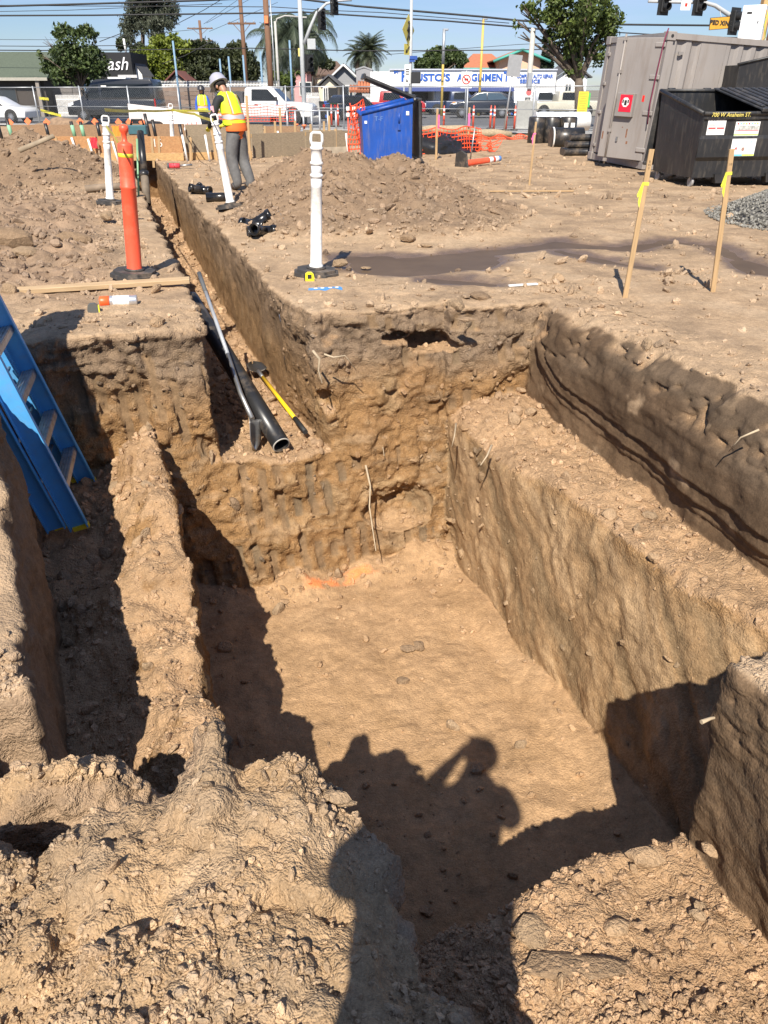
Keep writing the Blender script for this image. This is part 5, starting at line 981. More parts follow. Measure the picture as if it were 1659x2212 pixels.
for i in range(nP+1):
    s_ = i*pl; z_ = fz(s_); MB().tube([(0, 0, 0), (0, 0, 1.98)], .036, 8).build('post', GALV, t, (s_, 0, z_))
    if i < nP:
        z2 = fz(s_+pl); o = bpy.data.objects.new('wire_mesh', cme); col.objects.link(o); o.parent = t; o.location = (s_, 0, z_+.06)
        for hh, r_ in ((1.92, .024), (1.0, .016), (.06, .018)): MB().tube([(s_, .03, z_+hh), (s_+pl, .03, z2+hh)], r_, 6).build('rail', GALV, t)
# ---------------- caution tape
def tape(label, pts_, tw=.042):
    P_ = [Vector(q) for q in pts_]; c = []; n = 8
    for a, b in zip(P_[:-1], P_[1:]):
        L_ = (b-a).length
        for k in range(n): f_ = k/n; q = a+(b-a)*f_; q.z -= .012*L_*4*f_*(1-f_)*.25; c.append(q)
    c.append(P_[-1]); vs_ = []; fs_ = []; mi_ = []
    for i, q in enumerate(c):
        tw_ = .5*math.sin(i*.8); vs_ += [q-P_[0]+Vector((0, .02*math.sin(tw_), tw*.5*math.cos(tw_))), q-P_[0]-Vector((0, .02*math.sin(tw_), tw*.5*math.cos(tw_)))]
        if i: fs_.append((2*i-2, 2*i-1, 2*i+1, 2*i))
    o = MB().add(vs_, fs_, True).build('caution_tape', mat('caution_tape_print', (.62, .56, .05), .4, var=.05, dirt=(.04, .04, .03), dscale=14, damt=.8), None, P_[0]); return tag(o, label, 'caution tape', 'yellow caution tape')
tape('yellow caution tape strung between the two left white posts', [aty(226, 237, 11.75), aty(300, 239, 15.5), aty(371, 238, 19.5)])
tape('yellow caution tape from the far white post to the leaning one', [aty(371, 236, 19.5), aty(420, 246, 15), aty(461, 260, 11.0)])
tape('slack yellow tape falling from the left white post to the orange one', [aty(229, 272, 11.7), aty(245, 290, 9.5), aty(266, 325, 6.75)])
tape('yellow caution tape across the yard to the worker', [aty(371, 238, 19.4), aty(440, 239, 17), aty(482, 241, 14.2)], .04)
tape('strip of yellow tape tied to the fence at the left', [aty(85, 212, 48.6), aty(105, 214, 48.4)], .14); tape('torn yellow tape trailing on the left fence', [aty(88, 238, 48.6), aty(132, 250, 48.2)], .14)
# ---------------- people
SKIN = mat('skin', (.40, .21, .14), .5, var=.06, vscale=10); SKINL = mat('skin_light', (.50, .28, .19), .5, var=.06)
def body(name, J, E, rad, region, mats, parent, root='pelvis'):
    """one continuous body grown on a skeleton; faces take the material of the nearest bone"""
    names = list(J); me = bpy.data.meshes.new('skeleton'); me.from_pydata([J[n] for n in names], [(names.index(a), names.index(b)) for a, b in E], [])
    o = bpy.data.objects.new('skeleton', me); col.objects.link(o); sk_ = o.modifiers.new('skin', 'SKIN'); sk_.use_smooth_shade = True; sk_.branch_smoothing = .6
    for i, n in enumerate(names):
        r_ = rad[n]; d_ = me.skin_vertices[0].data[i]; d_.radius = (r_, r_) if not isinstance(r_, tuple) else r_; d_.use_root = (n == root)
    ss = o.modifiers.new('sub', 'SUBSURF'); ss.levels = 2; ss.render_levels = 2
    dg_ = bpy.context.evaluated_depsgraph_get(); m2 = bpy.data.meshes.new_from_object(o.evaluated_get(dg_)); bpy.data.objects.remove(o)
    cen = np.empty(len(m2.polygons)*3, np.float32); m2.polygons.foreach_get('center', cen); cen = cen.reshape(-1, 3); best = np.full(len(cen), 9e9); mi = np.zeros(len(cen), np.int32); keys = list(mats)
    for a, b in E:
        A_, B_ = np.array(J[a]), np.array(J[b]); d_ = B_-A_; tt_ = np.clip(((cen-A_)@d_)/max(d_@d_, 1e-9), 0, 1); dist_ = np.linalg.norm(cen-A_-tt_[:, None]*d_, axis=1)
        ra = rad[b] if not isinstance(rad[b], tuple) else max(rad[b]); dist_ = dist_/max(ra, .02); k = dist_ < best; best[k] = dist_[k]; mi[k] = keys.index(region(a, b))
    ob = link(name, m2, [mats[k] for k in keys], parent); m2.polygons.foreach_set('material_index', mi); m2.polygons.foreach_set('use_smooth', np.ones(len(cen), bool)); return ob
BONES = [('pelvis', 'spine'), ('spine', 'chest'), ('chest', 'neck'), ('neck', 'skull'), ('skull', 'brow'), ('brow', 'crown'), ('brow', 'nose')]
for s in 'LR': BONES += [('chest', s+'sho'), (s+'sho', s+'elb'), (s+'elb', s+'wri'), (s+'wri', s+'palm'), ('pelvis', s+'hip'), (s+'hip', s+'kne'), (s+'kne', s+'ank'), (s+'ank', s+'toe')]
def add_fingers(J, E, rad, s, curl=(0, 0, -1), spread=(1, 0, 0)):
    p_ = Vector(J[s+'palm']); w_ = Vector(J[s+'wri']); d_ = (p_-w_).normalized(); c_ = Vector(curl).normalized(); sp = Vector(spread).normalized()
    for k, (o_, l_) in enumerate(((-.034, .045), (-.012, .06), (.010, .065), (.030, .058))):
        J[s+'f%da' % k] = tuple(p_+sp*o_+d_*.045); J[s+'f%db' % k] = tuple(p_+sp*o_+d_*(.045+l_*.6)+c_*l_*.5); E += [(s+'palm', s+'f%da' % k), (s+'f%da' % k, s+'f%db' % k)]; rad[s+'f%da' % k] = .011; rad[s+'f%db' % k] = .008
    J[s+'tha'] = tuple(p_+sp*.05+d_*.0); J[s+'thb'] = tuple(p_+sp*.055+d_*.045+c_*.02); E += [(s+'palm', s+'tha'), (s+'tha', s+'thb')]; rad[s+'tha'] = .013; rad[s+'thb'] = .009
RAD = dict(pelvis=(.155, .115), spine=(.14, .105), chest=(.155, .115), neck=.058, skull=.075, brow=.088, crown=.062, nose=.016)
for s in 'LR': RAD.update({s+'sho': .072, s+'elb': .056, s+'wri': .042, s+'palm': (.036, .018), s+'hip': .112, s+'kne': .082, s+'ank': .066, s+'toe': .048})
def region_std(a, b):
    if b in ('skull', 'brow', 'crown', 'nose'): return 'skin'
    if b[1:] in ('palm',) or (len(b) > 1 and b[1] in 'ft' and b[1:] not in ('toe',)): return 'hand'
    if b[1:] in ('sho', 'elb', 'wri') or b in ('chest', 'neck'): return 'shirt'
    if b[1:] == 'toe': return 'boot'
    if b[1:] in ('hip', 'kne', 'ank'): return 'pants'
    return 'waist'
LIME = mat('hi_vis_lime', (.55, .78, .02), .7, var=.05, emit=None); HVO = mat('hi_vis_orange', (.95, .20, .02), .7); SILV = mat('silver_tape', (.42, .42, .43), .45)
def vest(parent, path, mats=(LIME, HVO, SILV), n=56, name='safety_vest'):
    """open shell round the torso: path = (centre, rx, ry) from hem to shoulder"""
    m_ = MB(); rows = 30; P_ = [np.array(q[0]) for q in path]; k = len(path)-1; vs_ = []; fs_ = []; mi_ = []
    for i in range(rows+1):
        f_ = i/rows*k; j = min(int(f_), k-1); g = f_-j; c_ = P_[j]*(1-g)+P_[j+1]*g; rx = path[j][1]*(1-g)+path[j+1][1]*g; ry = path[j][2]*(1-g)+path[j+1][2]*g
        for q in range(n):
            a = 2*math.pi*q/n; vs_.append((c_[0]+rx*math.cos(a), c_[1]+ry*math.sin(a), c_[2]+.006*math.sin(a*5+i)))
    for i in range(rows):
        for q in range(n):
            fs_.append((i*n+q, i*n+(q+1) % n, (i+1)*n+(q+1) % n, (i+1)*n+q)); a = (q+.5)/n*2*math.pi; ca_ = abs(math.cos(a)); mm = 0
            if i in (5, 6, 7): mm = 2
            elif i in (4, 8): mm = 1
            elif i > 8 and .46 < ca_ < .56: mm = 2
            elif i > 8 and (.40 < ca_ < .62): mm = 1
            if i == 0: mm = 0
            mi_.append(mm)
    m_.v = vs_; m_.f = fs_; m_.sm = [True]*len(fs_); m_.mi = mi_; o = m_.build(name, list(mats), parent); s = o.modifiers.new('cloth', 'SOLIDIFY'); s.thickness = .006; return o
def hardhat(parent, c, tilt, m, name='hard_hat'):
    h_ = MB().lathe([(.148, .0), (.150, .01), (.136, .03), (.128, .07), (.105, .12), (.065, .15), (.02, .162)], 24); h_.add([(-.09, .10, .004), (.09, .10, .004), (.06, .205, -.012), (-.06, .205, -.012), (-.09, .10, .014), (.09, .10, .014), (.06, .205, -.004), (-.06, .205, -.004)], [(0, 1, 2, 3)[::-1], (4, 5, 6, 7), (2, 6, 7, 3), (0, 4, 5, 1), (1, 5, 6, 2), (3, 7, 4, 0)])
    return h_.build(name, m, parent, c, tilt)
# standing worker, seen from behind
p = atz(522, 410, 0); W = empty('person', (p.x, p.y, .0), R(50), 'worker in lime hi-vis vest, black sleeves and grey hard hat bending over the trench', 'person')
J = dict(pelvis=(0, 0, .88), spine=(0, .05, 1.06), chest=(0, .13, 1.26), neck=(0, .20, 1.40), skull=(0, .265, 1.46), brow=(0, .325, 1.505), crown=(0, .335, 1.57), nose=(0, .425, 1.455), Lsho=(-.20, .15, 1.32), Lelb=(-.30, .18, 1.06), Lwri=(-.24, .36, .93), Lpalm=(-.21, .43, .90), Rsho=(.175, .15, 1.33), Relb=(.25, .22, 1.06), Rwri=(.12, .40, .95), Rpalm=(.09, .46, .92), Lhip=(-.085, 0, .84), Lkne=(-.11, .06, .47), Lank=(-.11, -.06, .09), Ltoe=(-.12, .09, .045), Rhip=(.085, 0, .84), Rkne=(.10, .04, .47), Rank=(.10, -.14, .10), Rtoe=(.10, .00, .045))
E_ = list(BONES); rd = dict(RAD); rd.update(Lhip=.125, Rhip=.125, Lkne=.098, Rkne=.098, Lank=.082, Rank=.082, Ltoe=.056, Rtoe=.056); add_fingers(J, E_, rd, 'L', (.3, .2, -1)); add_fingers(J, E_, rd, 'R', (-.3, .2, -1), (-1, 0, 0))
body('body', J, E_, rd, region_std, dict(skin=SKIN, hand=mat('yellow_gloves', (.75, .68, .05), .7), shirt=mat('black_sleeves', (.018, .02, .022), .8), waist=mat('orange_shirt', (.85, .17, .03), .8), pants=mat('grey_work_trousers', (.125, .122, .12), .85, var=.25, vscale=14, bump=.3, bscale=25), boot=mat('brown_boots', (.07, .045, .03), .7)), W)
vest(W, [((0, .035, .95), .20, .165), ((0, .05, 1.05), .19, .155), ((0, .10, 1.18), .185, .155), ((0, .14, 1.28), .18, .15), ((0, .165, 1.36), .165, .125), ((0, .19, 1.41), .09, .075)])
text_obj('vest_print', 'STATE', .06, mat('faded_print', (.42, .55, .05), .8), W, (.0, -.045, 1.27), (math.pi/2-R(20), 0, 0), ext=.001) if False else None
MB().box((-.318, .16, 1.17), (.006, .07, .09), Matrix.Rotation(R(-8), 3, 'X')).build('sleeve_patch', mat('pink_patch', (.85, .45, .48), .7), W)
MB().lathe([(.168, .865), (.172, .89), (.168, .92), (.16, .98)], 28, Matrix.Diagonal((1.08, .86, 1, 1)), cap=False).build('shirt_hem', mat('orange_shirt', (.85, .17, .03)), W)
hat = hardhat(W, (0, .335, 1.515), (R(-32), 0, 0), mat('grey_hat_shell', (.36, .36, .42), .3, var=.04)); MB().box((-.11, .02, .085), (.03, .05, .012), Matrix.Rotation(R(-50), 3, 'Y')).build('vent', BLACKINK, hat)
MB().tube([(-.09, .30, 1.50), (-.08, .33, 1.42), (0, .37, 1.385), (.08, .33, 1.42), (.09, .30, 1.50)], .008, 6).build('chin_strap', BLACKINK, W)
for sx_ in (-1, 1): MB().lathe([(.004, -.008), (.026, -.004), (.028, .004), (.006, .009)], 12, Matrix.Translation((sx_*.086, .285, 1.475)) @ Matrix.Rotation(math.pi/2, 4, 'Y')).build('ear', SKIN, W)
m_ = MB().lathe([(.092, -.02), (.097, .02), (.095, .05)], 20); m_.build('hair', mat('dark_hair', (.015, .012, .01), .8), W, (0, .305, 1.485), (R(-32), 0, 0))
# far worker facing the camera
p = aty(441, 255, 33); W = empty('person', (p.x, 33, zg(33)), R(180), 'far worker in blue shirt, lime vest and dark hard hat facing the camera', 'person')
J = dict(pelvis=(0, 0, .95), spine=(0, .0, 1.14), chest=(0, .0, 1.34), neck=(0, .01, 1.50), skull=(0, .03, 1.57), brow=(0, .04, 1.65), crown=(0, .03, 1.71), nose=(0, .14, 1.62), Lsho=(-.18, 0, 1.43), Lelb=(-.25, .0, 1.15), Lwri=(-.24, .06, .90), Lpalm=(-.24, .08, .82), Rsho=(.18, 0, 1.43), Relb=(.25, .0, 1.15), Rwri=(.24, .06, .90), Rpalm=(.24, .08, .82), Lhip=(-.09, 0, .90), Lkne=(-.11, .03, .50), Lank=(-.12, 0, .09), Ltoe=(-.13, .14, .045), Rhip=(.09, 0, .90), Rkne=(.11, .03, .50), Rank=(.12, 0, .09), Rtoe=(.13, .14, .045))
E_ = list(BONES); rd = dict(RAD); add_fingers(J, E_, rd, 'L', (0, .4, -1), (0, 1, 0)); add_fingers(J, E_, rd, 'R', (0, .4, -1), (0, 1, 0))
body('body', J, E_, rd, region_std, dict(skin=SKIN, hand=SKIN, shirt=mat('blue_shirt', (.03, .10, .50), .8), waist=mat('grey_work_trousers', (.085, .085, .088)), pants=mat('grey_work_trousers', (.085, .085, .088)), boot=mat('brown_boots', (.07, .045, .03))), W)
vest(W, [((0, 0, .95), .22, .17), ((0, 0, 1.1), .20, .155), ((0, 0, 1.3), .205, .15), ((0, 0, 1.43), .19, .125), ((0, .01, 1.50), .10, .075)])
hardhat(W, (0, .03, 1.66), (0, 0, 0), mat('dark_hat', (.03, .03, .035), .4)); MB().lathe([(.09, -.16), (.098, 0)], 14, cap=False).build('neck_flap', mat('navy_flap', (.02, .03, .09), .8), W, (0, -.02, 1.66))
for sx_ in (-1, 1): MB().lathe([(.003, 0), (.012, .004), (.003, .008)], 8, Matrix.Translation((sx_*.035, .118, 1.645)) @ Matrix.Rotation(-math.pi/2, 4, 'X')).build('eye', BLACKINK, W)
# the photographer, standing behind the lens: only the cast shadow reaches the picture
W = empty('person', (-.05, -.24, -.09), 0, 'person taking the photograph, seen only as the shadow on the pit floor', 'person')
J = dict(pelvis=(0, -.02, .98), spine=(0, -.02, 1.16), chest=(0, -.03, 1.37), neck=(0, -.02, 1.53), skull=(.05, .02, 1.60), brow=(.07, .03, 1.68), crown=(.07, .02, 1.75), nose=(.07, .135, 1.65), Lsho=(-.20, -.03, 1.46), Lelb=(-.22, .15, 1.24), Lwri=(-.09, .185, 1.43), Lpalm=(-.02, .195, 1.52), Rsho=(.20, -.03, 1.45), Relb=(.27, .02, 1.18), Rwri=(.12, .16, 1.36), Rpalm=(.09, .185, 1.42), Lhip=(-.14, -.02, .93), Lkne=(-.17, .0, .52), Lank=(-.20, -.03, .09), Ltoe=(-.22, .12, .045), Rhip=(.09, -.02, .93), Rkne=(.13, .0, .52), Rank=(.15, -.03, .09), Rtoe=(.17, .12, .045))
E_ = list(BONES); rd = dict(RAD); rd.update(brow=.105, crown=.085, neck=.075, pelvis=(.27, .17), spine=(.25, .15), chest=(.22, .13), Lsho=.085, Rsho=.085, Lelb=.065, Relb=.065, Lhip=.15, Rhip=.125); add_fingers(J, E_, rd, 'L', (.6, .0, -.4), (0, 0, 1)); add_fingers(J, E_, rd, 'R', (-.6, .0, -.4), (0, 0, 1))
body('body', J, E_, rd, region_std, dict(skin=SKINL, hand=SKINL, shirt=mat('navy_jacket', (.03, .035, .06), .8), waist=mat('dark_jeans', (.03, .035, .05), .85), pants=mat('dark_jeans', (.03, .035, .05)), boot=mat('brown_boots', (.07, .045, .03))), W)
MB().lathe([(.096, -.01), (.104, .02), (.095, .07), (.05, .105), (.01, .112)], 18).build('hair', mat('dark_hair', (.015, .012, .01)), W, (.07, .015, 1.675), (R(12), 0, 0))
o = MB().box((0, 0, 0), (.072, .009, .148), ch=.004).build('phone', BLACKINK, None, (-.0, -.045, 1.50)); tag(o, 'dark phone held up by the photographer behind the lens', 'phone')
# ================================================================== street, vehicles, buildings, trees, poles
def PXM(y_): return (y_*math.cos(PITCH)+.9)/FPX                       # metres per photo pixel at distance y_
def XP(px, y_): return aty(px, 200, y_).x
def ZP(py, y_): return aty(829, py, y_).z
# asphalt and pavements, following the gentle fall of the land
def strip(name, o0, o1, dz, m, s0=-40, s1=110, n=24, kind='structure'):
    e_ = (FB-FA).normalized(); nn = Vector((-e_.y, e_.x, 0)); vs_ = []; fs_ = []
    for i in range(n+1):
        s_ = s0+(s1-s0)*i/n
        for o_ in (o0, (o0+o1)/2, o1):
            q = FA+e_*s_+nn*o_; vs_.append((q.x, q.y, zg(q.y)+dz))
    for i in range(n):
        for j in range(2): fs_.append((i*3+j, (i+1)*3+j, (i+1)*3+j+1, i*3+j+1))
    o = MB().add(vs_, fs_).build(name, m); tag(o, kind=kind); return o
ASPH = mat('asphalt', (.11, .11, .112), .9, var=.18, vscale=.5, dirt=(.17, .16, .15), dscale=.3, damt=.6, bump=.2); CONC = mat('concrete_paving', (.36, .345, .32), .9, var=.12, vscale=.8); PAINT = mat('road_paint', (.72, .72, .70), .7, var=.1)
strip('road', 1.2, 30, .035, ASPH); strip('pavement', -1.2, 1.15, .06, CONC); strip('lane_line', 6.6, 6.8, .042, PAINT); strip('stop_line', 2.0, 2.35, .042, PAINT, 32, 60); strip('crossing_line', 4.2, 4.5, .042, PAINT, 30, 62)
GLASS = mat('car_glass', (.015, .018, .02), .12, var=.1, spec=.3); GLASSB = mat('blue_tint_glass', (.05, .08, .11), .08); TYRE = mat('tyre', (.02, .02, .02), .85, dirt=(.12, .1, .08), damt=.4); RIM = mat('alloy', (.45, .46, .48), .35, metal=.8); TRIM = mat('dark_trim', (.02, .02, .022), .5); LAMP = mat('headlamp', (.75, .76, .78), .12, spec=.8); TAIL = mat('tail_lamp', (.45, .01, .01), .2)
def shell(name, poly, w0, w1, m, parent, bev=.06, taper=None):
    """side profile (x,z) given thickness w0 at the bottom, w1 at the top, edges rounded"""
    bm = bmesh.new(); zs_ = [q[1] for q in poly]; za_, zb_ = min(zs_), max(zs_)
    hw = lambda z: (w0+(w1-w0)*((z-za_)/(zb_-za_)))/2
    A_ = [bm.verts.new((x, -hw(z), z)) for x, z in poly]; B_ = [bm.verts.new((x, hw(z), z)) for x, z in poly]; n = len(poly)
    bm.faces.new(A_); bm.faces.new(B_[::-1])
    for i in range(n): bm.faces.new((A_[i], B_[i], B_[(i+1) % n], A_[(i+1) % n]))
    bmesh.ops.recalc_face_normals(bm, faces=bm.faces[:])
    bmesh.ops.bevel(bm, geom=bm.edges[:], offset=bev, segments=2, affect='EDGES', profile=.6, clamp_overlap=True); me = bpy.data.meshes.new(name); bm.to_mesh(me); bm.free()
    for p_ in me.polygons: p_.use_smooth = True
    return link(name, me, m, parent)
def wheel(parent, x, y, r_, w_=.22, rim=RIM):
    t_ = empty('wheel', (x, y, r_), 0); t_.parent = parent
    MB().lathe([(r_*.62, -w_/2), (r_*.95, -w_/2), (r_, -w_*.35), (r_, w_*.35), (r_*.95, w_/2), (r_*.62, w_/2)], 24, Matrix.Rotation(math.pi/2, 4, 'X'), cap=False).build('tyre', TYRE, t_)
    m_ = MB().lathe([(.02, -w_*.36), (r_*.64, -w_*.36), (r_*.64, w_*.36), (.02, w_*.36)], 20, Matrix.Rotation(math.pi/2, 4, 'X'))
    m_.build('rim_barrel', TRIM, t_); sp_ = MB()
    for k in range(6): sp_.box((0, 0, 0), (r_*1.2, w_*.84, r_*.10), Matrix.Rotation(R(30*k), 3, 'Y'))
    sp_.lathe([(r_*.16, -w_*.45), (r_*.16, w_*.45)], 12, Matrix.Rotation(math.pi/2, 4, 'X')); sp_.build('rim', rim, t_); return t_
def side_quad(name, poly, w0, w1, z0, z1, m, parent, eps=.006):
    """pane lying on both flanks of a shell whose width runs from w0 at z0 to w1 at z1"""
    out = []
    for s in (-1, 1):
        vs_ = [(x, s*((w0+(w1-w0)*((z-z0)/(z1-z0)))/2+eps), z) for x, z in poly]; f_ = tuple(range(len(poly)))
        out.append(MB().add(vs_, [f_ if s < 0 else f_[::-1]]).build(name, m, parent))
    return out
def vehicle(name, label, cat, px, pyb, y_, rz, L_, lower, upper, W_, paint, wheels, wr, panes, front=None, z=None, wt=.80, extra=None, glass=GLASS):
    p = aty(px, pyb, y_); t = empty(name, (p.x, y_, zg(y_)+.04 if z is None else z), rz, label, cat)
    shell('body', lower, W_, W_*.97, paint, t, .07)
    if upper: zs_ = [q[1] for q in upper]; shell('cabin', upper, W_*.95, W_*wt, paint, t, .06)
    for x_ in wheels:
        for s in (-1, 1):
            MB().tube([(x_, s*(W_/2-.10), wr*1.02), (x_, s*(W_/2+.004), wr*1.02)], wr*1.18, 24).build('wheel_arch', TRIM, t); wheel(t, x_, s*(W_/2-.08), wr)
    if upper:
        za_, zb_ = min(zs_), max(zs_)
        for q in panes: side_quad('side_window', q, W_*.95, W_*wt, za_, zb_, glass, t)
    if front:
        for nm, pts_, m in front: MB().add(pts_, [tuple(range(len(pts_)))]).build(nm, m, t)
    return t
def cross_pane(x0, z0, x1, z1, w0, w1, e=.01):
    n_ = Vector((z1-z0, 0, -(x1-x0))).normalized()*e
    return [(x0+n_.x, -w0/2, z0+n_.z), (x0+n_.x, w0/2, z0+n_.z), (x1+n_.x, w1/2, z1+n_.z), (x1+n_.x, -w1/2, z1+n_.z)]
PB = mat('black_car_paint', (.022, .023, .025), .25, var=.05, coat=.6); PW = mat('white_car_paint', (.74, .74, .73), .3, var=.03, coat=.5); PR = mat('red_car_paint', (.35, .012, .015), .3, coat=.5); PBG = mat('beige_car_paint', (.50, .47, .38), .35, coat=.3); PDB = mat('dark_blue_car_paint', (.015, .018, .026), .22, coat=.7); PS = mat('silver_car_paint', (.42, .43, .45), .3, metal=.4, coat=.4)
FENR = math.atan2((FB-FA).y, (FB-FA).x)
# black panel van, nose to the left (local +x is the rear)
low = [(-2.95, .32), (-2.98, .75), (-2.85, 1.02), (-2.1, 1.22), (-1.75, 1.25), (2.9, 1.25), (2.95, .9), (2.92, .32)]; up = [(-2.05, 1.2), (-1.25, 2.10), (-1.05, 2.28), (-.8, 2.36), (2.72, 2.36), (2.86, 2.2), (2.92, 1.2)]
t = vehicle('panel_van', 'black panel van parked across the street behind the fence', 'van', 258, 258, 56.5, R(-6), 5.9, low, up, 1.98, PB, (-1.95, 1.75), .36, [[(-1.72, 1.32), (-1.12, 2.02), (-.72, 2.06), (-.72, 1.32)], [(-.55, 1.34), (-.55, 2.08), (2.6, 2.1), (2.66, 1.34)]], wt=.86)
MB().add([(-2.99, -.9, .72), (-2.99, -.55, .72), (-2.9, -.5, .98), (-2.9, -.85, .98)], [(0, 1, 2, 3)]).build('headlight', LAMP, t); MB().add([(-2.87, -.99, .80), (-2.5, -.995, .95), (-2.5, -.995, 1.1), (-2.86, -.99, .98)], [(0, 1, 2, 3)]).build('headlight', LAMP, t)
MB().box((2.93, -.9, 1.05), (.06, .16, .45)).build('tail_light', TAIL, t); MB().box((-1.55, -1.08, 1.45), (.1, .14, .28), ch=.03).build('mirror', TRIM, t); MB().box((.4, 0, 2.42), (1.2, .9, .12), ch=.03).build('roof_vent', WHITEPL, t); MB().box((-.3, -1.0, 1.95), (.35, .01, .12)).build('window_sticker', WHITEPL, t)
MB().add([(-2.02, -.82, 1.30), (-2.02, .82, 1.30), (-1.32, .76, 2.04), (-1.32, -.76, 2.04)], [(0, 3, 2, 1)]).build('windscreen', GLASS, t); MB().box((0, -1.0, .62), (5.2, .02, .07)).build('side_moulding', TRIM, t)
# white pickup, nose to the right
low = [(-2.7, .45), (-2.7, 1.05), (.3, 1.12), (1.5, 1.16), (2.6, 1.08), (2.82, .95), (2.85, .5), (2.7, .38), (-2.6, .38)]; up = [(-1.05, 1.08), (-1.0, 1.80), (-.8, 1.92), (.35, 1.92), (.65, 1.82), (1.35, 1.12)]
t = vehicle('pickup_truck', 'white pickup truck with dark bed facing right behind the fence', 'pickup', 577, 262, 50, R(-5), 5.6, low, up, 1.98, PW, (1.72, -1.75), .41, [[(-.62, 1.2), (-.60, 1.78), (.32, 1.78), (.92, 1.2)]], wt=.78)
MB().box((-1.9, 0, 1.35), (1.62, 1.9, .62), ch=.02).build('dark_bed_box', mat('dark_grey_box', (.06, .06, .065), .6), t); MB().box((2.83, -.75, .92), (.08, .32, .26), ch=.02).build('headlight', LAMP, t); MB().box((2.87, 0, .55), (.10, 1.8, .22), ch=.03).build('bumper', PS, t); MB().box((.85, -1.12, 1.3), (.12, .18, .22), ch=.03).build('mirror', TRIM, t); MB().box((-.35, -1.0, 1.02), (.2, .02, .05)).build('door_handle', TRIM, t)
MB().add(cross_pane(1.34, 1.15, .68, 1.80, 1.7, 1.5), [(0, 1, 2, 3)]).build('windscreen', GLASS, t); MB().box((.3, -1.0, .78), (.008, .012, .6)).build('door_seam', TRIM, t)
# white saloon, only its nose in view
low = [(-2.3, .25), (-2.35, .62), (-2.2, .80), (-1.2, .92), (1.9, .98), (2.3, .85), (2.3, .3)]; up = [(-1.25, .88), (-.35, 1.38), (.2, 1.45), (.95, 1.40), (1.85, .92)]
lowr = [(-x, z_) for x, z_ in low][::-1]; upr = [(-x, z_) for x, z_ in up][::-1]
t = vehicle('saloon_car', 'white saloon car with silver wheels, nose at the left edge', 'car', -2, 262, 53, R(-8), 4.6, lowr, upr, 1.8, PW, (1.4, -1.35), .34, [[(-1.5, .97), (-.85, 1.34), (-.1, 1.36), (-.1, .95)], [(0, .95), (0, 1.36), (.32, 1.32), (1.0, .93)]])
MB().add([(2.25, -.86, .66), (1.8, -.905, .78), (1.8, -.905, .86), (2.2, -.86, .78)], [(0, 1, 2, 3)]).build('headlight', LAMP, t)
# dark crossover across the junction, nose to the left
low = [(-2.3, .32), (-2.38, .72), (-2.25, .95), (-1.2, 1.08), (2.1, 1.12), (2.3, .95), (2.3, .36)]; up = [(-1.35, 1.02), (-.45, 1.58), (.1, 1.68), (1.3, 1.66), (1.95, 1.45), (2.2, 1.05)]
t = vehicle('crossover_car', 'dark blue-black crossover parked before the alignment shop', 'car', 1040, 256, 62.5, R(-4), 4.7, low, up, 1.88, PDB, (-1.45, 1.4), .37, [[(-.95, 1.14), (-.35, 1.54), (.25, 1.6), (.25, 1.14)], [(.32, 1.14), (.32, 1.6), (1.25, 1.58), (1.75, 1.2)]], glass=GLASSB)
MB().add([(-2.30, -.90, .82), (-1.85, -.945, .90), (-1.85, -.945, 1.02), (-2.25, -.9, .94)], [(0, 1, 2, 3)]).build('headlight', LAMP, t); MB().add([(-2.2, -.92, .95), (-1.95, -.945, .98), (-1.9, -.945, 1.04), (-2.1, -.93, 1.03)], [(0, 1, 2, 3)]).build('indicator', mat('amber_lens', (.8, .3, .05), .2), t); MB().add(cross_pane(-.42, 1.60, -1.33, 1.05, 1.5, 1.66), [(0, 1, 2, 3)]).build('windscreen', GLASSB, t)
# dark hatchback seen from behind
low = [(-1.9, .3), (-1.95, .8), (-1.0, .92), (1.7, .95), (1.95, .8), (1.95, .32)]; up = [(-1.1, .88), (-.35, 1.42), (1.2, 1.48), (1.75, 1.0)]
t = vehicle('hatchback_car', 'dark hatchback by the white picket fence', 'car', 765, 250, 58, R(35), 3.9, [(-x, z_) for x, z_ in low][::-1], [(-x, z_) for x, z_ in up][::-1], 1.72, PDB, (-1.25, 1.25), .31, [[(-1.5, .98), (-1.05, 1.4), (.25, 1.36), (.9, .95)]])
MB().box((-1.93, -.7, .82), (.06, .2, .22)).build('tail_light', TAIL, t); MB().box((-1.93, .7, .82), (.06, .2, .22)).build('tail_light', TAIL, t); MB().add(cross_pane(-1.22, 1.44, -1.74, 1.02, 1.3, 1.5), [(0, 3, 2, 1)]).build('rear_window', GLASS, t)
low = [(-2.6, .4), (-2.6, 1.0), (2.5, 1.08), (2.75, .9), (2.75, .4)]; up = [(-.6, 1.0), (-.5, 1.7), (.8, 1.72), (1.5, 1.02)]
for lb, nm, cat_, px, yy, rz, pt, pb in (('red pickup behind the open dumpster lid', 'pickup_truck', 'pickup', 838, 63, R(-4), PR, 252), ('beige pickup parked right of the crossover', 'pickup_truck', 'pickup', 1212, 66, R(5), PBG, 250), ('blue car inside the workshop bay', 'workshop_car', 'car', 985, 71.8, R(0), mat('blue_car_paint', (.02, .04, .10), .3), 238), ('silver car parked at the right of the workshop', 'parked_car', 'car', 1165, 68, R(-3), PS, 246)):
    t = vehicle(nm, lb, cat_, px, pb, yy, rz, 5.2, low, up, 1.9, pt, (-1.65, 1.7), .37, [[(-.3, 1.12), (-.25, 1.62), (.7, 1.62), (1.15, 1.1)]]); MB().box((2.74, -.7, .85), (.08, .3, .2)).build('headlight', LAMP, t)
    if pt is PR: text_obj('tailgate_letters', 'CHERO', .2, WHITEPL, t, (.8, -.98, .8), (math.pi/2, 0, 0), ext=.004)
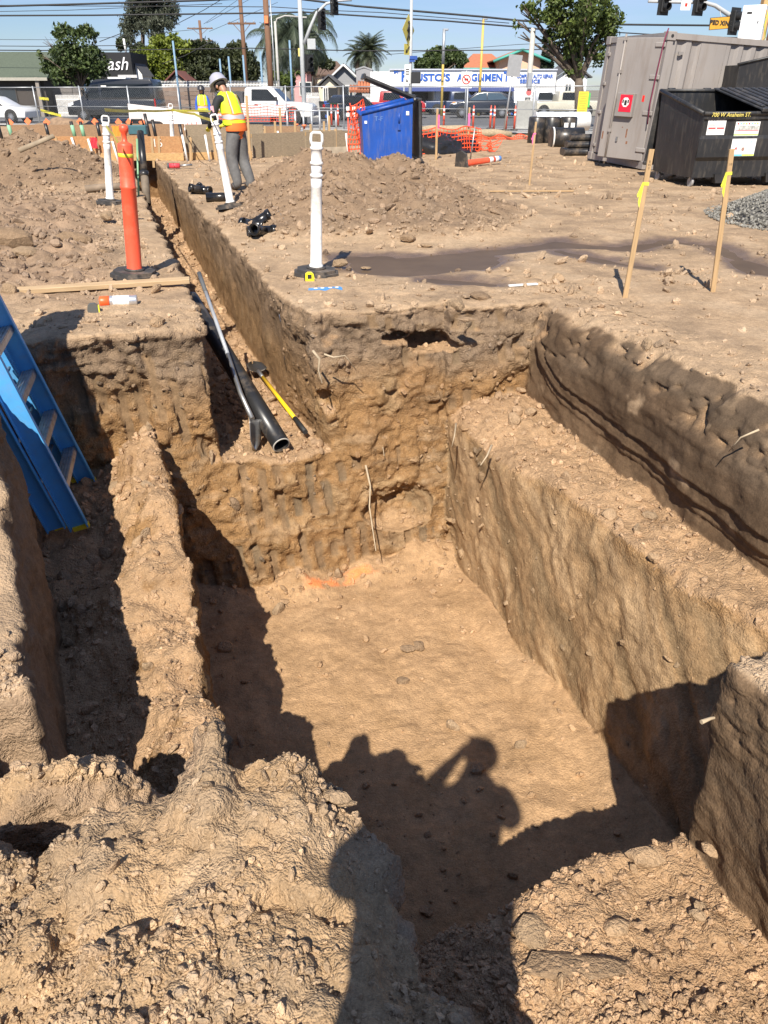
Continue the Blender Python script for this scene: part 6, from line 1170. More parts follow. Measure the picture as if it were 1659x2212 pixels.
# wheeled bins by the picket fence
for px, c, lb in ((697, (.02, .02, .02), 'black wheelie bin by the signal pole'), (708, (.03, .10, .40), 'blue wheelie bin by the picket fence'), (719, (.03, .09, .035), 'green wheelie bin by the picket fence')):
    y_ = 60; t = empty('wheelie_bin', (XP(px, y_), y_, zg(y_)+.05), R(5), lb, 'bin'); MB().add([(-.22, -.25, .06), (.22, -.25, .06), (.22, .2, .06), (-.22, .2, .06), (-.28, -.34, 1.0), (.28, -.34, 1.0), (.28, .3, 1.0), (-.28, .3, 1.0)], [(3, 2, 1, 0), (4, 5, 6, 7), (0, 1, 5, 4), (1, 2, 6, 5), (2, 3, 7, 6), (3, 0, 4, 7)]).build('bin_body', mat('bin_%d' % px, c, .5), t); MB().box((0, -.02, 1.04), (.60, .70, .07), ch=.02).build('bin_lid', mat('bin_%d' % px, c, .5), t); MB().tube([(-.3, .25, .1), (.3, .25, .1)], .1, 12).build('wheel', TYRE, t)
# ---------------- buildings
STUC_W = mat('white_stucco', (.80, .80, .79), .9, var=.05, vscale=.6, dirt=(.55, .53, .5), dscale=.8, damt=.3); BLUEP = mat('sign_blue', (.02, .10, .42), .6, var=.08); DKWALL = mat('dark_brown_siding', (.055, .045, .038), .85, var=.2, vscale=2); SHING = mat('green_shingle', (.085, .105, .075), .95, var=.25, vscale=9, stretch=(1, 1, 4), bump=.3, bscale=12); DARKIN = mat('dark_interior', (.008, .008, .009), .8); TILE = mat('clay_tile', (.42, .15, .075), .85, var=.25, vscale=6); GREYW = mat('grey_stucco', (.26, .265, .275), .9, var=.08); CREAM = mat('cream_stucco', (.66, .58, .44), .9, var=.06); TEAL = mat('teal_trim', (.08, .36, .30), .7); BROOF = mat('brown_shingle', (.13, .085, .065), .95, var=.2, vscale=5); GROOF = mat('grey_shingle', (.09, .09, .095), .95, var=.2, vscale=5); BLKW = mat('black_panel', (.012, .012, .014), .6, var=.2); WINF = mat('window_glass_dark', (.03, .04, .05), .1)
def window(parent, x0, x1, z0, z1, y_, fm=WHITEPL, g=WINF, nx=2):
    w_ = MB().box(((x0+x1)/2, y_, (z0+z1)/2), (x1-x0, .05, z1-z0)).build('window', g, parent); f_ = MB()
    for z_ in (z0, z1): f_.box(((x0+x1)/2, y_-.03, z_), (x1-x0+.1, .06, .07))
    for k in range(nx+1): f_.box((x0+(x1-x0)*k/nx, y_-.033, (z0+z1)/2), (.06, .06, z1-z0))
    f_.build('frame', fm, w_); return w_
# green-roofed building on the left
y_ = 66; xr = XP(99, y_); zb = zg(y_); t = empty('green_roofed_building', (xr, y_, zb), R(2), 'low dark building with green shingle roof at the left edge', 'building'); ze = ZP(167, y_)-zb; zt = ZP(112, y_+4)-zb
MB().box((-9, 4, ze/2), (18, 8, ze)).build('wall', DKWALL, t)
MB().add([(-19, -.6, ze-.05), (.5, -.6, ze-.05), (.2, 4, zt), (-19, 4, zt), (.5, 8.6, ze-.05), (-19, 8.6, ze-.05)], [(0, 1, 2, 3), (3, 2, 4, 5), (1, 4, 2)]).build('roof', SHING, t); MB().box((-9.2, -.62, ze-.12), (19.4, .08, .2)).build('fascia', mat('pale_fascia', (.35, .33, .28), .8), t)
for x0, x1 in ((-16, -12.5), (-8, -2.2)): window(t, x0, x1, .7, 2.0, -.02, DKWALL, WINF, 3)
MB().box((-.35, -.4, ze/2), (.25, .25, ze)).build('column', mat('grey_wood', (.25, .22, .19), .8), t); MB().box((-5, -.05, .5), (5.5, .08, .9)).build('low_panel', mat('grey_wood', (.25, .22, .19)), t)
# black building with script lettering
y_ = 74; zb = zg(y_); xl = XP(205, y_); xr = XP(293, y_); t = empty('black_building', (xl, y_, zb), 0, 'black building block lettered ash in white script', 'building'); h_ = ZP(113, y_)-zb
MB().box(((xr-xl)/2, 2.5, h_/2), (xr-xl, 5, h_)).build('wall', BLKW, t); text_obj('script_lettering', 'ash', 1.35, mat('sign_white', (.85, .85, .85)), t, (XP(262, y_)-xl, -.05, ZP(139, y_)-zb), (math.pi/2, 0, 0), ext=.03, shear=.35); MB().box((XP(281, y_)-xl, -.05, ZP(165, y_)-zb), (1.6, .06, .22)).build('sign_strip', mat('sign_grey', (.5, .5, .5), .6), t); MB().box(((xr-xl)/2, -.06, .9), (3.4, .08, 1.6)).build('shopfront', WINF, t)
MB().tube([(XP(277, y_)-xl, 1, h_), (XP(276, y_)-xl, 1, ZP(82, y_)-zb)], .09, 8).build('white_mast', WHITEPL, t)
y_ = 75; zb = zg(y_); xl = XP(285, y_); t = empty('white_shed', (xl, y_, zb), 0, 'small white gabled shed half hidden by the yellow-green tree', 'building'); w_ = XP(312, y_)-xl; h_ = ZP(150, y_)-zb
MB().add([(0, 0, 0), (w_, 0, 0), (w_, 0, h_*.9), (w_/2, 0, h_+.5), (0, 0, h_*.9), (0, 3, 0), (w_, 3, 0), (w_, 3, h_*.9), (w_/2, 3, h_+.5), (0, 3, h_*.9)], [(0, 1, 2, 3, 4), (9, 8, 7, 6, 5), (1, 6, 7, 2), (0, 4, 9, 5)]).build('wall', STUC_W, t); MB().add([(-.2, -.2, h_*.85), (w_/2, -.2, h_+.56), (w_/2, 3.2, h_+.56), (-.2, 3.2, h_*.85), (w_+.2, -.2, h_*.85), (w_+.2, 3.2, h_*.85)], [(0, 1, 2, 3), (1, 4, 5, 2)]).build('roof', GROOF, t)
# yard walls and picket fences across the street
def yard_wall(label, px0, px1, y_, pyt, m, pick=None, n=40, name='yard_wall', pm=None):
    zb = zg(y_)-.05; x0, x1 = XP(px0, y_), XP(px1, y_); h_ = ZP(pyt, y_)-zb; t = empty(name, (x0, y_, zb), 0, label, 'wall'); nb = max(2, int(h_/.28)); nl = max(2, int((x1-x0)/2.4))
    for k in range(nb):
        for q in range(nl): MB().box(((q+.5)*(x1-x0)/nl, .008*((k+q) % 3), (k+.5)*h_/nb), ((x1-x0)/nl-.03, .14, h_/nb-.02), ch=.006).build('course', m[(k*3+q) % len(m)], t)
    if pick:
        zt_ = ZP(pick, y_)-zb
        for i in range(n): x_ = (i+.5)*(x1-x0)/n; MB().box((x_, .1, (h_+zt_)/2), (.045, .045, zt_-h_+.2)).build('picket', pm or WHITEPL, t)
        MB().box(((x1-x0)/2, .1, zt_-.15), (x1-x0, .03, .04)).build('picket_rail', pm or WHITEPL, t)
    return t
BWS = [mat('brown_course_%d' % k, c, .9, var=.15, vscale=3) for k, c in enumerate(((.20, .14, .105), (.17, .12, .095), (.24, .17, .13), (.21, .16, .13)))]
yard_wall('brown coursed yard wall topped with pale iron pickets behind the van', 318, 600, 68, 188, BWS, 178, 90); GWS = [mat('grey_course', (.17, .155, .145), .9, var=.2), mat('grey_course_b', (.145, .135, .13), .9, var=.2)]
yard_wall('grey board fence between the green-roofed building and the van', 100, 215, 67.5, 190, GWS, None)
def picket_fence(label, px0, px1, y_, pyt, n, m=WHITEPL, grp=None):
    zb = zg(y_); x0, x1 = XP(px0, y_), XP(px1, y_); h_ = ZP(pyt, y_)-zb; t = empty('picket_fence', (x0, y_, zb), 0, label, 'fence', grp)
    for i in range(n): MB().box(((i+.5)*(x1-x0)/n, 0, h_/2), ((x1-x0)/n*.55, .03, h_), ch=.004).build('picket', m, t)
    for z_ in (.3, h_-.3): MB().box(((x1-x0)/2, .03, z_), (x1-x0, .04, .08)).build('rail', m, t)
picket_fence('white picket fence in front of the grey house', 715, 782, 64, 208, 30); picket_fence('tall white iron fence beside the alignment shop', 782, 802, 62, 202, 14); picket_fence('white picket fence left of the van nose', 118, 172, 66, 205, 22); picket_fence('pale picket fence behind the white pickup', 655, 690, 64, 200, 14); picket_fence('pale iron fence at the far right behind the crossover', 1150, 1250, 70, 198, 36, GALV)
# houses in the middle
def house(label, px0, px1, y_, pye, pyr, wm, rm_, over=.4, dep=7, gable=True, rz=0.0):
    zb = zg(y_); x0, x1 = XP(px0, y_), XP(px1, y_); ze = ZP(pye, y_)-zb; zr = ZP(pyr, y_+(0 if gable else dep/2))-zb; w_ = x1-x0; t = empty('house', (x0, y_, zb), rz, label, 'house')
    MB().box((w_/2, dep/2, ze/2), (w_, dep, ze)).build('wall', wm, t)
    if gable:
        MB().add([(0, -.003, ze), (w_, -.003, ze), (w_/2, -.003, zr-.1)], [(0, 1, 2)]).build('gable', wm, t)
        rf = MB().add([(-over, -over, ze-.15), (w_/2, -over, zr), (w_/2, dep+over, zr), (-over, dep+over, ze-.15), (w_+over, -over, ze-.15), (w_+over, dep+over, ze-.15)], [(3, 2, 1, 0), (1, 2, 5, 4)]).build('roof', rm_, t)
    else: rf = MB().add([(-over, -over, ze-.05), (w_+over, -over, ze-.05), (w_-1, dep/2, zr), (1, dep/2, zr), (w_+over, dep+over, ze-.05), (-over, dep+over, ze-.05)], [(0, 1, 2, 3), (1, 4, 2), (3, 2, 4, 5), (0, 3, 5)]).build('roof', rm_, t)
    s_ = rf.modifiers.new('slab', 'SOLIDIFY'); s_.thickness = .12
    return t, w_, ze
t, w_, ze = house('grey bungalow with dark gabled roof and white bargeboards', 712, 775, 78, 176, 140, GREYW, GROOF); window(t, w_*.55, w_*.8, 1.0, 2.2, -.02); MB().box((w_*.25, -.05, 1.05), (1.0, .08, 2.1)).build('door', WHITEPL, t)
for a_, b_ in (((-.4, ze-.15), (w_/2, ZP(140, 78)-zg(78))), ((w_+.4, ze-.15), (w_/2, ZP(140, 78)-zg(78)))): MB().tube([(a_[0], -.45, a_[1]), (b_[0], -.45, b_[1])], .09, 4).build('bargeboard', WHITEPL, t)
t, w_, ze = house('small dark-roofed porch house with white trim and arches', 694, 728, 72, 184, 164, CREAM, GROOF); window(t, w_*.15, w_*.42, .9, 2.0, -.02); MB().box((w_*.7, -.05, 1.0), (.9, .06, 2.0)).build('door', DARKIN, t)
t, w_, ze = house('cream house with brown roof behind the signal pole', 676, 745, 98, 160, 132, CREAM, BROOF, gable=False); window(t, w_*.3, w_*.45, 2, 3.2, -.02); window(t, w_*.6, w_*.75, 2, 3.2, -.02)
t, w_, ze = house('grey flat house with red tile awnings beside the alignment shop', 770, 803, 76, 148, 146, GREYW, GREYW, .05); 
for x_, z_ in ((w_*.2, 2.0), (w_*.75, 2.3)):
    m_ = MB()
    for k in range(7): m_.tube([(x_-.75+k*.25, -.9, z_-.25), (x_-.75+k*.25, -.02, z_+.15)], .13, 8)
    m_.build('tile_awning', TILE, t); MB().lathe([(.0, 0), (.55, 0)], 16, Matrix.Translation((x_, -.03, z_-.9)) @ Matrix.Rotation(math.pi/2, 4, 'X'), cap=False).build('arched_window', WINF, t)
t, w_, ze = house('pink house glimpsed behind the palm trunks', 636, 664, 92, 150, 140, mat('pink_stucco', (.62, .32, .32), .9), BROOF); window(t, .6, 1.8, 1.4, 2.6, -.02)
t, w_, ze = house('peach house with orange tile roof and teal eaves', 1075, 1165, 100, 130, 108, mat('peach_stucco', (.66, .42, .29), .9), TILE, .8); window(t, w_*.35, w_*.5, 3.0, 4.2, -.02); zz = ZP(108, 100)-zg(100)
for a_, b_ in (((-.8, ze-.15), (w_/2, zz)), ((w_+.8, ze-.15), (w_/2, zz))): MB().tube([(a_[0], -.85, a_[1]), (b_[0], -.85, b_[1])], .15, 4).build('teal_eave', TEAL, t)
t, w_, ze = house('long orange-tiled wing with teal gutter left of the peach house', 1008, 1085, 104, 146, 116, mat('peach_stucco', (.66, .42, .29)), TILE, .6, 9, False); MB().box((w_/2, -.75, ze-.2), (w_+1.2, .2, .35)).build('teal_gutter', TEAL, t)
t, w_, ze = house('small white house at the right behind the street tree', 1200, 1265, 88, 165, 140, STUC_W, GROOF); window(t, w_*.3, w_*.5, 1.2, 2.4, -.02); t, w_, ze = house('red-roofed hut behind the yard wall', 372, 398, 80, 172, 155, mat('grey_wood', (.25, .22, .19)), mat('maroon_roof', (.16, .06, .05), .9))
t, w_, ze = house('low grey-roofed house behind the dark tree', 985, 1035, 118, 150, 132, GREYW, GROOF, gable=False)
# the alignment shop
y_ = 73; zb = zg(y_); xl = XP(842, y_); xr = XP(1200, y_); w_ = xr-xl; h_ = ZP(151, y_)-zb; zs_ = ZP(189, y_)-zb; t = empty('repair_shop', (xl, y_, zb), R(1.5), 'white single-storey auto shop lettered FAUSTO\'S ALIGNMENT in blue', 'building')
fx = lambda px: XP(px, y_)-xl
MB().box((w_/2, 4, (h_+zs_)/2), (w_, 8, h_-zs_)).build('sign_wall', STUC_W, t); MB().box((w_/2, 7.9, zs_/2), (w_-.1, .2, zs_)).build('rear_wall', DARKIN, t); MB().box((w_/2, 4.2, zs_-.05), (w_-.2, 7.4, .08)).build('ceiling', DARKIN, t)
for a, b in ((842, 862), (938, 952), (1068, 1082), (1108, 1200)): MB().box(((fx(a)+fx(b))/2, 4, zs_/2), (fx(b)-fx(a), 7.9, zs_)).build('pier', STUC_W, t)
for a, b in ((862, 938), (952, 1068), (1082, 1108)): MB().box(((fx(a)+fx(b))/2, 6.5, zs_/2), (fx(b)-fx(a), .1, zs_)).build('bay_back', DARKIN, t)
for a, b in ((936, 955), (1066, 1084), (1108, 1200)): MB().box(((fx(a)+fx(b))/2, -.03, .28), (fx(b)-fx(a)+.02, .1, .56)).build('blue_plinth', BLUEP, t)
MB().add([(fx(852), -.02, zs_+.02), (fx(1110), -.02, zs_+.02), (fx(1110), -.7, zs_-.28), (fx(852), -.7, zs_-.28)], [(0, 1, 2, 3)]).build('blue_awning', mat('awning_blue', (.03, .05, .17), .7), t)
xs = XP(800, y_)-xl; MB().box((xs/2+.02, 3.2, h_/2-.06), (-xs, 6, h_-.12)).build('side_wall', STUC_W, t); MB().box((w_/2, -.03, h_+.03), (w_+.1, .2, .1)).build('coping', mat('blue_grey_coping', (.45, .48, .55), .8), t)
zc = ZP(168, y_)-zb; LM = BLUEP
def letters(s, px0, px1, pyc, hpx, nm='lettering'):
    o = text_obj(nm, s, hpx*PXM(y_)*1.42, LM, t, (fx((px0+px1)/2), -.03, ZP(pyc, y_)-zb), (math.pi/2, 0, 0), ext=.02, bold=.035); xs_ = [v.co.x for v in o.data.vertices]; o.scale.x = (fx(px1)-fx(px0))/(max(xs_)-min(xs_)); return o
letters('F', 866, 878, 166, 18); letters("AUSTO'S", 881, 972, 168, 13); letters('A', 986, 999, 168, 13); letters('LIGNMEN', 1003, 1084, 168, 13); letters('T', 1086, 1099, 166, 17); letters('841', 851, 863, 155, 7, 'house_number'); letters('COMPLETE AUTO REPAIR', 1115, 1193, 165, 7); letters('SERVICE', 1122, 1166, 176, 7)
MB().tube([(fx(940), -.2, zs_*.9), (fx(940), -.2, zs_*.5)], .05, 6).build('downpipe', GALV, t)
# ---------------- poles, signals, signs
def pole(label, px, pyt, y_, r_, m, name='utility_pole', cat='pole', pxt=None, grp=None):
    b = Vector((XP(px, y_), y_, zg(y_)-.1)); tp = aty(pxt if pxt is not None else px, pyt, y_); o = empty(name, b, 0, label, cat, grp)
    x_t = b.x; MB().tube([(0, 0, 0), (0, 0, tp.z-b.z)], [r_, r_*.8], 12).build('shaft', m, o); return o, tp.z-b.z
BRWN = mat('creosote_wood', (.16, .085, .05), .85, var=.25, vscale=3, stretch=(5, 5, .5)); GRYP = mat('grey_pole_paint', (.40, .42, .43), .5, var=.08); BLUP = mat('pale_blue_paint', (.17, .28, .39), .6, var=.12); YELP = mat('yellow_pole_paint', (.58, .41, .10), .5, var=.1); CONP = mat('concrete_pole', (.42, .41, .38), .8, var=.1); SIGB = mat('signal_black', (.02, .021, .022), .5)
o, h_ = pole('thick brown timber utility pole behind the white pickup', 586, -30, 52, .19, BRWN); MB().box((0, -.22, h_-1.6), (.2, .06, .35)).build('orange_tag', ORF, o); MB().tube([(.27, 0, 0), (.27, 0, h_)], .035, 6).build('conduit', GALV, o)
def crossarm(o, z_, w_, n=4):
    c = MB().box((0, -.12, z_), (w_, .12, .14)).build('crossarm', BRWN, o)
    for k in range(n): MB().lathe([(.03, 0), (.05, .05), (.04, .1), (.02, .16)], 8, Matrix.Translation((-w_/2+.15+k*(w_-.3)/(n-1), -.12, z_+.07))).build('insulator', GALV, c)
    MB().tube([(-w_*.3, -.12, z_-.05), (0, -.1, z_-.8), (w_*.3, -.12, z_-.05)], .03, 5).build('brace', BRWN, o)
o, h_ = pole('slim brown utility pole with one crossarm left of the thick pole', 534, -30, 78, .2, BRWN); crossarm(o, ZP(48, 78)-zg(78), 2.4)
o, h_ = pole('far utility pole with two crossarms above the hedge', 446, 44, 120, .22, BRWN); crossarm(o, h_-.9, 3.4, 5); crossarm(o, h_-2.3, 2.9, 5); MB().lathe([(.3, 0), (.3, .9)], 10, Matrix.Translation((.1, -.4, h_-3.3))).build('transformer', GALV, o)
o, h_ = pole('brown utility pole at the right behind the tall black bin', 1622, -40, 44, .17, BRWN)
o, h_ = pole('grey street light with curved arm beside the palms', 603, 46, 62, .10, CONP, 'street_light', 'street light'); MB().tube([(0, 0, h_-.2), (.15, 0, h_+.15), (.7, 0, h_+.32), (1.7, 0, h_+.25)], .05, 8).build('arm', CONP, o); MB().box((1.9, 0, h_+.22), (.6, .22, .1), ch=.03).build('lamp_head', CONP, o)
def sig_head(parent, c, rz=0.0, n=2, s=1.0):
    e_ = empty('signal_head', c, rz); e_.parent = parent; MB().box((0, 0, 0), (.36*s, .24*s, .36*n*s), ch=.02).build('housing', SIGB, e_); MB().box((0, .0, 0), (.62*s, .02, .36*n*s+.22)).build('backplate', SIGB, e_)
    for k in range(n): zz_ = (k-(n-1)/2)*.34*s; MB().lathe([(.14*s, 0), (.15*s, .24*s)], 14, Matrix.Translation((0, -.12*s, zz_)) @ Matrix.Rotation(math.pi/2, 4, 'X'), cap=False).build('visor', SIGB, e_)
    return e_
y_ = 50; o, h_ = pole('grey traffic signal pole with curved mast arm behind the white pickup', 656, -40, y_, .14, GRYP, 'traffic_signal', 'traffic signal'); g = lambda px, py: (aty(px, py, y_).x-XP(656, y_), -.05, ZP(py, y_)-zg(y_)+.1)
MB().tube([g(657, 95), g(670, 60), g(684, 28), (g(705, 8)), g(730, 2), g(760, 0)], [.10, .09, .08, .07, .06, .06], 8).build('mast_arm', GRYP, o); sig_head(o, g(695, 42), R(20), 3, .75); sig_head(o, g(722, 9), R(20), 3, .75); sig_head(o, g(668, 136), R(30), 2, .85); MB().box(g(673, 95), (.45, .1, .5)).build('control_box', GRYP, o); MB().box(g(649, 73), (.12, .03, 1.1)).build('edge_on_sign', mat('faded_yellow', (.6, .5, .16), .6), o)
o_y = MB().box(g(649, 113), (.25, .03, .4)).build('small_yellow_sign', mat('faded_yellow', (.6, .5, .16)), o)
y_ = 43; o, h_ = pole('grey pole carrying the yellow pedestrian diamond', 886, -40, y_, .085, GRYP, 'sign_pole', 'sign pole'); g = lambda px, py, d=-.12: (aty(px, py, y_).x-XP(886, y_), d, ZP(py, y_)-zg(y_)+.1); SY = mat('sign_yellow', (.50, .43, .09), .5)
e_ = empty('diamond_sign', g(882, 65), R(62)); e_.parent = o; MB().box((0, 0, 0), (.90, .012, .90), Matrix.Rotation(R(45), 3, 'Y')).build('plate', SY, e_)
f_ = MB(); f_.tube([(0, -.012, .26), (0, -.012, .36)], .06, 8); f_.tube([(0, -.012, .22), (.0, -.012, -.08)], .065, 6); f_.tube([(0, -.012, -.08), (-.14, -.012, -.42)], .045, 6); f_.tube([(0, -.012, -.08), (.14, -.012, -.42)], .045, 6); f_.tube([(0, -.012, .18), (-.14, -.012, -.05)], .035, 6); f_.tube([(0, -.012, .18), (.14, -.012, -.03)], .035, 6); f_.build('walking_figure', BLACKINK, e_)
MB().box((.05, .035, 0), (.86, .012, .86), Matrix.Rotation(R(45), 3, 'Y')).build('sign_back', GALV, e_)
e_ = empty('arrow_plaque', g(880, 107), R(50)); e_.parent = o; MB().box((0, 0, 0), (.5, .012, .45)).build('plate', SY, e_); MB().tube([(.12, -.012, .12), (-.1, -.012, -.1)], .03, 4).build('arrow', BLACKINK, e_); MB().add([(-.16, -.02, -.15), (-.0, -.02, -.12), (-.13, -.02, .02)], [(0, 1, 2)]).build('arrow_head', BLACKINK, e_)
MB().box(g(893, 125), (.36, .02, .16)).build('street_name_plate', mat('street_sign_blue', (.02, .07, .30), .5), o); MB().box(g(890, 131), (.26, .02, .12)).build('street_name_plate', mat('street_sign_blue', (.02, .07, .30)), o)
sg = MB().box(g(880, 160, -.14), (.30, .012, .80), Matrix.Rotation(R(20), 3, 'Z')).build('white_sign', LB, o); MB().add([(g(880, 172)[0]-.07, -.18, g(880, 172)[2]-.1), (g(880, 172)[0]+.03, -.18, g(880, 172)[2]-.08), (g(880, 172)[0]-.04, -.18, g(880, 172)[2]+.06)], [(0, 1, 2)]).build('arrow_head', BLACKINK, o)
for k in range(3): MB().box((g(880, 150+4*k)[0], -.155, g(880, 150+5*k)[2]), (.18, .004, .04), Matrix.Rotation(R(20), 3, 'Z')).build('text_line', BLACKINK, o)
MB().box(g(898, 168, -.15), (.46, .30, .50), ch=.03).build('pedestrian_signal', SIGB, o)
y_ = 68
for px, py, lb in ((955, 64, 'yellow lamp post with grey upper half left of the shop sign S'), (1036, 40, 'taller yellow lamp post in front of the alignment shop')):
    o, h_ = pole(lb, px, py, y_, .11, YELP, 'lamp_post', 'lamp post'); MB().box((.12, 0, h_), (.42, .2, .14), ch=.03).build('lamp', GALV, o)
    if px == 955: MB().tube([(0, 0, h_*.62), (0, 0, h_)], .115, 10).build('grey_section', GALV, o)
o, h_ = pole('thin grey post carrying the crossed-camera sign', 1006, 152, 58, .05, GALV, 'sign_pole', 'sign pole'); sp = MB().box((0, -.07, ZP(169, 58)-zg(58)), (.72, .015, .95)).build('plate', LB, o); zz = ZP(168, 58)-zg(58)
MB().add([(.29*math.cos(R(20*k)), -.082, zz+.29*math.sin(R(20*k))) for k in range(18)]+[(.22*math.cos(R(20*k)), -.082, zz+.22*math.sin(R(20*k))) for k in range(18)], [(k, (k+1) % 18, 18+(k+1) % 18, 18+k) for k in range(18)]).build('red_ring', REDPL, sp); MB().box((0, -.083, zz), (.42, .004, .07), Matrix.Rotation(R(40), 3, 'Y')).build('red_bar', REDPL, sp); MB().box((0, -.080, zz), (.26, .004, .13)).build('symbol', BLACKINK, sp)
o, h_ = pole('leaning grey post with the back of a large sign', 1093, 118, 36.5, .04, GALV, 'sign_pole', 'sign pole'); o.rotation_euler = (0, R(5), 0); MB().box((.03, -.05, h_-.38), (.56, .015, .78)).build('sign_back', mat('grey_sign_back', (.30, .31, .32), .5, metal=.3), o)
o, h_ = pole('round concrete lamp pole in front of the right-hand tree', 1141, 60, 44, .15, CONP, 'lamp_pole', 'lamp post'); MB().box((0, -.18, ZP(195, 44)-zg(44)), (.36, .02, .42)).build('plate', LB, o); MB().add([(.14*math.cos(R(20*k)), -.195, ZP(195, 44)-zg(44)+.14*math.sin(R(20*k))) for k in range(18)], [tuple(range(18))]).build('red_disc', mat('faded_red', (.6, .12, .12), .6), o); MB().box((.0, -.2, ZP(170, 44)-zg(44)), (.22, .2, .7), ch=.02).build('meter_box', GALV, o)
MB().box((-.05, -.15, .75), (1.0, .25, 1.3), ch=.03).build('grey_cabinet', mat('grey_cabinet_paint', (.32, .32, .30), .6), o)
for px, pt, yy, lb in ((186, 180, 60, 'pale blue steel post by the left fence'), (386, 88, 66, 'tall pale blue post before the yellow-green tree'), (481, 127, 72, 'pale blue post above the yard wall, third from left'), (500, 122, 71, 'pale blue post above the yard wall, fourth from left'), (531, 119, 70, 'pale blue post beside the slim utility pole'), (568, 111, 70, 'pale blue post left of the thick brown pole'), (631, 87, 69, 'tall pale blue post in front of the feathery palm')): pole(lb, px, pt, yy, .09, BLUP, 'blue_post', 'post')
# right-hand signal mast
y_ = 38; o, h_ = pole('grey signal mast curving over the container with PED XING sign', 1700, 60, y_, .16, GRYP, 'traffic_signal', 'traffic signal'); g = lambda px, py, d=0.0: (aty(px, py, y_).x-XP(1700, y_), d, ZP(py, y_)-zg(y_)+.1)
MB().tube([g(1700, 150), g(1640, 75), g(1600, 45), g(1572, 30), g(1545, 12), g(1520, 5), g(1444, 4), g(1400, 3)], [.12, .11, .10, .09, .08, .07, .06, .05], 8).build('mast_arm', GRYP, o)
sig_head(o, g(1432, 6, -.15), R(25), 2, .95); sig_head(o, g(1507, 7, -.15), R(25), 2, .95); sig_head(o, g(1582, 47, -.2), R(35), 2, 1.05)
sp = MB().box(g(1552, 51, -.3), (.92, .02, .40), Matrix.Rotation(R(-4), 3, 'Y')).build('ped_xing_sign', mat('amber_sign', (.56, .29, .03), .5), o); text_obj('lettering', 'PED XING', .215, BLACKINK, o, Vector(g(1552, 51, -.335)), (math.pi/2, R(4), 0), ext=.004, bold=.03); sp2 = MB().box(g(1552, 51, -.297), (.96, .02, .44), Matrix.Rotation(R(-4), 3, 'Y')).build('sign_border', BLACKINK, o); MB().tube([g(1555, 22), g(1553, 42, -.28)], .02, 6).build('hanger', GRYP, o)
MB().box(g(1480, 7, -.12), (.40, .02, .5)).build('white_sign', LB, o); MB().box(g(1480, 11, -.135), (.10, .004, .12)).build('red_symbol', REDPL, o)
# yellow notice board on the fence by the tree
o = empty('notice_board', aty(1259, 222, 37.5), R(-15), 'yellow notice board with printed lines tied to the fence by the tree', 'notice'); MB().box((0, 0, 0), (.42, .02, .86)).build('board', mat('notice_yellow', (.60, .50, .04), .6), o)
for k in range(8): MB().box((0, -.012, .34-.09*k), (.32-.04*(k % 3), .004, .03)).build('text_line', mat('notice_print', (.55, .35, .05), .6), o)
MB().box((.25, .02, .1), (.08, .02, .55)).build('green_edge', mat('notice_green', (.08, .4, .10), .6), o)
# ---------------- overhead wires
WIRE = mat('cable_black', (.015, .015, .016), .6)
def wire(label, pts_, y_, r_, sag=0.0):
    P_ = [aty(px, py, y_ if not isinstance(y_, (tuple, list)) else y_[i]) for i, (px, py) in enumerate(pts_)]; c = []
    for a, b in zip(P_[:-1], P_[1:]):
        for k in range(6): f_ = k/6; q = a+(b-a)*f_; q.z -= sag*4*f_*(1-f_); c.append(q)
    c.append(P_[-1]); o = MB().tube([q-c[0] for q in c], r_, 5).build('overhead_cable', WIRE, None, c[0]); tag(o, label, 'cable', 'overhead cables')
wire('thick overhead cable crossing the very top of the sky at left', [(-60, 15), (170, 9), (440, 1), (560, -5)], 52, .05); wire('thick cable passing the timber pole below the topmost one', [(-60, 34), (200, 33), (440, 30), (586, 28), (655, 26), (822, 37), (960, 45), (1117, 58), (1250, 72)], 52, .042)
wire('overhead cable sloping right above the palm to the street tree', [(640, -3), (768, 13), (886, 23), (1040, 36), (1117, 44), (1260, 54)], 50, .05); wire('thin cable level with the far crossarms', [(-60, 11), (200, 13), (440, 14), (590, 15), (700, 22), (822, 27), (1100, 50)], 58, .022); wire('thin upper cable fading left of the eucalyptus', [(-60, 26), (150, 22), (330, 14), (480, 8)], 62, .018)
wire('long cable low over the roofs from left to right', [(-60, 108), (82, 109), (300, 108), (540, 104), (780, 110), (834, 110), (1112, 108), (1300, 104)], 66, .035); wire('second low cable over the green roof', [(-60, 99), (90, 100), (300, 98)], 70, .025); wire('faint cable above the alignment shop', [(834, 118), (960, 108), (1120, 96), (1300, 88)], 84, .022); wire('faint high cable across the left sky', [(-60, 85), (130, 86), (250, 80), (440, 62)], 84, .018)
wire('cable from the tree to the PED XING sign', [(1250, 50), (1338, 53), (1531, 55), (1720, 50)], 46, .045); wire('cable just above the container roof', [(1300, 68), (1400, 74), (1531, 80), (1720, 84)], 60, .035); wire('cable rising steeply to the upper left of the thick pole', [(372, 57), (440, 22), (480, -2)], 60, .02); wire('pale service cable slanting down to the hedge', [(215, 90), (262, 72)], 66, .025); wire('slanting service cable across the yellow-green tree', [(350, 138), (400, 120), (460, 88)], 70, .03)
for k, (a, b) in enumerate((((446, 50), (545, -5)), ((440, 52), (520, -5)), ((452, 68), (600, 5)), ((560, 48), (700, 110)))): wire(['thin line rising right from the far upper crossarm', 'steepest thin line rising from the far upper crossarm', 'thin line rising right from the far lower crossarm', 'thin line falling right from the slim pole crossarm'][k], [a, b], 90, .018)
